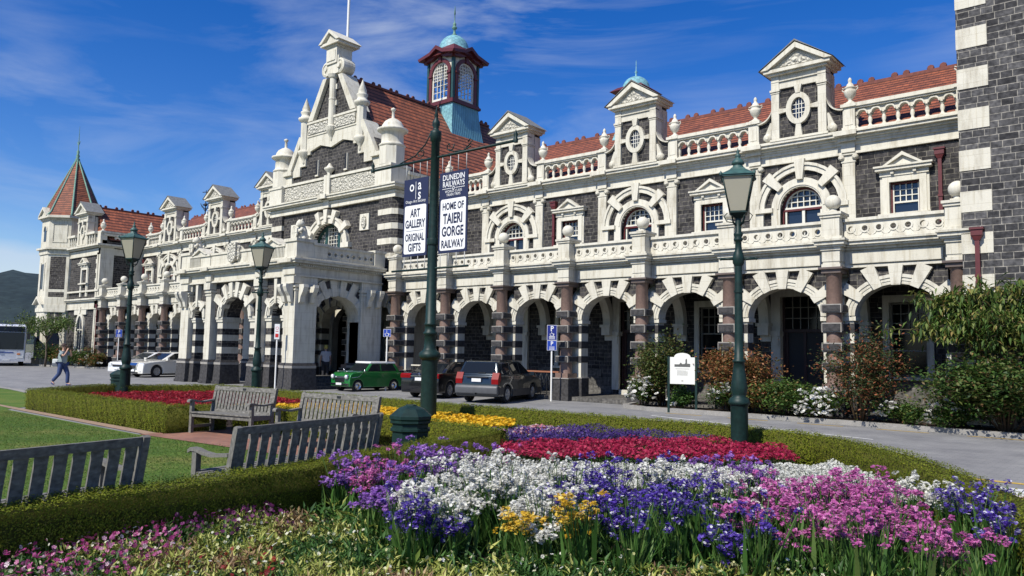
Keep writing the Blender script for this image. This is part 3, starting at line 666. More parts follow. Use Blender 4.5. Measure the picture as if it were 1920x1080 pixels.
def ent_block(loc):
    m = MB()
    m.box(-0.28, 0.28, -0.28, 0.40, 4.62, 4.72); m.box(-0.25, 0.25, -0.25, 0.40, 4.72, 4.80); m.box(-0.265, 0.265, -0.27, 0.40, 4.80, 5.14); m.box(-0.30, 0.30, -0.31, 0.40, 5.14, 5.24)
    m.box(-0.44, 0.44, -0.44, 0.40, 5.30, 5.41); m.box(-0.38, 0.38, -0.38, 0.40, 5.24, 5.30); m.box(-0.49, 0.49, -0.50, 0.40, 5.41, 5.47); m.box(-0.36, 0.36, -0.36, 0.40, 5.47, 5.56)
    m.box(-0.27, 0.27, -0.27, 0.36, 5.56, 6.22); m.box(-0.31, 0.31, -0.31, 0.40, 6.16, 6.24); m.box(-0.35, 0.35, -0.35, 0.44, 6.24, 6.32); m.box(-0.16, 0.16, -0.14, 0.20, 6.32, 6.39)
    return SP(m, "balcony_pedestal", CREAM, loc)
def balcony(loc, W=2.8):
    h = W/2; m = MB(); n = 7; w = W/n
    for i in range(n):
        c = -h+w*(i+0.5); m.plate_hole(c-w/2, c+w/2, 5.56, 6.0, 0.10, 0.26, c, 5.80, 0.085, 12)
        m.ring(c, 5.80, 0.085, 0.085, 0.05, 0.075, 0.10, 0, 2*PI, 12); m.ring(c+w/2 if i < n-1 else c, 5.72, 0.10, 0.10, 0.035, 0.08, 0.10, PI, 2*PI, 8)
    m.box(-h, h, 0.06, 0.30, 6.0, 6.03); m.box(-h, h, 0.02, 0.34, 6.03, 6.12); m.box(-h, h, 0.06, 0.30, 5.54, 5.58)
    return SP(m, "balcony_balustrade", CREAMP, loc)
def ball(loc):
    m = MB(); n = 10; m.lathe([(0.10, 0.0), (0.10, 0.06)]+[(0.235*math.sin(PI*(0.12+0.88*i/n)), 0.06+0.225-0.235*math.cos(PI*(0.12+0.88*i/n))) for i in range(n+1)], 0, 0.03, 6.39, 20)
    return SP(m, "finial_ball", CREAMP, loc)
pr_ = eb = bl = None
for x in acols:
    hid = -38.6 < x < -29.5
    if pr_ is None: pr_ = pier((x, YA, 0)); eb = ent_block((x, YA, 0)); bl = ball((x, YA, 0))
    else:
        dup(pr_, x)
        if not hid: dup(eb, x); dup(bl, x)
ar = en = bb = None
for i in range(17):
    c = (colx[i]+colx[i+1])/2
    if ar is None: ar = arch((c, YA, 0)); en = entab((c, YA, 0)); bb = balcony((c, YA, 0))
    else:
        dup(ar, c)
        if not -39.0 < c < -29.0: dup(en, c); dup(bb, c)
m = MB(); m.box(S0-0.2, S0+0.4, YA+0.36, YA+0.8, 3.0, 5.46); SP(m, "arcade_end_wall", CREAM)
# transverse ribs under the arcade vault
def rib(loc):
    m = MB(Matrix.Rotation(PI/2, 4, 'Z')); m.ring(1.62, 3.05, 1.12, 1.35, 0.30, -0.18, 0.18, 0, PI, 16); m.T = Matrix.Identity(4)
    m.box(-0.20, 0.20, 2.64, 2.98, 2.62, 2.95); m.box(-0.25, 0.25, 2.58, 2.98, 2.95, 3.06); m.box(-0.2, 0.2, 2.9, 3.0, 2.4, 2.62)
    m.box(-0.18, 0.18, 0.8, 3.1, 4.42, 4.9)
    return SP(m, "vault_rib", CREAMP, loc)
rb = None
for x in acols[1:]:
    if -38.6 < x < -29.5: continue
    if rb is None: rb = rib((x, YA+0.1, 0))
    else: dup(rb, x)

# ---- downpipes
def pipe(loc, z0, z1):
    m = MB(); m.box(-0.055, 0.055, 0.0, 0.10, z0, z1-0.35); m.frustum(0, 0.05, z1-0.35, z1-0.22, 0.07, 0.06, 0.13, 0.10); m.box(-0.14, 0.14, -0.06, 0.14, z1-0.22, z1-0.06); m.box(-0.17, 0.17, -0.09, 0.16, z1-0.06, z1)
    for z in np.arange(z0+0.8, z1-0.5, 1.5): m.box(-0.075, 0.075, -0.02, 0.10, z, z+0.07)
    return SP(m, "downpipe", MAROON, loc)
for x in (-5.33, -21.0, -62.55): pipe((x, YW-0.13, 0), 6.3, 8.70)
pipe((-62.9, 24.16, 0), 0.1, 4.9)
pipe((-3.78, 23.74, 0), 0.3, 5.45)

# ---- big clock tower at the right edge
TX, TY = -4.16, 23.9
m = MB(); m.box(TX+0.73, TX+9.5, TY+0.02, TY+9, 0, 26, 0)
SP(m, "tower_wall", BASL)
q = MB(); z = 0.28; k = 0
zlev = [5.91+1.155*j for j in range(-6, 17)]
for zb in zlev:
    a0, a1 = max(zb, 0.0), max(zb+0.575, 0.0)
    if a1 > a0: q.box(TX-0.01, TX+0.74, TY-0.02, TY+0.9, a0, a1, 0)
    b0, b1 = max(zb+0.575, 0.0), max(zb+1.155, 0.0)
    if b1 > b0: q.box(TX, TX+0.73, TY, TY+0.9, b0, b1, 1)
SP(q, "tower_quoin", [CREAM, BASL])
t = MB(); t.lathe([(0.05, 10.9), (0.35, 11.1), (0.7, 11.5), (0.95, 12.1), (1.1, 12.8), (1.15, 13.6), (1.15, 19)], TX+0.9, TY+1.4, 0, 20); SP(t, "corner_turret", CREAMP)

# =================================================================== PORCH (carriage porch, X -39.2..-28.8)
PC = -34.0; PF = 19.2
def sideM(xf, y0=0.0, sgn=1):
    """local x -> +Y, local y (depth) -> -X*sgn"""
    return Matrix(((0, -sgn, 0, xf), (1, 0, 0, y0), (0, 0, 1, 0), (0, 0, 0, 1)))
m = MB(); W = PF+0.22                                       # wall face behind piers
# front wall: three arches
m.archwall(PC-1.66, PC+1.66, 3.28, 4.98, W, W+0.9, PC, 1.25, 0.98, 3.28, 18, 1, ends=False)
for s in (-1, 1):
    c = PC+s*3.58; m.archwall(c-1.02, c+1.02, 3.28, 4.98, W, W+0.9, c, 0.52, 0.58, 3.28, 14, 1, ends=False)
    m.box(PC+s*1.9-0.32, PC+s*1.9+0.32, W, W+0.9, 3.28, 4.98, 1)
m.box(PC-5.1, PC+5.1, W-0.02, W+0.9, 4.98, 5.02, 0); m.box(PC-5.1, PC+5.1, W+0.02, W+0.9, 5.02, 5.40, 0)
# side walls
for s in (-1, 1):
    m.T = sideM(PC+s*5.17-s*0.22, 0, s)
    m.archwall(20.0, 23.2, 3.28, 5.0, 0.0, 0.8, 21.58, 1.23, 0.98, 3.28, 18, 0, ends=False); m.box(20.0, 24.1, 0.02, 0.8, 5.0, 5.40, 0); m.box(19.25, 20.34, -0.2, 0.8, 4.62, 5.0, 0); m.box(22.83, 24.04, -0.2, 0.8, 4.62, 5.0, 0)
    m.T = Matrix.Identity(4)
m.box(PC-4.9, PC+4.9, W+0.5, 24.0, 5.2, 5.42, 0)
SP(m, "porch_wall", [CREAM, BAS])
# piers with dark plinths
def ppier(x0, x1, y0, y1, stripe=False, plinth=True):
    m = MB()
    if stripe:
        k = 0
        for a, b in ((1.18, 1.50), (1.50, 1.82), (1.82, 2.12), (2.12, 2.42), (2.42, 2.72), (2.72, 3.04)): m.box(x0, x1, y0, y1, a, b, 1 if k % 2 == 1 or k == 5 or k == 0 else 0) if False else m.box(x0, x1, y0, y1, a, b, 1 - (k % 2)); k += 1
        m.box(x0-0.05, x1+0.05, y0-0.05, y1+0.03, 3.04, 3.16, 0); m.box(x0-0.08, x1+0.08, y0-0.08, y1+0.05, 3.16, 3.28, 0)
    else:
        m.box(x0, x1, y0, y1, 1.18, 4.62, 0)
        m.box(x0-0.04, x1+0.04, y0-0.04, y1, 4.35, 4.42, 0); m.box(x0-0.06, x1+0.06, y0-0.06, y1, 4.50, 4.62, 0)
    m.frustum((x0+x1)/2, (y0+y1)/2, 0.10, 0.95, (x1-x0)/2+0.09, (y1-y0)/2+0.09, (x1-x0)/2+0.05, (y1-y0)/2+0.05, 2)
    m.box(x0-0.13, x1+0.13, y0-0.13, y1+0.1, 0.0, 0.14, 2); m.box(x0-0.07, x1+0.07, y0-0.07, y1+0.05, 0.95, 1.06, 3); m.frustum((x0+x1)/2, (y0+y1)/2, 1.06, 1.18, (x1-x0)/2+0.06, (y1-y0)/2+0.06, (x1-x0)/2+0.02, (y1-y0)/2+0.02, 2)
    return SP(m, "porch_pier", [CREAM, BAS, BLOCK, BEDGE])
for s in (-1, 1):
    def X(a, b): return sorted((PC+s*a, PC+s*b))
    ppier(*X(4.33, 5.16), PF, PF+1.13)                                              # corner piers
    ppier(*X(3.92, 4.20), PF+0.22, PF+1.1, True)
    ppier(*X(2.62, 3.06), PF+0.22, PF+1.1, True); ppier(*X(2.05, 2.56), PF-0.02, PF+1.1); ppier(*X(1.25, 1.74), PF+0.22, PF+1.1, True)
    ppier(*X(4.33, 5.16), 22.82, 24.05)                                             # rear piers
# archivolts
def parch(cx, a, b, keys, M=None):
    m = MB(M); zs = 3.28
    m.ring(cx, zs, a, b, 0.30, -0.14, 0.2, n=18); m.ring(cx, zs, a+0.2, b+0.2, 0.10, -0.18, -0.14, n=18); m.ring(cx, zs, a+0.09, b+0.09, 0.05, -0.16, -0.14, n=18)
    for t, L in keys: m.wedge(cx, zs, a, b, t, -0.03, L, 0.22 if a > 1 else 0.15, 0.36 if a > 1 else 0.24, -0.22, 0.2)
    return SP(m, "porch_arch", CREAMP)
big = [(PI/2+d, 0.66+abs(d)*0.16) for d in (-1.0, -0.52, -0.17, 0.17, 0.52, 1.0)]
parch(PC, 1.25, 0.98, big, Matrix.Translation((0, W, 0)))
for s in (-1, 1): parch(PC+s*3.58, 0.52, 0.58, [(PI/2, 1.08), (PI/2-0.85, 0.5), (PI/2+0.85, 0.5)], Matrix.Translation((0, W, 0)))
m = MB(sideM(PC+5.17-0.22)); zs = 3.28                      # the long side towards the forecourt
m.ring(21.58, zs, 1.23, 0.98, 0.34, -0.06, 0.2, n=20)
for d in (-1.0, -0.5, -0.16, 0.16, 0.5, 1.0): m.wedge(21.58, zs, 1.23, 0.98, PI/2+d, -0.03, 0.70+abs(d)*0.22, 0.24, 0.36, -0.10, 0.2)
for d, r in ((-0.76, 0.5), (-0.33, 0.34), (0.33, 0.34), (0.76, 0.5)): m.wedge(21.58, zs, 1.23, 0.98, PI/2+d, 0.38, 0.38+r, 0.20, 0.40, -0.045, 0.1, 1)
for y0, y1 in ((20.0, 20.35), (22.8, 23.2)): m.box(y0, y1, -0.10, 0.8, 3.10, 3.28); m.box(y0+0.02, y1-0.02, -0.05, 0.8, 1.18, 3.10)
SP(m, "porch_side_arch", [CREAM, BLOCK])
# brackets under the cornice at the corners
for s in (-1, 1):
    for d in (4.50, 4.95):
        m = MB(); cx = PC+s*d; m.prismx([(PF-0.06, 4.62), (PF-0.42, 4.62), (PF-0.44, 4.50), (PF-0.36, 4.30), (PF-0.22, 4.1), (PF-0.16, 3.85), (PF-0.06, 3.80)], cx-0.12, cx+0.12); SP(m, "bracket", CREAMP)
for y in (19.45, 20.0, 23.2, 23.75):
    m = MB(); m.T = sideM(PC+5.17); m.prismx([(-0.04, 4.62), (-0.40, 4.62), (-0.42, 4.50), (-0.34, 4.30), (-0.20, 4.1), (-0.14, 3.85), (-0.04, 3.80)], y-0.12, y+0.12); SP(m, "bracket", CREAMP)
# entablature, with dentils
m = MB()
def band(d, z0, z1, mat=0): m.box(PC-5.17-d, PC+5.17+d, PF-d, 24.05, z0, z1, mat)
band(0.05, 4.98, 5.05); band(-0.04, 5.05, 5.40); band(0.05, 5.40, 5.44); band(0.10, 5.52, 5.56); band(0.26, 5.56, 5.66); band(0.32, 5.66, 5.74); band(0.12, 5.74, 5.84)
for i in range(96):
    x = PC-5.2+10.4*i/95; m.box(x-0.03, x+0.03, PF-0.14, PF, 5.44, 5.52)
for i in range(44):
    y = PF+4.8*i/43; m.box(PC+5.17, PC+5.31, y-0.03, y+0.03, 5.44, 5.52)
for s in (-1, 1):
    for a, b in ((4.28, 5.21), (2.02, 2.59)):
        x0, x1 = sorted((PC+s*a, PC+s*b)); m.box(x0, x1, PF-0.12, PF+0.2, 5.06, 5.39); m.box(x0-0.02, x1+0.02, PF-0.15, PF+0.2, 4.65, 4.97); m.box(x0-0.05, x1+0.05, PF-0.38, PF+0.2, 5.57, 5.73)
SP(m, "porch_entablature", CREAM)
# parapet: pedestals, pediments, pierced side
m = MB()
m.box(PC-2.3, PC+2.3, PF+0.0, PF+0.4, 5.84, 6.36); m.box(PC-2.35, PC+2.35, PF-0.05, PF+0.45, 6.36, 6.46)
for s in (-1, 1):
    x0, x1 = sorted((PC+s*2.3, PC+s*4.3)); m.box(x0, x1, PF-0.04, PF+0.45, 5.84, 6.34); m.box(x0-0.03, x1+0.03, PF-0.10, PF+0.5, 6.34, 6.44)
    x0, x1 = sorted((PC+s*3.2, PC+s*4.3))
    for k in range(9): xx = x0+0.06+k*0.115; m.box(xx, xx+0.05, PF-0.08, PF-0.04, 5.88, 6.3)
    c = PC+s*3.3
    for q in (-1, 1): m.prism([(c+q*0.78, 6.44), (c+q*0.60, 6.44), (c, 6.70), (c, 6.82)], PF-0.14, PF+0.42)
    m.prism([(c-0.6, 6.441), (c+0.6, 6.441), (c, 6.70)], PF-0.04, PF+0.4)
    x0, x1 = sorted((PC+s*4.33, PC+s*5.22)); m.box(x0, x1, PF-0.06, PF+0.9, 5.84, 6.52); m.box(x0-0.06, x1+0.06, PF-0.12, PF+0.96, 6.52, 6.66)
for s in (-1, 1):
    m.T = sideM(PC+s*5.17, 0, s)
    m.box(20.05, 20.75, -0.06, 0.45, 5.84, 6.42); m.box(20.0, 20.8, -0.12, 0.5, 6.42, 6.54)
    n = 8; w = 2.75/n
    for i in range(n):
        c = 20.75+w*(i+0.5); m.plate_hole(c-w/2, c+w/2, 5.84, 6.40, 0.05, 0.28, c, 6.12, 0.09, 12); m.ring(c, 6.12, 0.09, 0.09, 0.05, 0.02, 0.05, 0, 2*PI, 12)
    m.box(20.7, 23.5, -0.01, 0.34, 6.40, 6.50); m.box(23.5, 24.12, -0.06, 0.45, 5.84, 6.46); m.box(23.46, 24.16, -0.11, 0.5, 6.46, 6.58); m.T = Matrix.Identity(4)
SP(m, "porch_parapet", CREAM)
# carved coat-of-arms shield at the centre
m = MB(); m.prism([(PC-0.36, 6.82), (PC+0.36, 6.82), (PC+0.36, 6.15), (PC+0.24, 5.95), (PC, 5.86), (PC-0.24, 5.95), (PC-0.36, 6.15)], PF-0.22, PF+0.02)
for sx in (-1, 1): m.prism([(PC+sx*0.36, 6.7), (PC+sx*0.50, 6.6), (PC+sx*0.56, 6.2), (PC+sx*0.42, 5.95), (PC+sx*0.36, 6.1)], PF-0.12, PF+0.02)
SP(m, "carved_shield", CARVED)
# seated lions holding shields
def lion(loc):
    m = MB()
    m.lathe([(0.26, 0.0), (0.27, 0.10), (0.24, 0.28), (0.20, 0.46), (0.15, 0.58), (0.12, 0.64)], 0.0, 0.18, 0, 12)      # seated body
    m.lathe([(0.10, 0.0), (0.17, 0.06), (0.19, 0.14), (0.17, 0.24), (0.10, 0.31), (0.03, 0.33)], 0.0, 0.08, 0.56, 12)     # maned head
    m.lathe([(0.09, -0.10), (0.085, 0.0), (0.05, 0.08)], 0, -0.06, 0.70, 8)                                            # muzzle
    for s in (-1, 1):
        m.lathe([(0.03, 0.0), (0.05, 0.03), (0.02, 0.08)], s*0.12, 0.08, 0.84, 8)
        m.tube([(s*0.17, 0.05, 0.48), (s*0.24, -0.08, 0.36), (s*0.2, -0.16, 0.30)], [0.08, 0.065, 0.05], 8)
        m.lathe([(0.12, 0.0), (0.13, 0.07), (0.06, 0.18)], s*0.22, 0.12, 0, 10); m.box(s*0.2-0.06, s*0.2+0.06, -0.12, 0.1, 0.0, 0.08)
    m.prism([(-0.21, 0.46), (0, 0.50), (0.21, 0.46), (0.21, 0.22), (0.12, 0.06), (0, 0.0), (-0.12, 0.06), (-0.21, 0.22)], -0.24, -0.18)
    m.box(-0.012, 0.012, -0.256, -0.24, 0.02, 0.48); m.box(-0.19, 0.19, -0.254, -0.241, 0.27, 0.295)
    return SP(m, "lion_statue", CREAMP, loc)
ln = lion((PC+4.78, PF+0.30, 6.66)); dup(ln, PC-4.6)
# deep inside: vestibule wall with its great arch, steps
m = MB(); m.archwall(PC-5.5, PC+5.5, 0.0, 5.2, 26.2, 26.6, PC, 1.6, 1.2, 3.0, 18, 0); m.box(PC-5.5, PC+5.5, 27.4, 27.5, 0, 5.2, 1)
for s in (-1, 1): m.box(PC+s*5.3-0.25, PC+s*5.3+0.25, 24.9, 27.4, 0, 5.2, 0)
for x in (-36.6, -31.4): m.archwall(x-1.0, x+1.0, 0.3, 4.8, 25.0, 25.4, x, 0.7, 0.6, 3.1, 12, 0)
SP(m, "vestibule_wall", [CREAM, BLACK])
m = MB()
for i in range(4): m.box(PC-4.2, PC+4.2, 24.6+0.32*i, 27.4, 0.006+0.15*i, 0.156+0.15*i)
SP(m, "entrance_steps", BASB)
m = MB()
for i in range(4): m.box(20.42-0.0, 22.75, 0, 0, 0, 0)
m = MB()
for i in range(4): m.box(PC+3.0, PC+5.0-0.3*i, 20.5, 22.7, 0.006+0.14*i, 0.146+0.14*i)
SP(m, "porch_side_steps", BASB)

# =================================================================== GABLED CENTRE
GC = -34.0; GY = 24.4
def Gx(a): return GC+a
m = MB()
m.archwall(GC-5.45, GC+5.45, 5.3, 9.35, GY+0.15, GY+0.7, GC, 1.45, 1.30, 7.22, 20, 0)
for s in (-1, 1):                                                                      # side returns
    x0, x1 = sorted((GC+s*5.45, GC+s*4.95)); m.box(x0, x1, GY+0.7, 28.0, 5.3, 9.35, 0)
m.prism([(GC-4.6, 10.0), (GC+4.6, 10.0), (GC+4.1, 11.9), (GC+2.9, 13.4), (GC+0.4, 17.0), (GC-0.4, 17.0), (GC-2.9, 13.4), (GC-4.1, 11.9)], GY+0.20, GY+0.75, 0)
m.box(GC-4.95, GC+4.95, GY+0.6, GY+0.7, 5.3, 6.0)
SP(m, "gable_wall", BAS)
# banded quoin piers
for s in (-1, 1):
    m = MB(); x0, x1 = sorted((GC+s*4.28, GC+s*5.50)); e = 0.22
    P = [(x0, GY+0.2), (x0+e*(s < 0), GY), (x1-e*(s > 0), GY), (x1, GY+0.2), (x1, GY+0.9), (x0, GY+0.9)]
    if s > 0: P = [(x0, GY+0.1), (x0, GY), (x1-e, GY), (x1, GY+e), (x1, GY+1.0), (x0, GY+1.0)]
    else: P = [(x0, GY+e), (x0+e, GY), (x1, GY), (x1, GY+0.1), (x1, GY+1.0), (x0, GY+1.0)]
    lev = [5.3]+[v for z0, z1 in ((6.27, 6.57), (7.02, 7.32), (7.77, 8.07), (8.50, 8.79)) for v in (z0, z1)]+[9.33]
    for k in range(len(lev)-1):
        cxm = sum(p[0] for p in P)/6; d = 1.035 if k % 2 else 1.0
        m.prismz([(cxm+(x-cxm)*d, GY+0.5+(y-GY-0.5)*(1.05 if k % 2 else 1)) for x, y in P], lev[k], lev[k+1], 1 if k % 2 == 0 else 0)
    SP(m, "quoin_pier", C2)
# cornice and carved frieze of the gable
m = MB()
def gband(d, z0, z1, back=28.0): m.box(GC-5.5-d, GC+5.5+d, GY-d, back, z0, z1)
gband(0.02, 9.35, 9.62); gband(0.07, 9.58, 9.66); gband(0.0, 9.66, 9.74); gband(0.16, 9.74, 9.80); gband(0.30, 9.80, 9.92); gband(0.36, 9.92, 10.0); gband(0.1, 10.0, 10.08)
m.box(GC-4.2, GC+4.2, GY+0.05, GY+0.5, 10.05, 10.95); m.box(GC-4.2, GC+4.2, GY-0.08, GY+0.5, 10.95, 11.08)
m.box(GC-0.25, GC+0.25, GY-0.12, GY+0.1, 9.35, 11.15); m.box(GC-0.34, GC+0.34, GY-0.44, GY, 9.80, 10.02)
SP(m, "gable_cornice", CREAMP)
for s in (-1, 1):
    m = MB(); x0, x1 = sorted((GC+s*0.30, GC+s*4.1)); m.box(x0, x1, GY-0.02, GY+0.05, 10.14, 10.9); SP(m, "carved_frieze", CARVED)
    m = MB(); x0, x1 = sorted((GC+s*0.30, GC+s*2.10)); m.box(x0, x1, GY+0.0, GY+0.12, 13.70, 14.24); SP(m, "carved_frieze", CARVED)
m = MB(); m.lathe([(0.12, 0.0), (0.2, 0.05), (0.10, 0.12), (0.16, 0.25), (0.27, 0.36), (0.30, 0.44), (0.20, 0.50), (0.12, 0.60), (0.05, 0.72), (0.0, 0.74)], GC, GY+0.05, 11.08, 14); SP(m, "carved_vase", CREAMP)
# cream dressings of the gable: stepped skirt, upper panel, copings
m = MB()
m.prism([(GC-2.35, 12.75), (GC-1.95, 12.75), (GC-1.0, 12.98), (GC, 12.72), (GC+1.0, 12.98), (GC+1.95, 12.75), (GC+2.35, 12.75), (GC+2.2, 14.38), (GC-2.2, 14.38)], GY+0.08, GY+0.7)
m.box(GC-2.2, GC+2.2, GY+0.0, GY+0.3, 14.30, 14.42); m.box(GC-2.2, GC+2.2, GY+0.04, GY+0.3, 13.58, 13.68)
for s in (-1, 1):
    m.prism([(GC+s*4.5, 10.9), (GC+s*3.6, 10.9), (GC+s*3.6, 11.48), (GC+s*2.84, 11.48), (GC+s*2.84, 12.0), (GC+s*2.33, 12.0), (GC+s*2.33, 12.6), (GC+s*1.9, 12.6), (GC+s*1.9, 12.98), (GC+s*2.35, 13.9), (GC+s*2.85, 13.7), (GC+s*3.95, 11.85), (GC+s*4.5, 11.6)], GY+0.085, GY+0.72)
    m.prism([(GC+s*3.98, 11.80), (GC+s*2.86, 13.72), (GC+s*2.55, 13.6), (GC+s*3.6, 11.8)], GY-0.04, GY+0.9)
    m.prism([(GC+s*2.12, 14.46), (GC+s*0.86, 16.62), (GC+s*0.50, 16.62), (GC+s*1.66, 14.46)], GY-0.02, GY+0.95)
    m.box(*sorted((GC+s*3.5, GC+s*4.3)), GY-0.06, GY+0.9, 11.62, 11.82)
SP(m, "gable_coping", CREAM)
# shaft up the middle with crowning scroll and pedimented cap
m = MB()
m.lathe([(0.0, 13.0), (0.06, 13.1), (0.10, 13.25), (0.30, 13.6), (0.36, 13.8), (0.30, 13.84), (0.22, 13.9), (0.21, 15.3), (0.23, 15.32), (0.23, 15.4), (0.2, 15.42), (0.20, 16.5), (0.26, 16.55), (0.32, 16.72)], GC, GY+0.08, 0, 14, smooth=False)
for z in (15.0, 15.9): m.box(GC-0.30, GC+0.30, GY+0.1, GY+0.3, z, z+0.28)
for s in (-1, 1):
    m.T = Matrix.Translation((GC+s*0.58, GY+0.2, 17.12)) @ Matrix.Rotation(PI/2, 4, 'X'); m.lathe([(0.42, -0.55), (0.42, 0.2), (0.30, 0.24), (0.28, 0.20), (0.16, 0.2), (0.13, 0.3)], n=18, smooth=False); m.T = Matrix.Identity(4)
m.box(GC-0.55, GC+0.55, GY-0.05, GY+0.8, 16.72, 17.7); m.box(GC-0.46, GC+0.46, GY-0.12, GY+0.9, 17.3, 18.22); m.box(GC-0.36, GC+0.36, GY-0.16, GY-0.12, 17.45, 18.0)
m.box(GC-0.55, GC+0.55, GY-0.18, GY+0.98, 18.22, 18.32); m.box(GC-0.80, GC+0.80, GY-0.30, GY+1.15, 18.32, 18.46)
for s in (-1, 1): m.prism([(GC+s*0.92, 18.46), (GC+s*0.66, 18.46), (GC, 18.98), (GC, 19.16)], GY-0.36, GY+1.2)
m.prism([(GC-0.66, 18.461), (GC+0.66, 18.461), (GC, 18.98)], GY-0.18, GY+1.1); m.prism([(GC-0.3, 18.5), (GC+0.3, 18.5), (GC, 18.8)], GY-0.25, GY-0.18)
SP(m, "gable_crown", CREAMP)
# pinnacles and octagonal corner turrets
def pinnacle(loc):
    m = MB(); m.lathe([(0.02, -0.6), (0.10, -0.55), (0.08, -0.42), (0.22, -0.2), (0.36, 0.0), (0.38, 0.12), (0.28, 0.18)], n=14, cz=12.72)
    m.lathe([(0.26, 12.88), (0.26, 14.5)], n=8, smooth=False, rot=PI/8); m.lathe([(0.26, 14.5), (0.40, 14.62), (0.42, 14.74), (0.30, 14.80), (0.24, 14.95), (0.30, 15.05), (0.30, 15.12), (0.20, 15.2), (0.235, 15.28), (0.0, 15.95)], n=14); return SP(m, "pinnacle", CREAMP, loc)
pn = pinnacle((GC+2.5, GY+0.12, 0)); dup(pn, GC-2.5)
def octa(loc):
    m = MB(); m.box(-0.62, 0.62, -0.55, 0.7, 10.0, 10.95); m.box(-0.66, 0.66, -0.60, 0.74, 10.90, 11.02)
    m.lathe([(0.66, 11.02), (0.66, 11.95)], n=8, smooth=False, rot=PI/8)
    m.lathe([(0.60, 11.95), (0.66, 12.0), (0.68, 12.06), (0.60, 12.12), (0.56, 12.2), (0.55, 12.68), (0.68, 12.74), (0.78, 12.80), (0.78, 12.88), (0.62, 12.94), (0.56, 12.98), (0.53, 13.1), (0.42, 13.28), (0.22, 13.42), (0.10, 13.46), (0.075, 13.52), (0.07, 13.85), (0.12, 13.88), (0.13, 13.96), (0.0, 14.04)], n=20); return SP(m, "octagonal_turret", CREAMP, loc)
oc = octa((GC+4.75, GY+0.35, 0)); dup(oc, GC-4.75)
# great arched window
m = MB()
m.ring(GC, 7.22, 1.45, 1.30, 0.40, GY-0.02, GY+0.3, n=22); m.ring(GC, 7.22, 1.75, 1.60, 0.12, GY-0.08, GY-0.02, n=22)
for t in (0.6, 1.2, PI/2, PI-1.2, PI-0.6): m.wedge(GC, 7.22, 1.45, 1.30, t, 0.05, 0.74, 0.22, 0.36, GY-0.14, GY+0.2)
for s in (-1, 1):
    a, b = sorted((GC+s*1.45, GC+s*1.85)); m.box(a, b, GY-0.02, GY+0.3, 5.4, 7.10); a, b = sorted((GC+s*1.4, GC+s*2.05)); m.box(a, b, GY-0.12, GY+0.3, 7.10, 7.36)
gw = SP(m, "great_window", CREAMP)
off = tuple(SB)
m = MB(Matrix.Identity(4)); m.prism([(GC-1.45, 5.4), (GC+1.45, 5.4)]+[(GC+1.45*math.cos(PI*i/18), 7.22+1.30*math.sin(PI*i/18)) for i in range(19)], GY+0.60, GY+0.64); m.build("pane", GLASS, gw)
m = MB()
for x in (-0.55, 0.55): m.box(GC+x-0.10, GC+x+0.10, GY+0.42, GY+0.58, 5.4, 8.35, 1)
m.box(GC-1.45, GC+1.45, GY+0.40, GY+0.57, 7.10, 7.20, 2); m.ring(GC, 7.22, 1.36, 1.21, 0.09, GY+0.40, GY+0.58, n=22, m=1)
for x0, x1 in ((-1.38, -0.65), (-0.45, 0.45), (0.65, 1.38)):
    zt = 8.38 if x0 == -0.45 else 7.95
    m.box(GC+x0, GC+x1, GY+0.46, GY+0.58, 7.205, 7.27, 0); m.box(GC+x0, GC+x0+0.05, GY+0.46, GY+0.58, 5.4, zt, 0); m.box(GC+x1-0.05, GC+x1, GY+0.46, GY+0.58, 5.4, zt, 0)
    nx = 4; 
    for i in range(1, nx): x = x0+(x1-x0)*i/nx; m.box(GC+x-0.012, GC+x+0.012, GY+0.5, GY+0.56, 5.4, 7.22+1.2*math.sqrt(max(0, 1-(x/1.38)**2)), 0)
    for z in np.arange(5.6, 8.4, 0.21):
        if z > 7.25:
            w = 1.36*math.sqrt(max(0, 1-((z-7.22)/1.22)**2)); a, b = max(x0, -w), min(x1, w)
        else: a, b = x0, x1
        if b > a+0.05 and abs(z-7.15) > 0.1: m.box(GC+a, GC+b, GY+0.502, GY+0.558, z-0.012, z+0.012, 0)
m.build("sash", [SASH, DKGREEN, MAROON], gw)
for s in (-1, 1):
    m = MB(); m.box(GC+s*1.28-0.10, GC+s*1.28+0.10, GY+0.12, GY+0.199, 11.36, 12.18, 0); m.box(GC+s*1.28-0.14, GC+s*1.28+0.14, GY+0.10, GY+0.2, 11.28, 11.36, 1); m.box(GC+s*1.28+0.10, GC+s*1.28+0.14, GY+0.10, GY+0.2, 11.36, 12.18, 1); SP(m, "slit_window", [BLACK, CREAMP])
for s in (-1, 1):
    m = MB(); m.box(GC+s*3.08-0.36, GC+s*3.08+0.36, GY+0.06, GY+0.2, 7.90, 8.74, 0)
    m.prism([(GC+s*3.08+a, 8.32+b) for a, b in ((-0.16, 0.0), (-0.08, 0.22), (0.02, 0.34), (0.10, 0.26), (0.18, 0.1), (0.2, -0.1), (0.1, -0.3), (-0.06, -0.3), (-0.14, -0.14))], GY-0.02, GY+0.07, 1); SP(m, "carved_panel", [CREAMP, CARVED])
# balustrade on the gable's side cornice
m = MB(sideM(GC+5.46))
for i in range(5): c = 25.7+0.42*i; m.archwall(c-0.21, c+0.21, 10.08, 10.62, 0.08, 0.30, c, 0.12, 0.12, 10.38, 8)
m.box(25.3, 27.7, 0.0, 0.36, 10.62, 10.78); SP(m, "side_balustrade", CREAMP)
# roof of the centre
RZ = 16.87
m = MB()
m.prism([(GC-5.35, 9.95), (GC-5.25, 9.85), (GC+5.25, 9.85), (GC+5.35, 9.95), (GC, RZ)], GY+0.75, 37.0, 0); crest(m, GY+1.3, 37, GC, RZ, 'y')
SP(m, "centre_roof", [TILEG, RIDGE])
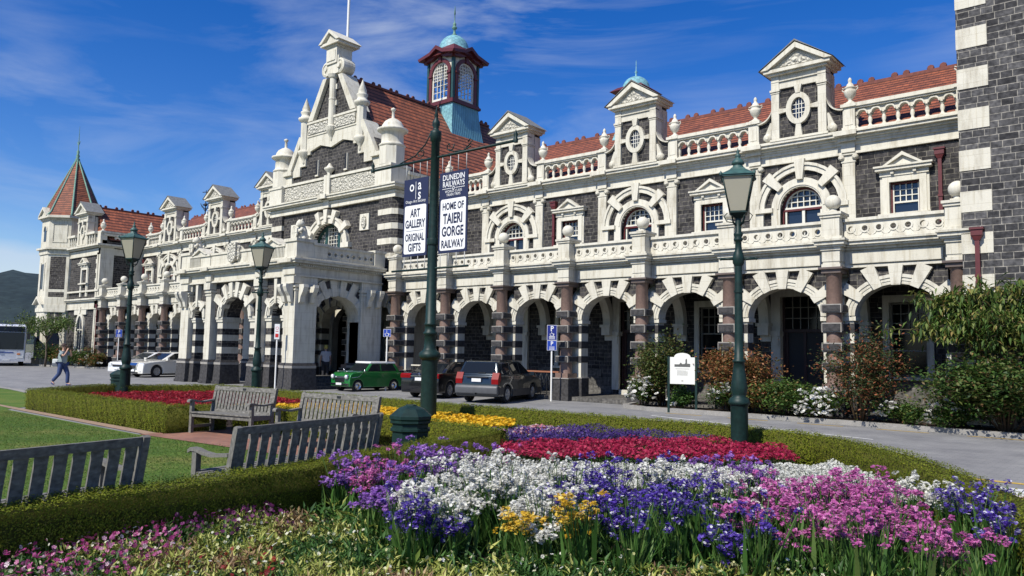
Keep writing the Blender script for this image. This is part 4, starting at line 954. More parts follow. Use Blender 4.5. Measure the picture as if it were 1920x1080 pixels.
# flagpole
m = MB(); m.lathe([(0.075, 16.9), (0.07, 22), (0.05, 27.5)], GC+0.0, 25.3, 0, 8); m.box(GC-0.15, GC+0.15, 25.15, 25.45, 16.8, 17.1); SP(m, "flagpole", WHITE)

# ---- ventilating lantern astride the roof
LX, LY = GC, 33.62; hw = 1.12
m = MB()
skirt = [(1.16, 17.12), (1.22, 16.4), (1.34, 15.5), (1.50, 14.6), (1.72, 13.6), (2.05, 12.2)]
for (a0, z0), (a1, z1) in zip(skirt[:-1], skirt[1:]):
    for k, (dx, dy) in enumerate(((0, -1), (1, 0), (0, 1), (-1, 0))):
        if dx == 0: q = [(LX-a0, LY+dy*a0, z0), (LX+a0, LY+dy*a0, z0), (LX+a1, LY+dy*a1, z1), (LX-a1, LY+dy*a1, z1)]
        else: q = [(LX+dx*a0, LY-a0, z0), (LX+dx*a0, LY+a0, z0), (LX+dx*a1, LY+a1, z1), (LX+dx*a1, LY-a1, z1)]
        m.add(q, [(0, 1, 2, 3)], 0 if dx == 0 else 1)
SP(m, "lantern_skirt", [TEAL, TEALL])
m = MB()
m.box(LX-hw-0.16, LX+hw+0.16, LY-hw-0.16, LY+hw+0.16, 17.12, 17.28, 0); m.box(LX-hw-0.08, LX+hw+0.08, LY-hw-0.08, LY+hw+0.08, 17.28, 17.40, 0)
for k in range(4):
    m.T = Matrix.Translation((LX, LY, 0)) @ Matrix.Rotation(k*PI/2, 4, 'Z')
    m.archwall(-hw, hw, 17.40, 20.6, -hw, -hw+0.18, 0, 0.72, 0.72, 19.15, 16, 1)
    m.ring(0, 19.15, 0.72, 0.72, 0.24, -hw-0.08, -hw, n=18, m=0)
    for s in (-1, 1):
        a, b = sorted((s*0.72, s*0.94)); m.box(a, b, -hw-0.08, -hw, 17.40, 19.05, 0); m.box(a-0.04, b+0.04, -hw-0.14, -hw, 19.02, 19.14, 0); m.box(*sorted((s*1.0, s*(hw+0.05))), -hw-0.06, -hw+0.05, 17.4, 20.2, 2)
    m.box(-0.12, 0.12, -hw-0.14, -hw, 19.85, 20.25, 0)
    # bracketed eaves rising to a small peak at each face
    for s in (-1, 1):
        m.prism([(0, 20.62), (s*0.55, 20.30), (s*1.5, 20.12), (s*1.62, 20.28), (s*0.6, 20.50), (0, 20.86)], -hw-0.50, -hw+0.1, 0)
        m.prism([(0, 20.34), (s*0.55, 20.08), (s*1.25, 19.98), (s*1.3, 20.15), (s*0.58, 20.31), (0, 20.63)], -hw-0.28, -hw+0.1, 0)
m.T = Matrix.Identity(4); m.frustum(LX, LY, 20.25, 20.95, 1.5, 1.5, 0.95, 0.95, 0)
lan = SP(m, "lantern", [MAROON, CREAMP, DKGREEN])
for k in range(4):
    g = MB(Matrix.Translation((LX, LY, 0)) @ Matrix.Rotation(k*PI/2, 4, 'Z'))
    g.ring(0, 19.15, 0.62, 0.62, 0.10, -hw+0.02, -hw+0.10, n=16, m=0); g.box(-0.72, -0.62, -hw+0.02, -hw+0.1, 17.42, 19.15, 0); g.box(0.62, 0.72, -hw+0.02, -hw+0.1, 17.42, 19.15, 0); g.box(-0.62, 0.62, -hw-0.02, -hw+0.1, 17.42, 17.56, 0)
    for x in (-0.3, 0, 0.3): g.box(x-0.022, x+0.022, -hw+0.03, -hw+0.08, 17.56, 19.15+math.sqrt(0.64**2-x*x), 0)
    for x in (-0.45, -0.15, 0.15, 0.45): g.box(x-0.016, x+0.016, -hw+0.03, -hw+0.08, 18.75, 19.15+math.sqrt(0.64**2-x*x), 0)
    for z in (17.98, 18.4): g.box(-0.62, 0.62, -hw+0.035, -hw+0.075, z-0.015, z+0.015, 0)
    for z in (18.75, 18.95, 19.15, 19.35, 19.55): w = 0.63 if z < 19.2 else math.sqrt(0.63**2-(z-19.15)**2); g.box(-w, w, -hw+0.034, -hw+0.076, z-0.018, z+0.018, 0)
    g.build("lantern_window", SASH, lan)
g = MB(); n = 10
g.lathe([(0.98, 20.88), (1.0, 20.95)]+[(0.97*math.cos(PI/2*i/n), 20.98+1.0*math.sin(PI/2*i/n)) for i in range(n)]+[(0.12, 21.98)], LX, LY, 0, 28)
g.build("dome", TEAL, lan)
g = MB(); g.lathe([(0.12, 21.95), (0.16, 22.05), (0.08, 22.15), (0.07, 22.4), (0.16, 22.46), (0.17, 22.54), (0.08, 22.62), (0.11, 22.7), (0.11, 22.78), (0.035, 22.9), (0.03, 23.4), (0.06, 23.42), (0.01, 24.0)], LX, LY, 0, 12); g.build("finial", VERD, lan)
# small cupola on the right wing, wind vane on the left wing
m = MB(); cx, cy = -19.5, 32.0
for (a0, z0), (a1, z1) in zip([(0.56, 14.15), (0.60, 13.5), (0.70, 12.8)], [(0.60, 13.5), (0.70, 12.8), (0.95, 11.9)]): m.frustum(cx, cy, z1, z0, a1, a1, a0, a0, 0)
m.box(cx-0.62, cx+0.62, cy-0.62, cy+0.62, 14.15, 14.72, 1); m.frustum(cx, cy, 14.72, 14.95, 0.95, 0.95, 0.66, 0.66, 1)
m.lathe([(0.70, 14.92)]+[(0.68*math.cos(PI/2*i/8), 14.94+0.62*math.sin(PI/2*i/8)) for i in range(8)]+[(0.05, 15.57), (0.04, 15.75), (0.08, 15.8), (0.02, 15.9), (0.015, 16.4)], cx, cy, 0, 20, 0); SP(m, "roof_cupola", [TEAL, MAROON])
m = MB(); cx, cy = -61.9, 32.0; m.lathe([(0.05, 12.85), (0.04, 13.9), (0.025, 15.1)], cx, cy, 0, 6)
for s in (-1, 1):
    m.tube([(cx, cy, 13.3), (cx+s*0.3, cy, 13.5), (cx+s*0.48, cy, 13.75), (cx+s*0.45, cy, 13.95), (cx+s*0.33, cy, 13.85)], 0.035, 6); m.tube([(cx, cy, 13.5), (cx, cy+s*0.3, 13.6), (cx, cy+s*0.45, 13.9)], 0.03, 6)
m.lathe([(0.0, -0.16), (0.14, -0.08), (0.16, 0), (0.14, 0.08), (0, 0.16)], cx, cy, 13.85, 8); m.box(cx-0.5, cx+0.5, cy-0.02, cy+0.02, 14.3, 14.36); m.tube([(cx-0.6, cy, 15.0), (cx+0.55, cy, 14.9)], 0.035, 6); m.prism([(cx+0.3, 14.7), (cx+0.65, 14.72), (cx+0.65, 15.1), (cx+0.3, 15.1), (cx+0.2, 14.9)], cy-0.02, cy+0.02); SP(m, "wind_vane", IRON)

# =================================================================== FAR LEFT PAVILION AND TURRET
EX = -63.1; EY = 24.3
m = MB(); m.box(-70, EX, EY+0.05, 30, 0, 10.0, 0)
SP(m, "pavilion_wall", BAS)
m = MB()
for z0, z1, d in ((0, 0.5, 0.10), (4.55, 4.62, 0.10), (4.62, 5.2, 0.06), (5.2, 5.3, 0.22), (5.3, 5.42, 0.30), (5.95, 6.08, 0.12), (8.85, 9.35, 0.06), (9.42, 9.52, 0.26), (9.52, 9.66, 0.42), (10.55, 10.70, 0.1)):
    m.box(-69.6, EX+d, EY-d, 27.6, z0, z1)
m.box(-69.6, EX, EY-0.1, EY+0.4, 9.66, 10.55)
for y0, y1 in ((EY-0.06, EY+0.95), (26.75, 27.55)): m.box(EX-0.3, EX+0.09, y0, y1, 0.5, 9.6)
m.box(EX-0.55, EX-0.2, EY-0.06, EY+0.3, 0.5, 9.0); pass
for k in range(9):
    z = 5.5+0.38*k; m.box(EX-0.78 if k % 2 else EX-0.62, EX-0.5, EY-0.03, EY+0.2, z, z+0.34)
SP(m, "pavilion_dressings", CREAM)
m = MB()
c = -66.3; m.ring(c, 3.0, 0.55, 1.05, 0.28, EY-0.08, EY+0.2, n=14); 
for s in (-1, 1): a, b = sorted((c+s*0.55, c+s*0.83)); m.box(a, b, EY-0.08, EY+0.2, 0.6, 3.0)
m.box(c-1.2, c+1.2, EY-0.07, EY+0.1, 4.15, 4.55); m.wedge(c, 3.0, 0.55, 1.05, PI/2, 0.2, 0.7, 0.2, 0.3, EY-0.12, EY+0.1)
o = SP(m, "pointed_window", CREAMP)
g = MB(); g.prism([(c-0.55, 0.6), (c+0.55, 0.6)]+[(c+0.55*math.cos(PI*i/12), 3.0+1.05*math.sin(PI*i/12)) for i in range(13)], EY+0.02, EY+0.045); g.build("pane", GLASS, o)
g = MB(); g.box(c-0.03, c+0.03, EY-0.02, EY+0.02, 0.6, 4.0); g.box(c-0.55, c+0.55, EY-0.02, EY+0.018, 2.9, 3.0); g.box(c-0.55, c-0.48, EY-0.02, EY+0.02, 0.6, 3.0); g.box(c+0.48, c+0.55, EY-0.02, EY+0.02, 0.6, 3.0); g.build("sash", SASH, o)
dup(pw, -66.0, EY+0.02); dup(dm, -66.6, EY-0.05); dup(pd, -63.5, EY+0.0); dup(ur, -63.5, EY+0.0)
for x0, x1 in ((-69.2, -67.6), (-65.6, -63.7)):
    m = MB()
    for i in range(4):
        w = (x1-x0)/4; cc = x0+w*(i+0.5); m.lathe([(0.08, 9.7), (0.05, 9.9), (0.09, 10.05), (0.05, 10.3), (0.08, 10.5)], cc, EY-0.2, 0, 8)
    m.box(x0, x1, EY-0.35, EY-0.05, 10.5, 10.68); SP(m, "pavilion_balustrade", CREAMP)
m = MB(); m.prism([(-70.0, 9.9), (-63.1, 9.9), (-63.1, 10.1), (-66.5, 13.05), (-70.0, 10.1)], EY+0.6, 36, 0); crest(m, EY+0.8, 36, -66.5, 13.05, 'y'); SP(m, "pavilion_roof", [TILEG, RIDGE])
m = MB(sideM(EX+0.05))
for i in range(6): c = 25.5+0.42*i; m.archwall(c-0.21, c+0.21, 9.66, 10.35, 0.08, 0.30, c, 0.11, 0.11, 10.1, 8)
m.box(24.4, 27.4, 0.0, 0.36, 10.35, 10.52); SP(m, "pavilion_balustrade", CREAMP)
# corner turret: square with chamfered corners
TC = (-71.25, 25.05)
def cham(r, c): return [(TC[0]-r+c, TC[1]-r), (TC[0]+r-c, TC[1]-r), (TC[0]+r, TC[1]-r+c), (TC[0]+r, TC[1]+r-c), (TC[0]+r-c, TC[1]+r), (TC[0]-r+c, TC[1]+r), (TC[0]-r, TC[1]+r-c), (TC[0]-r, TC[1]-r+c)]
m = MB()
R, CH = 2.1, 1.23
for z0, z1, d, mt in ((0, 0.6, 0.10, 0), (0.6, 4.4, 0.0, 0), (4.4, 5.0, 0.08, 0), (5.0, 5.6, 0.04, 0), (5.6, 9.2, 0.0, 0), (9.2, 9.6, 0.08, 0), (9.6, 9.75, 0.25, 0), (9.75, 12.1, 0.0, 0), (12.1, 12.25, 0.1, 0), (12.25, 12.45, 0.28, 0)):
    m.prismz(cham(R+d, CH), z0, z1, mt)
# dark panels on each face, pediment over the front window
dg = Matrix.Translation((TC[0]+R-CH/2, TC[1]-R+CH/2, 0)) @ Matrix.Rotation(PI/4, 4, 'Z'); fr = Matrix.Translation((TC[0], TC[1]-R, 0)); rg = Matrix.Translation((TC[0]+R, TC[1], 0)) @ Matrix.Rotation(PI/2, 4, 'Z')
m.T = dg; m.box(-0.62, 0.62, -0.01, 0.1, 6.3, 9.0, 1); m.box(-0.62, 0.62, -0.01, 0.1, 5.65, 6.05, 1); m.box(-0.6, -0.06, -0.01, 0.1, 3.2, 4.35, 1); m.box(0.06, 0.6, -0.01, 0.1, 3.2, 4.35, 1); m.ring(0, 2.3, 0.5, 0.6, 0.16, -0.05, 0.1, n=12); m.prism([(-0.5, 0.6), (0.5, 0.6)]+[(0.5*math.cos(PI*i/10), 2.3+0.6*math.sin(PI*i/10)) for i in range(11)], -0.015, 0.1, 2); m.holewall(-0.6, 0.6, 10.2, 11.8, -0.04, 0.02, -0.52, 0.52, 10.28, 11.72, 0)
m.T = fr; m.box(-0.34, 0.34, -0.015, 0.1, 6.3, 8.4, 2); m.box(-0.5, -0.34, -0.05, 0.1, 6.2, 8.5, 0); m.box(0.34, 0.5, -0.05, 0.1, 6.2, 8.5, 0)
m.prism([(-0.28, 10.3), (0.28, 10.3), (0.28, 11.2), (0.15, 11.5), (0, 11.6), (-0.15, 11.5), (-0.28, 11.2)], -0.015, 0.1, 2); m.ring(0, 11.2, 0.28, 0.4, 0.12, -0.06, 0.02, n=10)
for s in (-1, 1): m.prism([(s*0.95, 5.0), (s*0.75, 5.0), (0, 5.5), (0, 5.68)], -0.35, 0.1); m.prism([(s*0.95, 12.45), (s*0.75, 12.45), (0, 13.0), (0, 13.2)], -0.35, 0.9)
m.prism([(-0.75, 12.45), (0.75, 12.45), (0, 13.0)], -0.2, 0.9); m.box(-0.35, 0.35, -0.012, 0.1, 1.0, 3.2, 2)
m.T = rg; m.box(-0.6, 0.6, -0.01, 0.1, 6.3, 9.0, 1)
tu = SP(m, "corner_tower", [CREAM, BAS, GLASS])
g = MB(); P = cham(R+0.22, CH+0.1); ap = (TC[0], TC[1], 17.8)
bell = [(1.0, 12.45), (0.90, 12.75), (0.03, 17.8)]
rings = [[(TC[0]+(x-TC[0])*k, TC[1]+(y-TC[1])*k, z) for x, y in P] for k, z in bell]
vs = sum(rings, []); fs = [(8*j+i, 8*j+(i+1) % 8, 8*j+8+(i+1) % 8, 8*j+8+i) for j in range(2) for i in range(8)]; g.add(vs, fs, 0)
for i in range(8): g.tube([rings[j][i] for j in range(3)], [0.09, 0.085, 0.05], 6, 1)
g.lathe([(0.16, 17.6), (0.2, 17.75), (0.1, 17.9), (0.16, 18.05), (0.09, 18.2), (0.12, 18.45), (0.04, 18.6), (0.03, 19.6), (0.01, 20.7)], TC[0], TC[1], 0, 10, 1)
for s in (-1, 1): g.tube([(TC[0], TC[1], 19.0), (TC[0]+s*0.2, TC[1], 19.15), (TC[0]+s*0.26, TC[1], 19.35)], 0.03, 5, 1)
g.build("spire", [TILE, VERD], tu)
m = MB(); m.box(-84, -74, 28, 34, 0, 4.2, 0); m.box(-84.3, -73.8, 27.7, 34.3, 4.2, 4.5, 1); m.frustum(-79, 31, 4.5, 6.0, 5.3, 3.4, 3.5, 0.3, 2); SP(m, "annex", [BAS, CREAM, SLATE])

# =================================================================== GROUND
def sheet(name, poly, z, mat, label=None):
    m = MB(); m.add([(x, y, z) for x, y in poly], [list(range(len(poly)))]); o = m.build(name, mat); tag(o, kind='structure'); return o
def groundmat(name, c1, c2, scale, c3=None, rough=0.9, bump=0.3, fine=60):
    m, n, l, b = newmat(name); g = n.new('ShaderNodeNewGeometry')
    t = n.new('ShaderNodeTexNoise'); t.inputs['Scale'].default_value = scale; t.inputs['Detail'].default_value = 8; t.inputs['Roughness'].default_value = 0.65; l.new(g.outputs['Position'], t.inputs['Vector'])
    st = [(0.3, c1), (0.68, c2)]
    if c3: st = [(0.25, c1), (0.5, c2), (0.75, c3)]
    r = ramp(n, st); l.new(t.outputs[0], r.inputs[0])
    f = n.new('ShaderNodeTexNoise'); f.inputs['Scale'].default_value = fine; f.inputs['Detail'].default_value = 3; l.new(g.outputs['Position'], f.inputs['Vector'])
    r2 = ramp(n, [(0.3, (0.75, 0.75, 0.75)), (0.7, (1.2, 1.2, 1.2))]); l.new(f.outputs[0], r2.inputs[0])
    mm = n.new('ShaderNodeMixRGB'); mm.blend_type = 'MULTIPLY'; mm.inputs[0].default_value = 1; l.new(r.outputs[0], mm.inputs[1]); l.new(r2.outputs[0], mm.inputs[2]); l.new(mm.outputs[0], b.inputs['Base Color'])
    b.inputs['Roughness'].default_value = rough; b.inputs['Specular IOR Level'].default_value = 0.25
    u = n.new('ShaderNodeBump'); u.inputs['Strength'].default_value = bump; u.inputs['Distance'].default_value = 0.02; l.new(f.outputs[0], u.inputs['Height']); l.new(u.outputs[0], b.inputs['Normal'])
    return m
def brickmat(name, c1, c2, mo, bw, rh, ms=0.006):
    m, n, l, b = newmat(name); g = n.new('ShaderNodeNewGeometry'); t = n.new('ShaderNodeTexBrick'); l.new(g.outputs['Position'], t.inputs['Vector'])
    t.inputs['Scale'].default_value = 1; t.inputs['Brick Width'].default_value = bw; t.inputs['Row Height'].default_value = rh; t.inputs['Mortar Size'].default_value = ms
    t.inputs['Color1'].default_value = (*c1, 1); t.inputs['Color2'].default_value = (*c2, 1); t.inputs['Mortar'].default_value = (*mo, 1)
    no = n.new('ShaderNodeTexNoise'); no.inputs['Scale'].default_value = 0.8; no.inputs['Detail'].default_value = 9; no.inputs['Roughness'].default_value = 0.7; l.new(g.outputs['Position'], no.inputs['Vector'])
    r = ramp(n, [(0.3, (0.62, 0.62, 0.64)), (0.7, (1.18, 1.17, 1.13))]); l.new(no.outputs[0], r.inputs[0])
    mm = n.new('ShaderNodeMixRGB'); mm.blend_type = 'MULTIPLY'; mm.inputs[0].default_value = 1; l.new(t.outputs[0], mm.inputs[1]); l.new(r.outputs[0], mm.inputs[2]); l.new(mm.outputs[0], b.inputs['Base Color']); b.inputs['Roughness'].default_value = 0.85
    return m
PAVE = brickmat("grey_pavers", (0.225, 0.225, 0.225), (0.25, 0.247, 0.243), (0.19, 0.19, 0.19), 0.22, 0.11, 0.008)
BRICKP = brickmat("red_brick_paving", (0.34, 0.155, 0.10), (0.27, 0.12, 0.08), (0.20, 0.15, 0.12), 0.23, 0.075)
LAWNM = groundmat("lawn_turf", (0.042, 0.095, 0.012), (0.085, 0.145, 0.018), 0.7, (0.20, 0.185, 0.05), bump=0.5, fine=45)
SOIL = groundmat("garden_soil", (0.035, 0.024, 0.017), (0.07, 0.05, 0.034), 4.0)
KERBM = groundmat("kerb_concrete", (0.23, 0.22, 0.20), (0.33, 0.315, 0.285), 3.0)
EDGEM = groundmat("brick_edging", (0.27, 0.175, 0.12), (0.36, 0.26, 0.19), 5.0)
YELM = plain("road_paint_yellow", (0.50, 0.33, 0.06), 0.8, var=0.25, scale=20)
WHTM = plain("road_paint_white", (0.60, 0.60, 0.57), 0.8, var=0.2, scale=20)
sheet("ground", [(-4000, -1500), (3000, -1500), (3000, 5000), (-4000, 5000)], -0.05, groundmat("far_ground", (0.09, 0.10, 0.06), (0.15, 0.15, 0.10), 0.05))
sheet("road", [(-160, -60), (60, -60), (60, 60), (-160, 60)], 0.0, PAVE)
sheet("lawn", [(-40, -30), (-6.9, -30), (-6.9, 5), (-8.3, 9.4), (-16.2, 8.3), (-16.2, 7.2), (-24.4, 7.2), (-26.8, 9.6), (-34.6, 10.25), (-80, 10.3), (-80, -30)], 0.008, LAWNM)
sheet("garden_edging", [(-27, 7.5), (-24.3, 7.36), (-15.6, 7.3), (-15.6, 7.6), (-27, 7.6)], 0.014, EDGEM)
sheet("brick_path", [(-16.2, 7.2), (-8.7, 7.9), (-8.3, 9.7), (-9.2, 10.0), (-16.2, 9.4)], 0.018, BRICKP)
sheet("garden_soil", [(-26.4, 10.4), (-24.5, 7.7), (-15.9, 7.7), (-15.9, 9.3), (-8.6, 10.0), (-7.5, 5.0), (-7.2, -4), (6, -4), (6, 6.6), (-0.2, 6.6), (-1.0, 9.0), (-2.7, 11.9), (-4.3, 13.5), (-24.9, 13.7)], 0.022, SOIL)
sheet("lawn_border", [(-34.9, 10.3), (-26.7, 9.5), (-26.4, 9.8), (-34.6, 10.6), (-80, 10.65), (-80, 10.35)], 0.012, KERBM)
# kerbed beds in front of the arcade
def kerb(pts, name="kerb"):
    m = MB()
    for (x0, y0), (x1, y1) in zip(pts[:-1], pts[1:]):
        d = Vector((x1-x0, y1-y0, 0)); L = d.length; a = math.atan2(d.y, d.x); m.T = Matrix.Translation((x0, y0, 0)) @ Matrix.Rotation(a, 4, 'Z'); m.box(-0.02, L+0.02, -0.09, 0.09, 0, 0.13); m.T = Matrix.Identity(4)
    o = m.build(name, KERBM); tag(o, kind='structure'); return o
kerb([(-14.6, 24.0), (-14.3, 22.9), (-13.2, 22.35), (-9.8, 22.5), (-6.4, 22.45), (-2.4, 22.1), (3, 21.7)])
sheet("bed_soil", [(-14.5, 24.0), (-14.2, 22.95), (-13.2, 22.42), (-9.8, 22.56), (-6.4, 22.5), (-2.4, 22.15), (3, 21.8), (3, 24.0)], 0.09, SOIL)
kerb([(-72, 21.6), (-68.0, 22.2), (-60.5, 23.4), (-59.8, 24.4)])
sheet("bed_soil", [(-72, 21.65), (-68, 22.25), (-60.5, 23.45), (-59.8, 24.3), (-72, 24.2)], 0.08, SOIL)
m = MB()
for i in range(6): x = -12.2+2.1*i; m.add([(x, 21.86-0.035*i, 0.005), (x+1.25, 21.84-0.035*i, 0.005), (x+1.25, 21.94-0.035*i, 0.005), (x, 21.96-0.035*i, 0.005)], [(0, 1, 2, 3)])
m.add([(-3.3, 13.98, 0.005), (4, 13.9, 0.005), (4, 14.05, 0.005), (-3.3, 14.13, 0.005)], [(0, 1, 2, 3)])
tag(m.build("road_marking", YELM), kind='structure')
m = MB(); m.add([(-12, 20.6, 0.005), (-5.2, 18.9, 0.005), (-5.2, 19.0, 0.005), (-12, 20.72, 0.005)], [(0, 1, 2, 3)]); tag(m.build("road_marking", WHTM), kind='structure')
m = MB()
for i in range(60): x = -2.6+0.11*i; m.box(x, x+0.095, 12.75-0.03*i*0.3, 13.35-0.03*i*0.3, 0.004, 0.03)
tag(m.build("drain_strip", plain("ribbed_white_strip", (0.62, 0.62, 0.60), 0.7, var=0.1)), kind='structure')
sheet("footpath", [(-2.2, 11.2), (6, 9.5), (6, 12.2), (-2.4, 12.72)], 0.005, BRICKP)
# hills behind, with forest; blue of distance haze mixed into its colour
hm = groundmat("haze_tinted_forest", (0.012, 0.022, 0.026), (0.028, 0.045, 0.045), 0.02, bump=0.2, fine=0.12)
m = MB(); n = 40; vs = []; fs = []
for j in range(8):
    for i in range(n+1):
        a = rad(40+i*90/n); R = 900+j*110; hgt = 160*math.sin(PI*min(1, j/5.0)/2)*(0.75+0.25*math.sin(i*0.55+0.6)+0.10*math.sin(i*1.9+j))*(1.0 if i > 22 else 0.30+0.03*i)
        vs.append((-R*math.sin(a), R*math.cos(a), hgt-3))
for j in range(7):
    for i in range(n): fs.append((j*(n+1)+i, j*(n+1)+i+1, (j+1)*(n+1)+i+1, (j+1)*(n+1)+i))
m.add(vs, fs, 0, True); tag(m.build("hill", hm), kind='structure')

# =================================================================== GARDEN
# grass blades in clumps near the viewer
L = NM(); P = sample_poly([(-7.4, 3.2), (-8.4, 8.8), (-15.9, 7.1), (-24, 7.1), (-24, 3.0), (-12, 0.5)], 900); n = len(P)
L.add(*LEAF, np.c_[P, np.full(n, 0.016)], rng.random(n)*6.3, rng.normal(0.25, 0.3, n), 0.02+0.022*rng.random(n), 0)
GRASSM = leafy("grass_blades", [(0.0, (0.04, 0.095, 0.010)), (0.6, (0.085, 0.15, 0.018)), (1.0, (0.20, 0.19, 0.06))], trans=0.3)
tag(L.build("grass", GRASSM), "short mown lawn grass between the benches and the hedges", "grass", kind='stuff')
HEDGEM = leafy("hedge_leaves", [(0.0, (0.070, 0.102, 0.008)), (0.5, (0.132, 0.162, 0.012)), (0.9, (0.20, 0.212, 0.020)), (1.0, (0.16, 0.13, 0.03))], trans=0.04, spec=0.15)
HEDGEC = groundmat("hedge_core", (0.05, 0.055, 0.006), (0.085, 0.085, 0.010), 8.0)
def hedge(label, pts, w=0.5, h=0.55, dens=900, ls=0.04):
    m = MB(); P = [Vector((x, y, 0)) for x, y in pts]; nrm = []
    for i in range(len(P)):
        a = (P[i]-P[i-1]).normalized() if i else None; b = (P[i+1]-P[i]).normalized() if i < len(P)-1 else None
        d = ((a or b)+(b or a)).normalized(); nn = Vector((-d.y, d.x, 0)); k = 1/max(0.5, nn.dot(Vector((-(b or a).y, (b or a).x, 0)))); nrm.append(nn*k)
    hw = w/2-0.03; vs = []
    for p, q in zip(P, nrm): vs += [tuple(p-q*hw), tuple(p+q*hw), tuple(p+q*hw+Vector((0, 0, h-0.03))), tuple(p-q*hw+Vector((0, 0, h-0.03)))]
    fs = [(0, 1, 2, 3)]+[(4*i+k, 4*i+(k+1) % 4, 4*i+4+(k+1) % 4, 4*i+4+k) for i in range(len(P)-1) for k in range(4)]+[tuple(4*(len(P)-1)+k for k in (3, 2, 1, 0))]
    N = NM(); tri = []
    for f in fs: tri += [(f[0], f[1], f[2]), (f[0], f[2], f[3])]
    N.raw(vs, tri, 1)
    for i in range(len(P)-1):
        a, b = P[i], P[i+1]; Ls = (b-a).length; d = (b-a)/Ls; ang = math.atan2(d.y, d.x); cnt = int(Ls*dens*(w+2*h)); s = rng.random(cnt); u = rng.random(cnt)*(w+2*h)
        q0 = np.array(nrm[i]); q1 = np.array(nrm[i+1]); q = q0+(q1-q0)*s[:, None]; base = np.array(a)+np.outer(s, np.array(b-a))
        top = (u > h) & (u < h+w); lft = u >= h+w
        off = np.where(top, u-h-w/2, np.where(lft, w/2, -w/2)); z = np.where(top, h, np.where(lft, u-h-w, u))
        jit = rng.normal(0, 0.017, (cnt, 3))+(np.sin(base[:, :1]*7+base[:, 1:2]*5)*0.012)+(np.sin(base[:, :1]*23+z[:, None]*19)*np.sin(base[:, 1:2]*21+u[:, None]*13)*0.014)
        pos = base+q*off[:, None]+np.c_[np.zeros(cnt), np.zeros(cnt), z]+jit
        tilt = np.where(top, rng.normal(0, 0.42, cnt), PI/2*np.where(lft, -1, 1)+rng.normal(0, 0.13, cnt)); yaw = ang+rng.normal(0, 1, cnt)*np.where(top, 0.5, 0.15)
        N.add(*LEAF, pos, yaw, tilt, ls*(0.6+0.8*rng.random(cnt)), 0, roll=rng.random(cnt)*6.3)
    for e, o in ((0, -1), (len(P)-1, 1)):                                         # trimmed ends
        d = (P[1]-P[0] if e == 0 else P[-1]-P[-2]).normalized(); cnt = int(dens*w*h); pos = np.array(P[e])+np.outer((rng.random(cnt)-.5)*w, np.array(nrm[e]))+np.outer(np.ones(cnt), np.array(d)*o*0.0)+np.c_[np.zeros(cnt), np.zeros(cnt), rng.random(cnt)*h]+rng.normal(0, 0.014, (cnt, 3))
        N.add(*LEAF, pos, np.full(cnt, math.atan2(d.y, d.x)+PI/2)+rng.normal(0, .5, cnt), PI/2+rng.normal(0, .5, cnt), ls*(0.6+0.8*rng.random(cnt)), 0, roll=rng.random(cnt)*6.3)
    o = N.build("box_hedge", [HEDGEM, HEDGEC], loc=(pts[0][0], pts[0][1], 0)); tag(o, label, "hedge", "clipped low hedges round the beds"); return o
hedge("low clipped hedge along the lawn side of the left red flower bed", [(-26.0, 10.5), (-24.2, 7.86), (-16.2, 7.86), (-16.2, 9.0)], dens=3200, ls=0.028)
hedge("long clipped hedge beside the road behind the red and yellow beds", [(-25.9, 10.9), (-24.8, 13.55), (-20, 13.55), (-12, 13.8), (-6, 14.0), (-4.45, 13.5), (-3.0, 11.95), (-2.05, 10.45), (-1.15, 8.8), (-0.5, 6.8)], w=0.52, h=0.52, dens=3000, ls=0.028)
hedge("shaded near hedge running behind the slatted backs of two benches", [(-6.9, 0.2), (-7.37, 5.0), (-8.5, 9.45)], w=0.46, dens=8000, ls=0.020)
hedge("short sunlit hedge behind the two benches that face the lawn", [(-15.9, 9.3), (-11.3, 10.05), (-8.6, 9.75)], w=0.46, dens=3600, ls=0.027)

def bed(name, label, poly, z, dens, sizes, stops, tpl=FLOWER5, leafstops=None, leafdens=600, cat="flowers", jitter=0.05, tiltv=0.5, trans=0.2):
    N = NM(); fm = leafy(name+"_petals", stops, trans=trans); lm = leafy(name+"_leaves", leafstops or [(0, (0.018, 0.045, 0.01)), (1, (0.05, 0.10, 0.02))])
    P = sample_poly(poly, leafdens); n = len(P); zz = z*(0.25+0.75*rng.random(n)**0.6)-0.02
    N.add(*LEAF, np.c_[P, zz], rng.random(n)*6.3, rng.normal(0.3, 0.5, n), 0.05+0.05*rng.random(n), 1, roll=rng.random(n)*6.3)
    P = sample_poly(poly, dens); n = len(P); bump = 0.5+0.5*np.sin(P[:, 0]*5+1.3*np.sin(P[:, 1]*4))*np.sin(P[:, 1]*6)
    zz = z-0.05+jitter*(rng.random(n)+bump)
    N.add(*tpl, np.c_[P, zz], rng.random(n)*6.3, rng.normal(0.25, tiltv, n), sizes[0]+(sizes[1]-sizes[0])*rng.random(n), 0)
    o = N.build(name, [fm, lm], loc=(poly[0][0], poly[0][1], 0)); tag(o, label, cat, kind='stuff'); return o
bed("red_flowers", "mass of scarlet bedding flowers inside the far left hedge", [(-24.2, 8.2), (-16.6, 8.2), (-16.6, 9.4), (-18.6, 10.2), (-18.2, 12), (-17.6, 13.2), (-24.6, 13.2), (-25.6, 10.7)], 0.34, 650, (0.03, 0.06), [(0, (0.12, 0.004, 0.010)), (0.6, (0.30, 0.008, 0.022)), (1, (0.48, 0.025, 0.03))], leafstops=[(0, (0.10, 0.015, 0.012)), (1, (0.06, 0.05, 0.015))], leafdens=300)
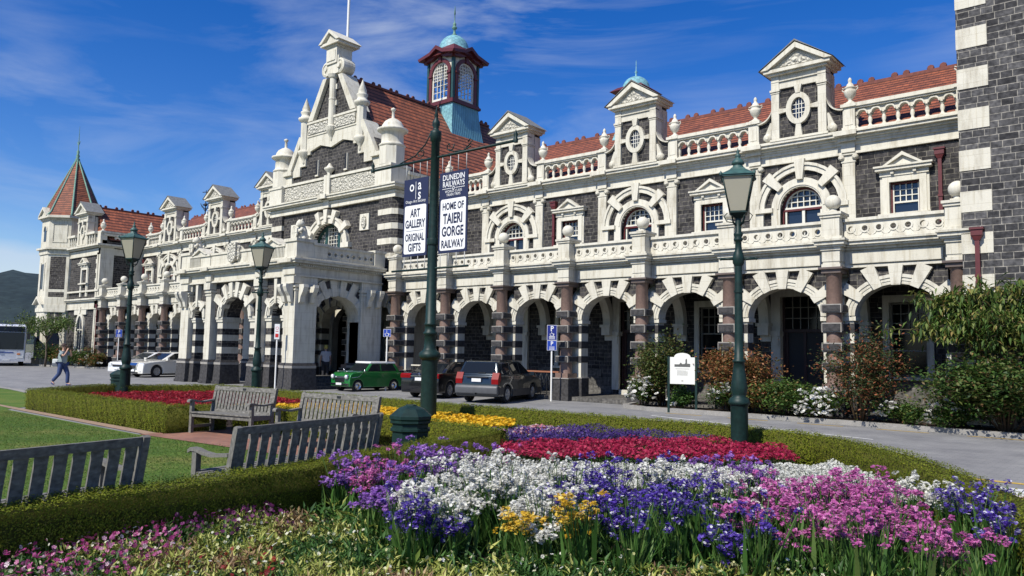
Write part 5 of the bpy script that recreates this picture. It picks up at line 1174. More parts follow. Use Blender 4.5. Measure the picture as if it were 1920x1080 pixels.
bed("yellow_flowers", "drift of golden yellow marigold flowers behind the green bin", [(-18.3, 10.4), (-16.2, 9.8), (-12, 10.6), (-10.9, 11.0), (-10.3, 12.2), (-11.2, 13.3), (-17.0, 13.2), (-17.9, 11.8)], 0.34, 420, (0.045, 0.085), [(0, (0.62, 0.30, 0.006)), (0.5, (0.78, 0.46, 0.012)), (1, (0.82, 0.58, 0.05))], FLOWER7, leafdens=350)
bed("mixed_flowers", "small mixed pink, white and red flowers edging the yellow drift", [(-10.5, 10.4), (-9.7, 10.6), (-9.0, 13.0), (-10.6, 13.2), (-10.2, 12.2)], 0.28, 260, (0.05, 0.09), [(0, (0.45, 0.02, 0.05)), (0.3, (0.6, 0.15, 0.25)), (0.5, (0.8, 0.78, 0.7)), (0.8, (0.75, 0.6, 0.6)), (1, (0.5, 0.03, 0.03))], leafdens=500)
bed("violet_flowers", "band of deep violet lobelia flowers behind the crimson drift", [(-9.6, 10.1), (-9.6, 11.6), (-9.0, 13.0), (-6.2, 13.3), (-7.5, 11.5), (-8.8, 9.7)], 0.32, 900, (0.02, 0.045), [(0, (0.028, 0.012, 0.09)), (0.6, (0.07, 0.03, 0.20)), (1, (0.12, 0.08, 0.26))], leafdens=900, leafstops=[(0, (0.02, 0.022, 0.03)), (1, (0.045, 0.055, 0.035))], jitter=0.10, tiltv=0.9)
bed("crimson_flowers", "thick crimson flower drift round the foot of the right lamp post", [(-8.6, 9.4), (-7.6, 11.3), (-6.2, 13.1), (-4.9, 12.8), (-4.2, 11.6), (-5.6, 10.2), (-7.3, 8.7)], 0.33, 1000, (0.03, 0.055), [(0, (0.16, 0.004, 0.025)), (0.6, (0.38, 0.010, 0.055)), (1, (0.55, 0.05, 0.11))], leafdens=700, jitter=0.08, tiltv=0.8)
bed("white_flowers", "carpet of tiny white alyssum flowers before the crimson drift", [(-8.2, 8.6), (-7.3, 8.6), (-5.6, 10.1), (-4.2, 11.5), (-4.0, 12.4), (-3.3, 11.6), (-2.3, 10.0), (-3.8, 9.4), (-5.3, 8.0), (-7.2, 7.4)], 0.22, 2600, (0.022, 0.04), [(0, (0.42, 0.42, 0.35)), (0.5, (0.66, 0.66, 0.58)), (1, (0.78, 0.78, 0.72))], leafdens=500, leafstops=[(0, (0.06, 0.08, 0.04)), (1, (0.14, 0.16, 0.09))], jitter=0.07, tiltv=0.9)

# ---- statice: stiff green stems with flat papery heads, one drift per colour
SEED = {'purple': [(-6.71, 4.85), (-6.97, 5.62), (-5.85, 4.48), (-5.72, 5.01), (-5.99, 4.34), (-5.49, 4.5), (-6.35, 4.35), (-6.7, 6.53), (-6.74, 7.03), (-3.73, 8.58), (-4.0, 9.52), (-6.29, 5.81)],
 'white': [(-5.27, 4.55), (-4.72, 3.93), (-4.61, 4.04), (-5.47, 5.49), (-4.79, 4.88), (-5.69, 6.19), (-5.45, 6.71), (-4.62, 5.77), (-4.18, 5.68), (-5.34, 6.31), (-3.28, 7.81), (-3.24, 7.21), (-1.61, 8.52), (-0.98, 7.31), (-2.06, 8.65), (-3.9, 7.61), (-2.89, 8.94)],
 'violet': [(-4.53, 4.25), (-5.98, 5.63), (-4.59, 7.12), (-4.04, 6.0), (-4.39, 7.33), (-3.46, 5.62), (-3.68, 6.75), (-3.1, 6.45), (-3.08, 6.01), (-2.26, 8.24), (-1.33, 8.44), (-1.14, 7.41), (-0.92, 7.01), (-0.92, 6.38), (-1.75, 7.68)],
 'pink': [(-6.89, 6.19), (-6.34, 5.25), (-5.88, 7.44), (-2.72, 7.19), (-2.35, 6.46), (-2.51, 8.4), (-2.52, 7.77), (-1.88, 7.88), (-1.96, 7.3), (-1.34, 6.83), (-1.19, 6.63), (-2.68, 6.72), (-2.09, 6.2), (-1.9, 6.64), (-1.04, 6.56), (-1.25, 6.05), (-2.2, 7.21), (-2.94, 7.94)],
 'yellow': [(-4.09, 5.77), (-3.8, 5.28), (-3.33, 5.91), (-3.01, 5.27), (-4.2, 8.07), (-2.0, 9.15), (-1.77, 8.75)]}
SC = {'purple': [(0, (0.15, 0.05, 0.28)), (0.5, (0.30, 0.12, 0.48)), (1, (0.44, 0.24, 0.60))], 'white': [(0, (0.55, 0.54, 0.44)), (0.5, (0.75, 0.74, 0.66)), (1, (0.82, 0.81, 0.75))],
      'violet': [(0, (0.035, 0.016, 0.17)), (0.7, (0.09, 0.04, 0.36)), (0.88, (0.15, 0.09, 0.48)), (0.92, (0.7, 0.7, 0.75)), (1, (0.8, 0.8, 0.8))], 'pink': [(0, (0.33, 0.05, 0.21)), (0.6, (0.56, 0.13, 0.38)), (1, (0.68, 0.26, 0.50))],
      'yellow': [(0, (0.50, 0.26, 0.015)), (0.6, (0.70, 0.46, 0.03)), (1, (0.78, 0.60, 0.14))]}
SLAB = {'purple': "lilac purple statice flowers crowding the near hedge by the bench", 'white': "papery white statice flowers in patches across the front bed", 'violet': "deep blue violet statice flowers among the white ones",
        'pink': "magenta pink statice flowers at the right of the front bed", 'yellow': "golden yellow statice flowers in small tufts of the front bed"}
STEM = leafy("statice_stems", [(0, (0.03, 0.085, 0.014)), (0.6, (0.07, 0.165, 0.03)), (1, (0.15, 0.22, 0.06))], trans=0.3)
SPOLY = [(-6.85, 5.0), (-7.5, 6.7), (-6.9, 7.0), (-5.2, 7.3), (-3.9, 8.4), (-2.5, 8.9), (-1.3, 8.7), (-0.78, 7.3), (-0.8, 6.4), (-1.4, 6.3), (-2.3, 6.0), (-3.3, 5.35), (-4.1, 4.9), (-4.75, 4.25), (-5.7, 4.65)]
PL = sample_poly(SPOLY, 11.5); keys = list(SEED); d = np.stack([np.min([(PL[:, 0]-x)**2+(PL[:, 1]-y)**2 for x, y in SEED[k]], 0) for k in keys], 1)
d = np.sqrt(d)+rng.normal(0, 0.11, d.shape)+np.array([-0.03, 0.03, 0.06, -0.03, 0.33])[None]; own = d.argmin(1)
for ki, k in enumerate(keys):
    PLk = PL[own == ki]; N = NM(); q = len(PLk); per = 13
    vig = 0.42+0.30*rng.random(q)
    B = np.repeat(PLk, per, 0); n = len(B); az = rng.random(n)*6.3; ln = np.abs(rng.normal(0.24, 0.13, n)); ht = np.repeat(vig, per)*(0.72+0.36*rng.random(n)); hx = np.c_[np.cos(az)*ln*ht, np.sin(az)*ln*ht]
    nrm_ = ht/np.cos(ln*0.9)
    for s in range(2):                                                            # winged stems
        N.add([(-0.007, 0, 0), (0.007, 0, 0), (0.005, 0, 1.0), (-0.005, 0, 1.0)], [(0, 1, 2), (0, 2, 3)], np.c_[B+rng.normal(0, 0.012, (n, 2)), np.zeros(n)], az-PI/2+rng.normal(0, 0.5, n), -np.arctan(ln), nrm_*0.98, 1, roll=np.zeros(n)+s*1.4)
    bl = 20; Bb = np.repeat(PLk, bl, 0); nb = len(Bb)
    N.add(*BLADE, np.c_[Bb+rng.normal(0, 0.085, (nb, 2)), np.zeros(nb)], rng.random(nb)*6.3, rng.normal(0.0, 0.3, nb), np.repeat(vig, bl)*(0.5+0.45*rng.random(nb)), 1)
    nl = 9; Bl = np.repeat(PLk, nl, 0); m_ = len(Bl); N.add(*LEAFL, np.c_[Bl+rng.normal(0, 0.09, (m_, 2)), np.full(m_, 0.03)], rng.random(m_)*6.3, rng.normal(0.5, 0.3, m_), 0.14+0.10*rng.random(m_), 1)
    for hN in range(3):                                                           # flattish heads of papery florets, a few to each stem
        c = np.c_[B+hx+rng.normal(0, 0.030 if hN else 0.006, (n, 2)), ht-0.035*hN*rng.random(n)]
        c = c[rng.random(n) < {'pink': (0.85, 0.5, 0.25), 'purple': (1.0, 0.8, 0.5)}.get(k, (1.0, 0.62, 0.34))[hN]]; h_ = len(c); ax = rng.random(h_)*6.3; rad_ = 0.022+0.018*rng.random(h_)
        for f in range(17):
            rr = np.sqrt(rng.random(h_))*rad_; aa = rng.random(h_)*6.3; e = np.c_[rr*np.cos(aa)*1.4*np.cos(ax)-rr*np.sin(aa)*np.sin(ax)*0.7, rr*np.cos(aa)*1.4*np.sin(ax)+rr*np.sin(aa)*0.7*np.cos(ax), 0.022-rr*rr*18+rng.normal(0, 0.006, h_)-0.018*(f % 3 == 2)]
            N.add(*FLOWER5, c+e, rng.random(h_)*6.3, rng.normal(0.3, 0.55, h_), 0.021+0.012*rng.random(h_), 0)
    o = N.build(k+"_statice", [leafy(k+"_statice_florets", SC[k], trans=0.15), STEM], loc=(float(PLk[0, 0]), float(PLk[0, 1]), 0)); tag(o, SLAB[k], "flowers", kind='stuff')

# ---- low, half-faded summer bedding in the foreground
FPOLY = [(-7.0, 0.8), (-7.2, 4.3), (-6.6, 4.7), (-5.7, 4.6), (-4.7, 4.2), (-4.0, 4.9), (-3.2, 5.5), (-2.3, 6.1), (-1.0, 6.7), (-0.4, 7.4), (-0.3, 4.5), (-3.0, 2.2), (-5.2, 0.5)]
P = sample_poly(FPOLY, 2600); n = len(P); N = NM()
pn_ = np.sin(P[:, 0]*3.1+P[:, 1]*1.3)+np.sin(P[:, 1]*4.3-P[:, 0]*1.7)+0.8*np.sin(P[:, 0]*7.3+P[:, 1]*6.1)+rng.normal(0, 0.6, n)
hgt = 0.10+0.10*(np.sin(P[:, 0]*9+1)*np.sin(P[:, 1]*8)+1)/2
zz = hgt*(0.35+0.75*rng.random(n))+0.02
mats = np.where(pn_ > 0.55, 1, np.where(pn_ < -1.5, 2, 0))
N.add(*LEAFL, np.c_[P, zz], rng.random(n)*6.3, rng.normal(0.65, 0.45, n), 0.045+0.05*rng.random(n), mats, roll=rng.random(n)*0.4-0.2)
P = sample_poly([(-6.85, 5.3), (-5.7, 4.95), (-4.75, 4.6), (-4.1, 5.2), (-3.3, 5.7), (-2.3, 6.3), (-1.0, 6.8), (-0.8, 6.2), (-2.3, 5.7), (-3.3, 5.05), (-4.1, 4.5), (-4.75, 3.85), (-5.7, 4.25), (-6.9, 4.7)], 900); n = len(P)
N.add(*LEAFL, np.c_[P, 0.02+0.2*rng.random(n)**1.5], rng.random(n)*6.3, rng.normal(0.6, 0.4, n), 0.07+0.08*rng.random(n), np.where(rng.random(n) < 0.22, 0, 1), roll=rng.random(n)*0.4-0.2)
BL = [leafy("bedding_foliage_lime", [(0, (0.10, 0.15, 0.02)), (0.5, (0.28, 0.31, 0.06)), (1, (0.54, 0.54, 0.17))], trans=0.25), leafy("bedding_foliage_green", [(0, (0.02, 0.06, 0.012)), (1, (0.07, 0.16, 0.03))], trans=0.25), leafy("bedding_foliage_dry", [(0, (0.09, 0.05, 0.025)), (0.6, (0.26, 0.165, 0.075)), (1, (0.42, 0.31, 0.15))], trans=0.2)]
tag(N.build("bedding_plants", BL, loc=(-5.5, 2.5, 0)), "low lime, green and faded brown bedding foliage across the foreground", "bedding plants", kind='stuff')
def blooms(name, label, poly, dens, stops, size=(0.026, 0.046), z=0.235):
    P = sample_poly(poly, dens); n = len(P); N = NM(); zz = z+rng.normal(0, 0.035, n)
    N.add(*FLOWER5, np.c_[P, zz], rng.random(n)*6.3, rng.normal(0.9, 0.6, n), size[0]+(size[1]-size[0])*rng.random(n), 0)
    N.add([(-0.004, 0, 0), (0.004, 0, 0), (0.003, 0, 1), (-0.003, 0, 1)], [(0, 1, 2), (0, 2, 3)], np.c_[P, np.zeros(n)], rng.random(n)*6.3, np.zeros(n), zz, 1)
    tag(N.build(name, [leafy(name+"_petals", stops), STEM], loc=(float(P[0, 0]), float(P[0, 1]), 0)), label, "flowers", kind='stuff')
blooms("pink_petunias", "magenta pink petunias along the foot of the near hedge", [(-7.0, 1.6), (-7.15, 3.4), (-6.2, 3.3), (-5.7, 2.2), (-6.3, 1.4)], 330, [(0, (0.20, 0.015, 0.10)), (0.5, (0.44, 0.05, 0.23)), (0.85, (0.62, 0.22, 0.40)), (1, (0.8, 0.7, 0.7))])
blooms("dark_petunias", "dark purple petunias below the near hedge's shaded face", [(-7.15, 3.2), (-7.2, 4.5), (-6.4, 4.4), (-6.2, 3.4)], 220, [(0, (0.06, 0.008, 0.05)), (0.7, (0.16, 0.02, 0.12)), (1, (0.28, 0.06, 0.20))], z=0.27)
blooms("red_nicotiana", "few dark red flowers in the faded bedding at the front", [(-5.6, 2.6), (-5.9, 3.7), (-4.6, 3.3), (-4.6, 2.9)], 70, [(0, (0.18, 0.006, 0.012)), (1, (0.34, 0.015, 0.025))])
blooms("pale_nicotiana", "scattered cream and lime nicotiana flowers across the foreground bedding", FPOLY, 75, [(0, (0.55, 0.55, 0.22)), (0.5, (0.72, 0.70, 0.38)), (1, (0.82, 0.81, 0.74))], (0.018, 0.036))

# ---- shrubs and roses in the beds before the arcade
def shrub(name, label, cat, loc, r, h, n, stops, leaf=(0.06, 0.11), stems=7, flowers=None, fn=0, fsz=(0.06, 0.1), lean=0.0, seed=1, group=None, z0=0.12, tpl=LEAF, top=0.55, twig=(0.10, 0.06, 0.03)):
    R = np.random.default_rng(seed); n = int(n*1.9); leaf = (leaf[0]*1.25, leaf[1]*1.25); root = empty(name, (loc[0], loc[1], 0.0)); tag(root, label, cat, group)
    m = MB(); tips = []
    for i in range(stems):
        a = R.random()*6.3; rr = r*(0.25+0.7*R.random()); hh = h*(0.55+0.45*R.random())*(1-0.25*(rr/r)**2)
        e = Vector((rr*math.cos(a)+lean*hh, rr*math.sin(a)*0.8, hh)); b = Vector((0.12*math.cos(a), 0.12*math.sin(a), 0.05)); md = b.lerp(e, 0.5)+Vector((0, 0, h*0.10))
        m.tube([b, md, e], [0.022, 0.014, 0.006], 5); tips += [md, md.lerp(e, 0.5), e]
        for k in range(2):
            q = md.lerp(e, 0.3+0.5*R.random()); e2 = q+Vector((R.normal(0, r*0.28), R.normal(0, r*0.28), abs(R.normal(0, h*0.14)))); m.tube([q, e2], [0.009, 0.004], 4); tips.append(e2)
    m.build("stem", plain(name+"_stem", twig, 0.9), root)
    N = NM(); T = np.array([tuple(t) for t in tips]); w = 0.4+R.random(len(T)); w /= w.sum(); pick = R.choice(len(T), n, p=w)
    pos = T[pick]+R.normal(0, 1, (n, 3))*np.array([r*0.20, r*0.20, h*0.10]); pos[:, 2] = np.clip(pos[:, 2], z0, None)
    N.add(*tpl, pos, R.random(n)*6.3, R.normal(0.35, 0.6, n), leaf[0]+(leaf[1]-leaf[0])*R.random(n), 0, roll=R.random(n)*6.3)
    mk = leafy(name+"_leaf", stops); N.build("foliage", mk, root, loc=(0, 0, 0)).location = (0, 0, 0)
    if flowers:
        F = NM(); dirv = R.normal(0, 1, (fn, 3)); dirv[:, 2] = np.abs(dirv[:, 2])*0.9+0.25; dirv[:, 1] = -np.abs(dirv[:, 1]); dirv /= np.linalg.norm(dirv, axis=1)[:, None]
        cl = R.integers(0, max(1, fn//5), fn); cdir = dirv[cl]+R.normal(0, 0.13, (fn, 3)); pf = cdir*np.array([r*0.85, r*0.85, h*0.80])+np.array([0, 0, h*0.22]); pf[:, 2] = np.clip(pf[:, 2], 0.2, h*1.02)
        for k in range(3): F.add(*FLOWER7, pf+np.array([0, 0, 0.012*k]), R.random(fn)*6.3, R.normal(0.5, 0.35, fn), (fsz[0]+(fsz[1]-fsz[0])*R.random(fn))*(1-0.25*k), 0)
        F.build("blossom", leafy(name+"_blossom", flowers, trans=0.15), root, loc=(0, 0, 0)).location = (0, 0, 0)
    return root
GRN = [(0, (0.018, 0.05, 0.009)), (0.6, (0.065, 0.13, 0.022)), (0.9, (0.14, 0.19, 0.04)), (1, (0.20, 0.10, 0.045))]
RGR = [(0, (0.03, 0.06, 0.014)), (0.5, (0.10, 0.14, 0.03)), (0.72, (0.18, 0.10, 0.03)), (1, (0.33, 0.11, 0.045))]
REDL = [(0, (0.05, 0.06, 0.018)), (0.35, (0.14, 0.11, 0.03)), (0.75, (0.30, 0.10, 0.045)), (1, (0.40, 0.18, 0.07))]
WH = [(0, (0.68, 0.66, 0.56)), (0.5, (0.80, 0.79, 0.73)), (1, (0.84, 0.83, 0.8))]
PK = [(0, (0.6, 0.15, 0.25)), (1, (0.8, 0.4, 0.48))]
shrub("rose_bush", "tall dark green rose bush left of the white information board", "rose bush", (-13.25, 23.6), 1.1, 2.3, 4200, RGR[:2]+[(0.8, (0.10, 0.06, 0.02)), (1, (0.07, 0.12, 0.03))], (0.06, 0.11), 12, seed=3)
shrub("red_leaved_shrub", "broad shrub with reddish bronze leaves behind the information board", "shrub", (-10.6, 23.75), 1.3, 2.0, 6000, REDL, (0.06, 0.11), 15, seed=4)
shrub("rose_bush", "low green leafy rose bush between red shrub and dark doorway", "rose bush", (-8.75, 23.1), 0.95, 1.05, 3600, GRN, (0.06, 0.11), 10, seed=5)
shrub("rose_bush", "low bronze green rose bush under the dark doorway", "rose bush", (-9.6, 23.1), 0.9, 1.0, 2800, RGR, (0.06, 0.11), 9, seed=15)
shrub("thin_shrub", "tall open shrub with bare tan stems and red leaf tips by the column", "shrub", (-6.6, 22.9), 1.25, 2.25, 4200, [(0, (0.025, 0.05, 0.016)), (0.55, (0.06, 0.095, 0.03)), (0.8, (0.20, 0.07, 0.03)), (1, (0.34, 0.11, 0.05))], (0.05, 0.10), 13, seed=6, twig=(0.17, 0.11, 0.055))
shrub("pink_rose_bush", "large round rose bush with few pink blooms under the small tree", "rose bush", (-3.1, 22.7), 1.75, 1.85, 9500, GRN[:2]+[(0.85, (0.13, 0.14, 0.04)), (1, (0.17, 0.09, 0.04))], (0.07, 0.12), 20, PK, 9, (0.08, 0.12), seed=7)
shrub("white_rose_bush", "white rose bush at the left end of the kerbed bed", "rose bush", (-13.55, 22.85), 0.60, 1.05, 1300, GRN, (0.05, 0.09), 7, WH, 60, (0.12, 0.18), seed=8)
shrub("white_rose_bush", "small white rose bush right under the information board", "rose bush", (-12.35, 23.05), 0.5, 0.7, 1300, [(0, (0.03, 0.08, 0.015)), (1, (0.10, 0.19, 0.04))], (0.05, 0.09), 7, WH, 14, (0.08, 0.13), seed=9)
shrub("white_rose_bush", "white rose bush just left of the right lamp post", "rose bush", (-10.55, 22.95), 0.7, 0.95, 1900, GRN, (0.05, 0.09), 8, WH, 50, (0.12, 0.18), seed=10)
shrub("white_rose_bush", "white rose bush with the thickest cluster of blooms, right of the lamp", "rose bush", (-7.7, 22.75), 0.72, 0.95, 2000, GRN, (0.05, 0.09), 8, WH, 90, (0.11, 0.17), seed=11)
shrub("white_rose_bush", "white rose bush in front of the bare tan stems", "rose bush", (-5.5, 22.6), 0.62, 0.75, 1700, GRN, (0.05, 0.09), 8, WH, 22, (0.08, 0.13), seed=12)
shrub("white_rose_bush", "white rose bush against the big pink rose bush", "rose bush", (-4.4, 22.5), 0.55, 0.8, 1500, GRN, (0.05, 0.09), 7, WH, 30, (0.12, 0.18), seed=13)
for i, (x, y, r, h, st, fl, lab) in enumerate([(-67.3, 22.9, 1.3, 1.6, GRN, None, "dark green bush nearest the bus front"), (-64.9, 23.2, 1.2, 1.5, RGR, None, "bronze green bush behind the walking man"), (-63.0, 23.4, 1.1, 1.3, GRN, WH, "white flowering rose bush under the pointed window"), (-61.3, 23.7, 1.0, 1.1, RGR, WH, "rose bush at the corner of the far kerb")]):
    shrub("garden_bush", lab, "bush", (x, y), r, h, 2200, st, (0.08, 0.14), 10, fl, 16, (0.12, 0.2), seed=20+i, group="bushes in the far left bed")

def tree(name, label, loc, h, limbs, n, stops, leaf, seed, spread, tpl=LEAFL, zmin=0.0, trunk_r=0.09):
    R = np.random.default_rng(seed); root = empty(name, (loc[0], loc[1], 0)); tag(root, label, "tree")
    m = MB(); m.tube([(0, 0, 0), (0.04, 0.02, h*0.25), (-0.03, 0.0, h*0.5), (0.02, 0, h*0.75)], [trunk_r, trunk_r*0.85, trunk_r*0.65, trunk_r*0.3], 8); tips = []
    for (a, s, z, dz) in limbs:
        b = Vector((0, 0, z)); e = Vector((s*math.cos(a), s*math.sin(a), z+dz)); md = b.lerp(e, 0.5)+Vector((0, 0, 0.18*s)); m.tube([b, md, e], [trunk_r*0.5, trunk_r*0.3, trunk_r*0.1], 6)
        for t in (0.45, 0.6, 0.75, 0.9, 1.0):
            q = (md.lerp(e, (t-0.5)*2) if t > 0.5 else b.lerp(md, t*2)); tips.append(q)
            for k in range(3):
                e2 = q+Vector((R.normal(0, spread), R.normal(0, spread), R.normal(0.05, spread*0.5))); m.tube([q, e2], [0.012, 0.005], 4); tips.append(e2)
    m.build("trunk", plain(name+"_bark", (0.11, 0.085, 0.06), 0.9, var=0.3), root)
    T = np.array([tuple(t) for t in tips]); N = NM(); pick = R.integers(0, len(T), n); pos = T[pick]+R.normal(0, 1, (n, 3))*np.array([spread*0.42, spread*0.42, spread*0.33]); pos[:, 2] = np.clip(pos[:, 2], zmin, None)
    N.add(*tpl, pos, R.random(n)*6.3, R.normal(-0.75, 0.45, n), leaf[0]+(leaf[1]-leaf[0])*R.random(n), 0)
    N.build("crown", leafy(name+"_leaves", stops, trans=0.3), root, loc=(0, 0, 0)).location = (0, 0, 0); return root
tree("small_tree", "small tree with long drooping leaves before the tower's downpipe", (-3.0, 22.9), 3.8, [(PI*0.96, 2.0, 2.7, -0.05), (PI*0.92, 1.75, 2.9, 0.55), (PI*1.1, 1.25, 2.5, 0.15), (PI*0.8, 1.0, 3.0, 0.6), (PI*1.4, 0.9, 2.4, 0.4), (0.1, 1.2, 2.4, 0.7), (0.5, 1.0, 2.8, 0.7), (-0.6, 1.2, 2.2, 0.5), (PI*1.05, 0.8, 2.2, 0.2), (0, 0.5, 2.6, 1.0), (PI*1.02, 1.3, 3.0, 0.35), (-0.2, 1.4, 1.9, 0.4)], 6500, [(0, (0.03, 0.075, 0.014)), (0.5, (0.10, 0.165, 0.03)), (0.85, (0.22, 0.23, 0.06)), (1, (0.30, 0.20, 0.07))], (0.17, 0.30), 31, 0.36, zmin=1.3)
tree("leafy_tree", "spreading small green tree beside the bus and the corner tower", (-66.4, 22.0), 3.6, [(0.2, 2.4, 1.9, 1.3), (PI*0.95, 2.2, 2.2, 1.3), (0.6, 1.8, 2.3, 1.2), (PI*1.3, 1.6, 2.2, 1.2), (-0.5, 2.0, 2.0, 1.0), (1.4, 1.2, 2.5, 1.2)], 2600, [(0, (0.03, 0.06, 0.012)), (0.6, (0.08, 0.14, 0.025)), (1, (0.16, 0.19, 0.05))], (0.14, 0.22), 33, 0.5, LEAF)
for i, (x, y, h, lab) in enumerate([(-82, 27, 4.0, "bushy tree behind the bus roof"), (-90, 30, 4.4, "darker tree further back above the bus")]):
    tree("leafy_tree", lab, (x, y), h, [(k*1.1, 1.9, h*0.5, h*0.35) for k in range(6)], 1800, [(0, (0.03, 0.06, 0.014)), (1, (0.10, 0.14, 0.03))], (0.2, 0.3), 40+i, 0.8, LEAF)

# =================================================================== BENCHES
def woodmat():
    m, n, l, b = newmat("weathered_teak"); tcn = n.new('ShaderNodeTexCoord'); mp = n.new('ShaderNodeMapping'); mp.inputs['Scale'].default_value = (3, 22, 3); l.new(tcn.outputs['Object'], mp.inputs[0])
    t = n.new('ShaderNodeTexNoise'); t.inputs['Scale'].default_value = 5; t.inputs['Detail'].default_value = 7; l.new(mp.outputs[0], t.inputs['Vector'])
    r = ramp(n, [(0.25, (0.07, 0.066, 0.057)), (0.55, (0.165, 0.157, 0.137)), (0.8, (0.27, 0.26, 0.23))]); l.new(t.outputs[0], r.inputs[0]); l.new(r.outputs[0], b.inputs['Base Color']); b.inputs['Roughness'].default_value = 0.8
    u = n.new('ShaderNodeBump'); u.inputs['Strength'].default_value = 0.4; u.inputs['Distance'].default_value = 0.01; l.new(t.outputs[0], u.inputs['Height']); l.new(u.outputs[0], b.inputs['Normal']); return m
WOOD = woodmat()
def bench(label, loc, rz, L, nsl):
    root = empty("garden_bench", loc, rz); tag(root, label, "bench", "slatted wooden benches on the lawn"); h = L/2
    lean = 0.10                                                                    # the back leans away (+y)
    for s in (-1, 1):
        m = MB(); x0, x1 = sorted((s*h, s*(h-0.07)))
        m.prismx([(0.0, 0.0), (0.07, 0.0), (0.075, 0.45), (0.075+lean, 0.98), (0.045+lean, 1.0), (0.01+lean, 0.985), (0.0, 0.45)], x0, x1); o = m.build("leg", WOOD, root)
        m = MB(); m.box(x0, x1, -0.53, -0.46, 0.0, 0.69); m.build("leg", WOOD, root)
        m = MB(); prof = [(-0.60, 0.66), (-0.595, 0.70), (-0.56, 0.725), (-0.48, 0.72), (-0.36, 0.69), (-0.22, 0.675), (0.05, 0.70), (0.05, 0.665), (-0.22, 0.64), (-0.36, 0.655), (-0.48, 0.685), (-0.55, 0.685)]
        m.prismx(prof, x0-0.01, x1+0.01); m.build("armrest", WOOD, root)
        m = MB(); m.box(x0+0.01, x1-0.01, -0.46, 0.0, 0.36, 0.44); m.box(x0+0.015, x1-0.015, -0.46, 0.0, 0.12, 0.18); m.build("side_rail", WOOD, root)
    m = MB(); 
    for k in range(6):
        y = -0.55+0.095*k; z = 0.465-0.02*k/5; m.box(-h+0.012, h-0.012, y, y+0.08, z-0.022, z)
    m.box(-h+0.07, h-0.07, -0.52, -0.49, 0.36, 0.442); m.build("seat", WOOD, root)
    m = MB(); yb = 0.02
    def yz(z): return 0.005+lean*max(0, (z-0.45))/0.53
    m.T = Matrix.Identity(4)
    for z0, z1 in ((0.90, 0.985), (0.44, 0.50)): m.prismx([(yz(z0)+0.005, z0), (yz(z0)+0.05, z0), (yz(z1)+0.05, z1), (yz(z1)+0.005, z1)], -h+0.07, h-0.07)
    for i in range(nsl):
        x = -h+0.07+(2*h-0.14)*(i+0.5)/nsl; w = (2*h-0.14)/nsl*0.345; z0, z1 = 0.50, 0.90; m.prismx([(yz(z0)+0.015, z0), (yz(z0)+0.035, z0), (yz(z1)+0.035, z1), (yz(z1)+0.015, z1)], x-w, x+w)
    m.build("backrest", WOOD, root)
    if nsl > 14: m = MB(); m.box(-0.05, 0.05, yz(0.94)+0.0, yz(0.94)+0.006, 0.91, 0.965); m.build("plaque", IRON, root)
    return root
TH = rad(11.5)
bench("weathered bench facing the lawn, in front of the red flower bed", (-15.05, 8.78, 0.0), TH, 1.85, 17)
bench("weathered bench facing the lawn, in front of the yellow flowers", (-11.86, 8.85, 0.0), rad(9), 1.98, 17)
bench("long bench seen from behind, with its left arm in view, beside the bin", (-8.06, 5.63, 0.0), -PI/2+TH, 2.5, 15)
bench("bench seen from behind, cut off at the left edge of the photo", (-7.36, 2.25, 0.0), -PI/2+TH, 2.3, 13)

# =================================================================== BINS
def bin_(label, loc, s=1.0):
    root = empty("litter_bin", loc, PI/8); tag(root, label, "litter bin", "octagonal green litter bins"); root.scale = (s, s, s)
    def octl(m, prof, mat=0): m.lathe([(r/math.cos(PI/8), z) for r, z in prof], n=8, smooth=False, m=mat)
    m = MB(); octl(m, [(0.27, 0.0), (0.27, 0.60), (0.30, 0.62), (0.30, 0.655), (0.27, 0.665), (0.27, 0.72), (0.305, 0.74), (0.305, 0.775), (0.28, 0.785)]); m.build("body", LAMPG, root)
    m = MB(); octl(m, [(0.305, 0.785), (0.315, 0.80), (0.315, 0.845), (0.20, 0.95), (0.085, 0.995), (0.08, 1.01)]); m.build("lid", LAMPG, root); return root
bin_("green octagonal litter bin behind the near bench and hedge", (-8.95, 8.12, 0))
bin_("green octagonal litter bin on the road beside the left lamp post", (-28.2, 11.75, 0), 0.95)

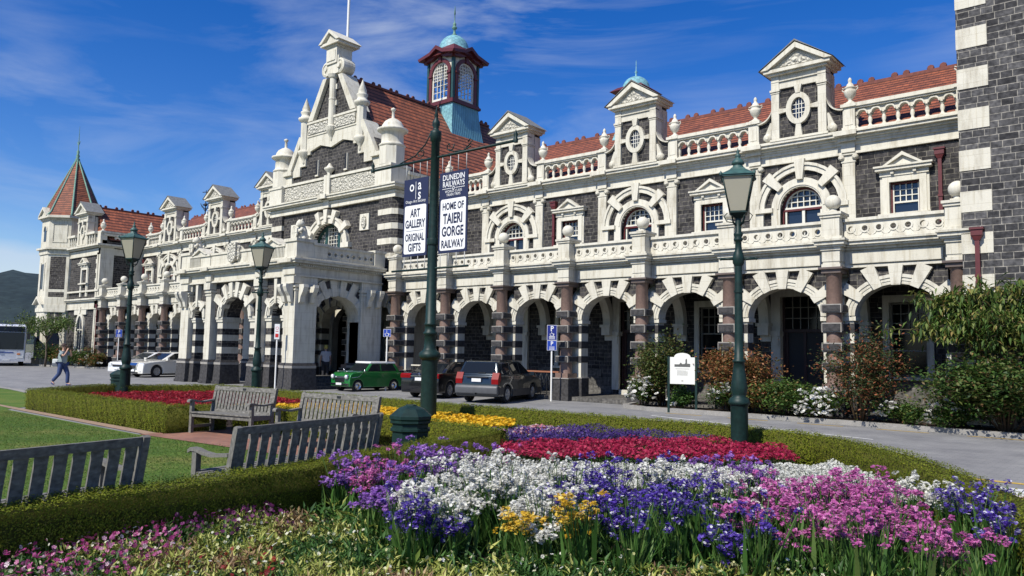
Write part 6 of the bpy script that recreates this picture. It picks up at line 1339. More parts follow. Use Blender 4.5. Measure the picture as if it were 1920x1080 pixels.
# =================================================================== LAMP POSTS
def lampglass():
    m, n, l, b = newmat("lamp_glass"); b.inputs['Base Color'].default_value = (0.56, 0.53, 0.41, 1); b.inputs['Roughness'].default_value = 0.25
    t = n.new('ShaderNodeBsdfTranslucent'); t.inputs[0].default_value = (0.62, 0.58, 0.44, 1); x = n.new('ShaderNodeMixShader'); x.inputs[0].default_value = 0.4; o = n["Material Output"]; l.new(b.outputs[0], x.inputs[1]); l.new(t.outputs[0], x.inputs[2]); l.new(x.outputs[0], o.inputs[0]); return m
LGLASS = lampglass()
def lamp(label, loc, H):
    root = empty("street_lamp", loc, rad(22)); tag(root, label, "lamp post", "green cast iron lamp posts"); k = H/5.62
    root.scale = (k, k, k)
    m = MB()
    m.lathe([(0.152, 0.0), (0.152, 0.98), (0.16, 1.0), (0.185, 1.02), (0.19, 1.06), (0.16, 1.12), (0.115, 1.16), (0.125, 1.20), (0.135, 1.24), (0.145, 1.32), (0.128, 1.46), (0.105, 1.64), (0.095, 1.76), (0.115, 1.77), (0.115, 1.80), (0.085, 1.82), (0.076, 2.2), (0.068, 3.0), (0.062, 3.52)], n=20)
    m.build("base_column", LAMPG, root)
    m = MB(); m.lathe([(0.085, 3.02), (0.085, 3.06)], n=14); m.lathe([(0.062, 3.5), (0.10, 3.56), (0.105, 3.66), (0.085, 3.74), (0.06, 3.8), (0.055, 3.95), (0.075, 3.97), (0.085, 4.0), (0.06, 4.03), (0.08, 4.07), (0.085, 4.10), (0.055, 4.13), (0.05, 4.4)], n=14)
    for s in (-1, 1): m.tube([(s*0.05, 0, 3.64), (s*0.3, 0, 3.64)], 0.024, 8); m.lathe([(0.0, -0.035), (0.035, 0), (0.0, 0.035)], s*0.31, 0, 3.64, 8)
    m.build("ladder_bar", LAMPG, root)
    m = MB()
    for a in range(4):
        t = a*PI/2+PI/4; c, s = math.cos(t), math.sin(t); m.tube([(0.04*c, 0.04*s, 4.24), (0.13*c, 0.13*s, 4.32), (0.16*c, 0.16*s, 4.45), (0.13*c, 0.13*s, 4.54)], 0.014, 6)
    for s in (-1, 1): m.tube([(s*0.05, 0, 4.3), (s*0.2, 0, 4.33), (s*0.25, 0, 4.43), (s*0.19, 0, 4.49)], 0.01, 6)
    m.build("bracket", LAMPG, root)
    g = MB(); g.frustum(0, 0, 4.50, 5.12, 0.135, 0.135, 0.255, 0.255); g.build("lamp_glass", LGLASS, root)
    f = MB()
    for sx in (-1, 1):
        for sy in (-1, 1): f.tube([(sx*0.142, sy*0.142, 4.48), (sx*0.262, sy*0.262, 5.13)], 0.014, 6)
    f.box(-0.155, 0.155, -0.155, 0.155, 4.47, 4.505); f.frustum(0, 0, 4.38, 4.47, 0.05, 0.05, 0.14, 0.14); f.build("lantern_frame", LAMPG, root)
    r = MB(); r.box(-0.29, 0.29, -0.29, 0.29, 5.12, 5.15); r.frustum(0, 0, 5.15, 5.27, 0.31, 0.31, 0.14, 0.14); r.frustum(0, 0, 5.27, 5.31, 0.14, 0.14, 0.11, 0.11)
    r.lathe([(0.12, 5.30), (0.085, 5.37), (0.08, 5.38), (0.115, 5.39), (0.11, 5.43), (0.07, 5.48), (0.035, 5.51), (0.05, 5.53), (0.05, 5.56), (0.02, 5.585), (0.03, 5.61), (0.0, 5.70)], n=16)
    for sx in (-1, 1):
        for sy in (-1, 1): r.lathe([(0.025, 5.14), (0.03, 5.18), (0.0, 5.22)], sx*0.29, sy*0.29, 0, 6)
    r.build("lamp_cap", LAMPC, root); return root
lamp("green cast iron lamp post rising from the crimson flowers on the right", (-5.80, 13.05, 0), 5.56)
lamp("green lamp post farthest left, at the corner of the left red bed", (-25.75, 10.9, 0), 5.83)
lamp("green lamp post before the porch, behind the left bench", (-23.4, 14.2, 0), 5.72)

# =================================================================== BANNER POLE
BP = empty("banner_pole", (-12.92, 12.25, 0)); tag(BP, "tall dark green pole with cross arms carrying two banners", "banner pole")
m = MB(); m.lathe([(0.19, 0.0), (0.185, 1.62), (0.19, 1.64), (0.23, 1.66), (0.26, 1.72), (0.24, 1.80), (0.17, 1.85), (0.145, 1.9), (0.135, 2.2), (0.16, 2.22), (0.16, 2.27), (0.13, 2.29), (0.13, 2.42), (0.145, 2.43), (0.145, 2.47), (0.125, 2.49), (0.115, 4.0), (0.105, 5.0), (0.10, 6.75), (0.13, 6.77), (0.135, 6.95), (0.13, 7.0), (0.075, 7.03), (0.06, 7.08), (0.095, 7.16), (0.085, 7.24), (0.045, 7.30), (0.04, 7.36), (0.05, 7.38), (0.0, 7.62)], n=18)
m.lathe([(0.135, 4.3), (0.14, 4.33), (0.14, 4.42), (0.135, 4.45)], n=16); m.build("post", LAMPG, BP)
m = MB(); m.tube([(-2.3, 0, 6.37), (2.5, 0, 6.37)], 0.032, 8)
for x in (-2.28, 2.48): m.lathe([(0.05, 6.33), (0.055, 6.41), (0.03, 6.44), (0.05, 6.5), (0.0, 6.62)], x, 0, 0, 8)
m.build("arm", LAMPG, BP)
m = MB(); m.tube([(-1.42, 0, 3.75), (1.15, 0, 3.75)], 0.026, 8); m.build("arm", LAMPG, BP)
m = MB()
for s in (-1, 1):
    m.tube([(s*1.25, 0, 6.40), (s*1.05, 0, 6.45), (s*0.7, 0, 6.52), (s*0.35, 0, 6.75), (s*0.14, 0, 7.05)] if s < 0 else [(1.15, 0, 6.47), (0.9, 0, 6.40), (0.6, 0, 6.43), (0.45, 0, 6.50)], 0.016, 6)
    c = (s*0.42, 6.58); m.tube([(c[0]+s*0.02*k*math.cos(k*0.8)+s*0.05, 0, c[1]+0.02*k*math.sin(k*0.8)) for k in range(9)], 0.014, 6)
m.tube([(1.0, 0, 6.45), (1.12, 0, 6.52), (1.2, 0, 6.60), (1.12, 0, 6.64), (1.06, 0, 6.58)], 0.014, 6)
m.build("scrollwork", LAMPG, BP)
NAVY = plain("banner_navy", (0.011, 0.017, 0.06), 0.6, var=0.04); BWHT = plain("banner_white", (0.78, 0.78, 0.77), 0.6, var=0.02); INK = plain("banner_ink", (0.016, 0.022, 0.06), 0.6, var=0.02)
TIEM = plain("banner_ties", (0.45, 0.45, 0.43), 0.6)
def banner(label, x0, x1, lines, split):
    root = empty("banner", (BP.location.x+(x0+x1)/2, 12.25, 0)); tag(root, label, "banner"); h = (x1-x0)/2
    m = MB(); m.box(-h, h, -0.008, 0.008, 4.08, 5.96, 0); m.build("panel", NAVY, root)
    w = MB(); r = 0.05; x, z0, z1 = h-0.05, 4.14, split
    pts = []
    for cx, cz, a0 in ((x-r, z0+r, -PI/2), (x-r, z1-r, 0), (-x+r, z1-r, PI/2), (-x+r, z0+r, PI)):
        for k in range(4): t = a0+PI/2*k/3; pts.append((cx+r*math.cos(t), cz+r*math.sin(t)))
    w.prism(pts, -0.012, -0.009); w.build("white_panel", BWHT, root)
    for col in (0, 1):
        t = MB()
        for (txt, size, x, z, bold, sx, c, *al) in lines:
            if c != col: continue
            if txt == '-': t.box(x-sx, x+sx, -0.016, -0.0125 if col == 0 else -0.009, z, z+size)
            elif txt == '|': t.box(x-0.006, x+0.006, -0.016, -0.009, z, z+size)
            elif txt == 'o-': t.ring(x, z, 0.025, 0.025, 0.014, -0.016, -0.009, 0, 2*PI, 12)
            else: put_text(t, txt, size, x, z, -0.0145, bold, sx)
        t.build("lettering", INK if col == 0 else BWHT, root)
    m = MB()
    for x in (-h*0.85, -h*0.28, h*0.28, h*0.85):
        for z0, z1 in ((5.96, 6.35), (3.76, 4.08)): m = MB(); m.tube([(x, 0, z0), (x, 0, z1)], 0.009, 5); m.build("tie", TIEM, root)
    return root
banner("left banner in navy and white reading art gallery and original gifts", -1.05, -0.20,
       [("o", 0.36, -0.14, 5.66, 0.004, 0.85, 1), ("a", 0.36, 0.13, 5.68, 0.004, 0.8, 1), ("s", 0.36, 0.13, 5.45, 0.004, 0.8, 1), ("|", 0.42, 0.0, 5.46, 0, 0, 1), ("Otago Art Society", 0.10, 0, 5.375, 0.0, 0.95, 1),
        ("ART", 0.27, 0, 5.03, 0.008, 0.66, 0), ("GALLERY", 0.27, 0, 4.77, 0.008, 0.62, 0), ("-", 0.008, 0, 4.69, 0, 0.30, 0), ("ORIGINAL", 0.25, 0, 4.45, 0.007, 0.58, 0), ("GIFTS", 0.27, 0, 4.20, 0.008, 0.66, 0)], 5.31)
banner("right banner in navy and white reading home of taieri gorge railway", 0.19, 1.10,
       [("DUNEDIN", 0.185, 0, 5.77, 0.002, 0.86, 1), ("RAILWAYS", 0.185, 0, 5.615, 0.002, 0.80, 1), ("-", 0.012, 0.21, 5.565, 0, 0.15, 1), ("-", 0.012, -0.21, 5.565, 0, 0.15, 1), ("o-", 0, 0, 5.571, 0, 0, 1), ("WORLD CLASS", 0.085, 0, 5.475, 0.0, 0.95, 1), ("TRAIN TRIPS", 0.085, 0, 5.395, 0.0, 0.95, 1),
        ("HOME OF", 0.23, 0, 5.08, 0.007, 0.68, 0), ("TAIERI", 0.33, 0, 4.76, 0.011, 0.66, 0), ("GORGE", 0.31, 0, 4.47, 0.010, 0.66, 0), ("RAILWAY", 0.25, 0, 4.20, 0.008, 0.66, 0)], 5.33)

# =================================================================== SIGNS
BLUE = plain("sign_blue", (0.012, 0.05, 0.36), 0.45, var=0.03); BLUED = plain("sign_dark_blue", (0.012, 0.022, 0.20), 0.45, var=0.03); RED = plain("sign_red", (0.55, 0.02, 0.02), 0.45, var=0.03)
SIGNW = plain("sign_white", (0.78, 0.78, 0.77), 0.5, var=0.02)
def post(root, h): m = MB(); m.lathe([(0.035, 0), (0.035, h)], n=10); m.build("post", WHITE, root)
def plate(root, z0, z1, w, mat, border=0.012):
    m = MB(); m.box(-w, w, -0.05, -0.04, z0, z1, 1); m.box(-w+border, w-border, -0.053, -0.0505, z0+border, z1-border, 0); return m
def disabled(t, x, z, s):
    t.ring(x, z, 0.10*s, 0.10*s, 0.025*s, -0.060, -0.0535, PI*0.85, PI*2.1, 14); t.box(x-0.03*s, x-0.005*s, -0.06, -0.0535, z+0.02*s, z+0.16*s); t.lathe([(0.0, -0.025*s), (0.025*s, 0), (0, 0.025*s)], x-0.018*s, -0.056, z+0.2*s, 8); t.box(x-0.02*s, x+0.09*s, -0.06, -0.0535, z+0.02*s, z+0.045*s); t.box(x+0.07*s, x+0.095*s, -0.06, -0.0535, z-0.06*s, z+0.03*s)
def p_sign(label, loc, rz, plates):
    root = empty("parking_sign", loc, rz); tag(root, label, "parking sign"); post(root, plates[0][1]-0.02)
    for z0, z1, w, mat, dis in plates:
        m = plate(root, z0, z1, w, mat); o = m.build("sign_plate", [mat, SIGNW], root)
        t = MB(); hgt = z1-z0; s = hgt/0.66
        if dis == 2: put_text(t, "P", 0.30*s, 0, z1-0.25*s, -0.0545, 0.006, 0.9); disabled(t, 0.0, z1-0.40*s, 0.75*s); [t.box(-w*0.6, w*0.6, -0.0555, -0.0535, z0+a*s, z0+(a+0.022)*s) for a in (0.05, 0.10, 0.15)]
        elif dis == 1: put_text(t, "P", hgt*0.55, 0, z1-hgt*0.48, -0.0545, 0.006, 0.9); [t.box(-w*0.55, w*0.55, -0.0555, -0.0535, z0+hgt*a, z0+hgt*(a+0.05)) for a in (0.08, 0.20, 0.32)]
        else: disabled(t, 0, z0+hgt*0.35, hgt/0.42)
        t.build("symbol", SIGNW, o)
    return root
p_sign("white post with two stacked blue parking plates before the arcade pier", (-17.93, 23.4, 0), rad(38), [(2.32, 2.90, 0.19, BLUED, 2), (1.93, 2.31, 0.185, BLUE, 1)])
p_sign("white post with small blue wheelchair plate behind the green car", (-26.75, 22.7, 0), rad(38), [(2.42, 2.76, 0.17, BLUE, 0)])
p_sign("white post with blue parking plate beside the white cars", (-57.2, 23.6, 0), rad(55), [(2.35, 2.9, 0.21, BLUE, 1)])
root = empty("stop_sign_post", (-29.4, 18.75, 0), rad(45)); tag(root, "thin white post with a small white and red plate at the porch corner", "sign post"); post(root, 2.85)
m = plate(root, 2.20, 2.86, 0.11, SIGNW); o = m.build("sign_plate", [SIGNW, SIGNW], root)
t = MB(); t.box(-0.07, 0.07, -0.056, -0.0535, 2.28, 2.44); t.ring(0, 2.68, 0.05, 0.05, 0.015, -0.056, -0.0535, 0, 2*PI, 12); t.box(-0.06, 0.06, -0.056, -0.0535, 2.53, 2.56); t.build("symbol", RED, o)
# information board
root = empty("information_board", (-11.9, 22.46, 0), rad(20)); tag(root, "cream information board with arched top on two green posts", "information board")
for s in (-1, 1): m = MB(); m.box(s*0.435-0.035, s*0.435+0.035, -0.035, 0.035, 0.0, 1.80); m.build("post", LAMPG, root)
m = MB(); m.prism([(-0.40, 0.92), (0.40, 0.92), (0.40, 1.78), (0.27, 1.78)]+[(0.26*math.cos(PI*i/10), 1.79+0.13*math.sin(PI*i/10)) for i in range(11)]+[(-0.27, 1.78), (-0.40, 1.78)], -0.015, 0.015); pnl = m.build("panel", plain("board_cream", (0.76, 0.75, 0.68), 0.5, var=0.02), root)
m = MB(); G1 = plain("engraving_dark", (0.10, 0.10, 0.09), 0.7, var=0.5, scale=60)
m.box(-0.25, 0.25, -0.019, -0.0155, 1.47, 1.55)
m.prism([(-0.25, 1.55), (-0.1, 1.55), (-0.05, 1.61), (0.0, 1.56), (0.08, 1.57), (0.1, 1.6), (0.1, 1.7), (0.13, 1.74), (0.15, 1.7), (0.15, 1.58), (0.25, 1.57), (0.25, 1.55)], -0.019, -0.0155); m.build("engraving", G1, pnl)
m = MB(); G2 = plain("engraving_grey", (0.42, 0.41, 0.37), 0.7)
for i in range(6): m.box(-0.17, 0.17-(0.05 if i == 5 else 0), -0.018, -0.0155, 1.20+0.028*i, 1.211+0.028*i)
m.box(-0.22, 0.22, -0.018, -0.0155, 1.40, 1.415); m.box(-0.03, 0.03, -0.018, -0.0155, 1.0, 1.05); m.build("small_print", G2, pnl)

# =================================================================== IRON RAILINGS between the columns
def railing(label, x0, x1, y, z=1.0, wood=False):
    root = empty("iron_railing", ((x0+x1)/2, y, 0.16)); tag(root, label, "railing"); h = (x1-x0)/2
    m = MB(); m.box(-h, h, -0.05, 0.05, z-0.06, z); m.build("top_rail", plain("rail_timber", (0.30, 0.12, 0.06), 0.5) if wood else CREAMP, root)
    m = MB(); m.box(-h, h, -0.015, 0.015, 0.08, 0.11); n = int(2*h/0.28)
    for i in range(n+1): x = -h+2*h*i/n; m.box(x-0.012, x+0.012, -0.012, 0.012, 0, z-0.06)
    for i in range(n):
        x = -h+2*h*(i+0.5)/n; w = h/n; m.tube([(x-w, 0, 0.11), (x, 0, z*0.5), (x+w, 0, z-0.07)], 0.010, 5); m.tube([(x+w, 0, 0.11), (x, 0, z*0.5), (x-w, 0, z-0.07)], 0.010, 5); m.ring(x, z*0.5, 0.07, 0.07, 0.018, -0.008, 0.008, 0, 2*PI, 10)
    m.build("lattice", IRON, root); return root
railing("black iron lattice railing with pale rail behind the black sedan", -27.4, -25.3, YA+0.5)
railing("iron lattice railing with reddish timber rail beside the dark wagon", -20.85, -18.4, YA+0.2, 0.95, True)

# =================================================================== VEHICLES
def paint(name, c, metal=0.3, rough=0.28): 
    m = plain(name, c, rough, metal, 0.5, 0.03, 2.0, coat=1.0); return m
TYRE = plain("tyre_rubber", (0.016, 0.016, 0.017), 0.85); ALLOY = plain("alloy_wheel", (0.42, 0.43, 0.44), 0.35, 0.7); CHROME = plain("chrome", (0.62, 0.63, 0.64), 0.18, 1.0, var=0.02); TAIL = plain("tail_light_red", (0.20, 0.003, 0.004), 0.4, spec=0.2); HEAD = plain("headlight_glass", (0.72, 0.73, 0.72), 0.1, coat=1.0); DARKP = plain("dark_trim", (0.02, 0.02, 0.022), 0.6); PLATE = plain("number_plate", (0.74, 0.74, 0.72), 0.5); UNDER = plain("underbody", (0.012, 0.012, 0.013), 0.9)
def wheel(root, x, y, r, w, alloy, spokes):
    o = MB(); s = 1 if y > 0 else -1; o.T = Matrix.Translation((x, y-s*w, r)) @ Matrix.Rotation(-s*PI/2, 4, 'X')
    o.lathe([(r*0.62, 0), (r*0.92, 0.0), (r, w*0.15), (r, w*0.85), (r*0.93, w), (r*0.66, w)], n=24, cap=False); t = o.build("wheel", TYRE, root)
    q = MB(); q.T = o.T.copy(); q.lathe([(r*0.66, w*0.70), (r*0.66, w*0.98), (r*0.60, w*0.98), (r*0.56, w*0.80), (r*0.2, w*0.80), (r*0.18, w*0.97), (0.0, w*0.98)], n=24)
    q.build("rim", alloy, t)
    if spokes:
        q = MB(); q.T = o.T.copy()
        for k in range(spokes):
            a = 2*PI*k/spokes; M0 = q.T.copy(); q.T = M0 @ Matrix.Rotation(a, 4, 'Z'); q.box(r*0.05, r*0.62, -r*0.075, r*0.075, w*0.8, w*0.97); q.T = M0
        q.build("spokes", alloy, t)
def side_y(z, zb, zr, w, inset): return w-inset*max(0, min(1, (z-zb)/(zr-zb)))
def car(name, label, loc, rz, sc, half, outline, zc, wheels, r, cab, inset, paintm, roofm, windows, front_glass, rear_glass, extras, alloy, spokes, trim=None, group="cars parked before the station", bev=0.06):
    root = empty(name, loc, rz); root.scale = (sc, sc, sc); tag(root, label, "car", group)
    # body shell: outline from the rear bumper over the top to the front, wheel arches cut below
    bot = []
    for xw in sorted(wheels, reverse=True):
        ra = r*1.16; bot += [(xw+ra*math.cos(t), max(zc, r+ra*math.sin(t))) for t in np.linspace(-0.35, PI+0.35, 13)]
    poly = outline+[(outline[-1][0], zc+0.02)]+bot+[(outline[0][0], zc+0.02)]
    m = MB(); m.prism(poly, -half, half); b = m.build("body", paintm, root); bevel_mesh(b, bev, 3, 0.9)
    m = MB(); m.box(min(wheels)-r*1.2, max(wheels)+r*1.2, -half+0.16, half-0.16, zc*0.9, r*2.3); m.build("underbody", UNDER, root)
    zb, zr = cab[0][1], max(z for x, z in cab)
    m = MB(); n = len(cab); vs = []
    for s in (-1, 1): vs += [(x, s*side_y(z, zb, zr, half-0.03, inset), z) for x, z in cab]
    m.add(vs, [list(range(n)), list(range(2*n-1, n-1, -1))]+[(i, n+i, n+(i+1) % n, (i+1) % n) for i in range(n)]); c = m.build("cabin", [paintm], root); bevel_mesh(c, 0.05, 2, 0.45)
    if roofm is not None:
        rx0, rx1 = [x for x, z in cab if z > zr-0.12][0], [x for x, z in cab if z > zr-0.12][-1]; yy = half-0.03-inset
        q = MB(); q.box(min(rx0, rx1)-0.05, max(rx0, rx1)+0.06, -yy-0.03, yy+0.03, zr-0.085, zr+0.03); ro = q.build("roof", roofm, root); bevel_mesh(ro, 0.06, 4, 0.5)
    for s in (-1, 1):
        for W in windows:
            g = MB(); vs = [(x, s*(side_y(z, zb, zr, half-0.03, inset)+0.006), z) for x, z in W]+[(x, s*(side_y(z, zb, zr, half-0.03, inset)-0.02), z) for x, z in W]; k = len(W)
            g.add(vs, [list(range(k))]+[(i, (i+1) % k, k+(i+1) % k, k+i) for i in range(k)]); g.build("side_window", CARGLASS, root)
    for nm, G in (("windscreen", front_glass), ("rear_window", rear_glass)):
        (x0, z0, w0), (x1, z1, w1) = G; d = Vector((x1-x0, 0, z1-z0)).normalized(); nn = Vector((d.z, 0, -d.x)); nn = nn if (nn.x > 0) == (nm == "windscreen") else -nn
        g = MB(); e = nn*0.012; P = [Vector((x0, -w0, z0))+e, Vector((x0, w0, z0))+e, Vector((x1, w1, z1))+e, Vector((x1, -w1, z1))+e]; g.add([tuple(p) for p in P]+[tuple(p-nn*0.03) for p in P], [(0, 1, 2, 3), (0, 1, 5, 4), (1, 2, 6, 5), (2, 3, 7, 6), (3, 0, 4, 7)]); g.build(nm, CARGLASS, root)
    for xw in wheels:
        for s in (-1, 1): wheel(root, xw, s*(half-0.015), r, 0.2, alloy, spokes)
    extras(root); return root
def pbox(root, name, mat, *boxes):
    m = MB()
    for b in boxes: m.box(*b)
    return m.build(name, mat, root)
GREEN = paint("british_racing_green", (0.012, 0.15, 0.03), 0.1); CARW = paint("car_white", (0.74, 0.74, 0.72), 0.0)
def mini_x(root):
    for s in (-1, 1):
        m = MB(); m.T = Matrix.Translation((1.53, s*0.52, 0.66)) @ Matrix.Rotation(PI/2, 4, 'Y'); m.lathe([(0.115, -0.02), (0.12, 0.03), (0.10, 0.05)], n=18, m=1); m.lathe([(0.095, 0.045), (0.07, 0.075), (0.0, 0.09)], n=18, m=0); m.build("headlight", [HEAD, CHROME], root)
        m = MB(); m.tube([(1.40, s*0.70, 0.62), (1.0, s*0.712, 0.66), (0.72, s*0.715, 0.92)], 0.012, 5); m.build("body_seam", CHROME, root)
        pbox(root, "bonnet_stripe", CARW, (0.62, 1.40, s*0.33-0.05, s*0.33+0.05, 0.885, 0.905)); pbox(root, "tail_light", TAIL, (-1.53, -1.48, s*0.6-0.06, s*0.6+0.06, 0.5, 0.72)); pbox(root, "door_handle", CHROME, (-0.38, -0.28, s*0.71-0.015, s*0.71+0.015, 0.68, 0.70))
        m = MB(); m.lathe([(0.0, -0.06), (0.06, 0.0), (0.0, 0.06)], 0.75, s*0.78, 0.92, 8); m.build("wing_mirror", CHROME, root)
    m = MB(); m.prism([(1.47, 0.40), (1.535, 0.42), (1.54, 0.60), (1.50, 0.68), (1.47, 0.66)], -0.36, 0.36); g = m.build("grille", CHROME, root)
    m = MB()
    for k in range(5): m.box(1.537, 1.545, -0.30, 0.30, 0.44+0.038*k, 0.446+0.038*k)
    m.build("grille_bars", DARKP, g); pbox(root, "bumper", CHROME, (1.50, 1.58, -0.66, 0.66, 0.30, 0.37)); pbox(root, "bumper", CHROME, (-1.58, -1.52, -0.66, 0.66, 0.30, 0.37)); pbox(root, "number_plate", PLATE, (1.58, 1.59, -0.2, 0.2, 0.29, 0.39))
car("small_car", "small classic green car with white roof beside the porch arch", (-27.3, 22.1, 0.0), rad(-92), 0.97, 0.71,
    [(-1.50, 0.36), (-1.52, 0.62), (-1.46, 0.84), (-1.2, 0.87), (0.62, 0.88), (1.30, 0.84), (1.45, 0.74), (1.50, 0.55), (1.50, 0.34)], 0.20, (1.03, -1.0), 0.255,
    [(-1.38, 0.86), (-1.12, 1.26), (-0.95, 1.315), (0.10, 1.315), (0.25, 1.27), (0.66, 0.88)], 0.13, GREEN, CARW,
    [[(0.50, 0.90), (0.20, 1.22), (-0.22, 1.23), (-0.22, 0.90)], [(-0.27, 0.90), (-0.27, 1.23), (-0.98, 1.22), (-1.15, 0.92)]], ((0.64, 0.91, 0.58), (0.27, 1.255, 0.48)), ((-1.37, 0.91, 0.55), (-1.14, 1.23, 0.46)), mini_x, CHROME, 0, bev=0.09)
DKBLUE = paint("dark_blue_green_metallic", (0.010, 0.020, 0.028), 0.4); GREYC = plain("grey_bumper_cladding", (0.085, 0.088, 0.092), 0.5)
def wag_x(root):
    for s in (-1, 1):
        m = MB(); m.prism([(-2.20, 0.72), (-2.08, 0.72), (-1.92, 0.88), (-1.95, 1.12), (-2.08, 1.14), (-2.2, 0.9)], min(s*0.60, s*0.872), max(s*0.60, s*0.872)); m.build("tail_light", TAIL, root)
        pbox(root, "headlight", HEAD, (2.05, 2.2, s*0.66-0.16, s*0.66+0.16, 0.66, 0.84)); pbox(root, "roof_rail", DARKP, (-1.5, 0.3, s*0.60-0.02, s*0.60+0.02, 1.585, 1.62)); pbox(root, "door_handle", DKBLUE, (-0.5, -0.3, s*0.865-0.02, s*0.885+0.005, 0.92, 0.955), (0.5, 0.7, s*0.865-0.02, s*0.885+0.005, 0.90, 0.935))
        m = MB(); m.prism([(0.95, 1.0), (1.08, 0.98), (1.1, 1.12), (0.97, 1.14)], min(s*0.86, s*1.02), max(s*0.86, s*1.02)); m.build("wing_mirror", DKBLUE, root)
        pbox(root, "sill_cladding", plain("dark_sill_cladding", (0.035, 0.036, 0.038), 0.6), (-0.85, 0.88, s*0.872-0.02, s*0.872+0.02, 0.24, 0.50), (1.65, 2.1, s*0.872-0.02, s*0.872+0.014, 0.3, 0.5), (-2.1, -1.68, s*0.872-0.02, s*0.872+0.014, 0.34, 0.6))
    m = MB(); m.prism([(-2.26, 0.36), (-2.0, 0.30), (-2.0, 0.66), (-2.22, 0.68), (-2.28, 0.60)], -0.87, 0.87); b = m.build("rear_bumper", GREYC, root); bevel_mesh(b, 0.04, 2, 0.5)
    pbox(root, "front_bumper", GREYC, (2.15, 2.30, -0.84, 0.84, 0.30, 0.58)); pbox(root, "number_plate", PLATE, (-2.245, -2.20, -0.19, 0.19, 0.80, 0.92)); pbox(root, "tow_bar", IRON, (-2.40, -2.1, -0.03, 0.03, 0.34, 0.40)); pbox(root, "garnish", DARKP, (-2.215, -2.18, -0.45, 0.45, 0.95, 0.99))
    pbox(root, "rear_wiper", IRON, (-2.10, -2.08, -0.3, 0.0, 1.13, 1.15))
WAG = dict(half=0.87, outline=[(-2.17, 0.40), (-2.20, 0.70), (-2.12, 1.04), (-1.95, 1.06), (0.95, 1.03), (1.90, 0.90), (2.14, 0.74), (2.20, 0.40)], zc=0.24, wheels=(1.27, -1.26), r=0.325)
car("station_wagon", "dark blue green estate car with grey bumper and red tail lights", (-19.35, 22.1, 0), rad(107), 0.96, **WAG,
    cab=[(-2.10, 1.02), (-1.86, 1.53), (-1.6, 1.58), (0.1, 1.56), (0.30, 1.51), (1.12, 1.02)], inset=0.17, paintm=DKBLUE, roofm=None,
    windows=[[(0.98, 1.07), (0.28, 1.47), (0.02, 1.49), (0.02, 1.06)], [(-0.05, 1.06), (-0.05, 1.49), (-0.85, 1.50), (-0.98, 1.07)], [(-1.05, 1.07), (-0.93, 1.49), (-1.52, 1.49), (-1.80, 1.10)]],
    front_glass=((1.08, 1.05, 0.72), (0.34, 1.49, 0.60)), rear_glass=((-2.06, 1.10, 0.72), (-1.88, 1.50, 0.60)), extras=wag_x, alloy=ALLOY, spokes=6)
BLK = paint("car_black", (0.008, 0.008, 0.010), 0.3)
def sed_x(root):
    for s in (-1, 1):
        m = MB(); m.prism([(-2.27, 0.80), (-2.20, 0.80), (-1.96, 0.86), (-1.9, 0.98), (-2.2, 0.98), (-2.28, 0.92)], min(s*0.42, s*0.885), max(s*0.42, s*0.885)); m.build("tail_light", TAIL, root)
        pbox(root, "headlight", HEAD, (2.05, 2.2, s*0.66-0.16, s*0.66+0.16, 0.62, 0.78)); m = MB(); m.prism([(0.92, 0.96), (1.05, 0.94), (1.07, 1.06), (0.94, 1.08)], min(s*0.86, s*1.02), max(s*0.86, s*1.02)); m.build("wing_mirror", BLK, root)
    pbox(root, "number_plate", PLATE, (-2.30, -2.25, -0.19, 0.19, 0.70, 0.82)); pbox(root, "boot_trim", CHROME, (-2.285, -2.26, -0.40, 0.40, 0.86, 0.90)); m = MB(); m.T = Matrix.Translation((-2.27, 0, 0.96)) @ Matrix.Rotation(PI/2, 4, 'Y'); m.ring(0, 0, 0.05, 0.03, 0.012, -0.012, 0.012, 0, 2*PI, 14); m.build("badge", CHROME, root)
car("sedan", "black sedan with red tail lights, partly behind the banner pole", (-22.5, 22.4, 0), rad(105), 0.97, 0.885,
    [(-2.22, 0.32), (-2.26, 0.66), (-2.20, 1.0), (-1.75, 1.02), (1.0, 0.94), (1.95, 0.82), (2.18, 0.66), (2.22, 0.34)], 0.20, (1.35, -1.32), 0.32,
    [(-1.75, 0.98), (-0.95, 1.36), (-0.6, 1.44), (0.15, 1.44), (0.4, 1.38), (1.1, 0.95)], 0.20, BLK, None,
    [[(0.92, 1.0), (0.34, 1.34), (0.0, 1.37), (0.0, 0.99)], [(-0.06, 0.99), (-0.06, 1.37), (-0.6, 1.37), (-1.3, 1.03)]], ((1.08, 0.97, 0.70), (0.44, 1.36, 0.58)), ((-1.68, 1.02, 0.66), (-0.97, 1.36, 0.56)), sed_x, ALLOY, 8)
PEARL = paint("pearl_white", (0.76, 0.74, 0.66), 0.0)
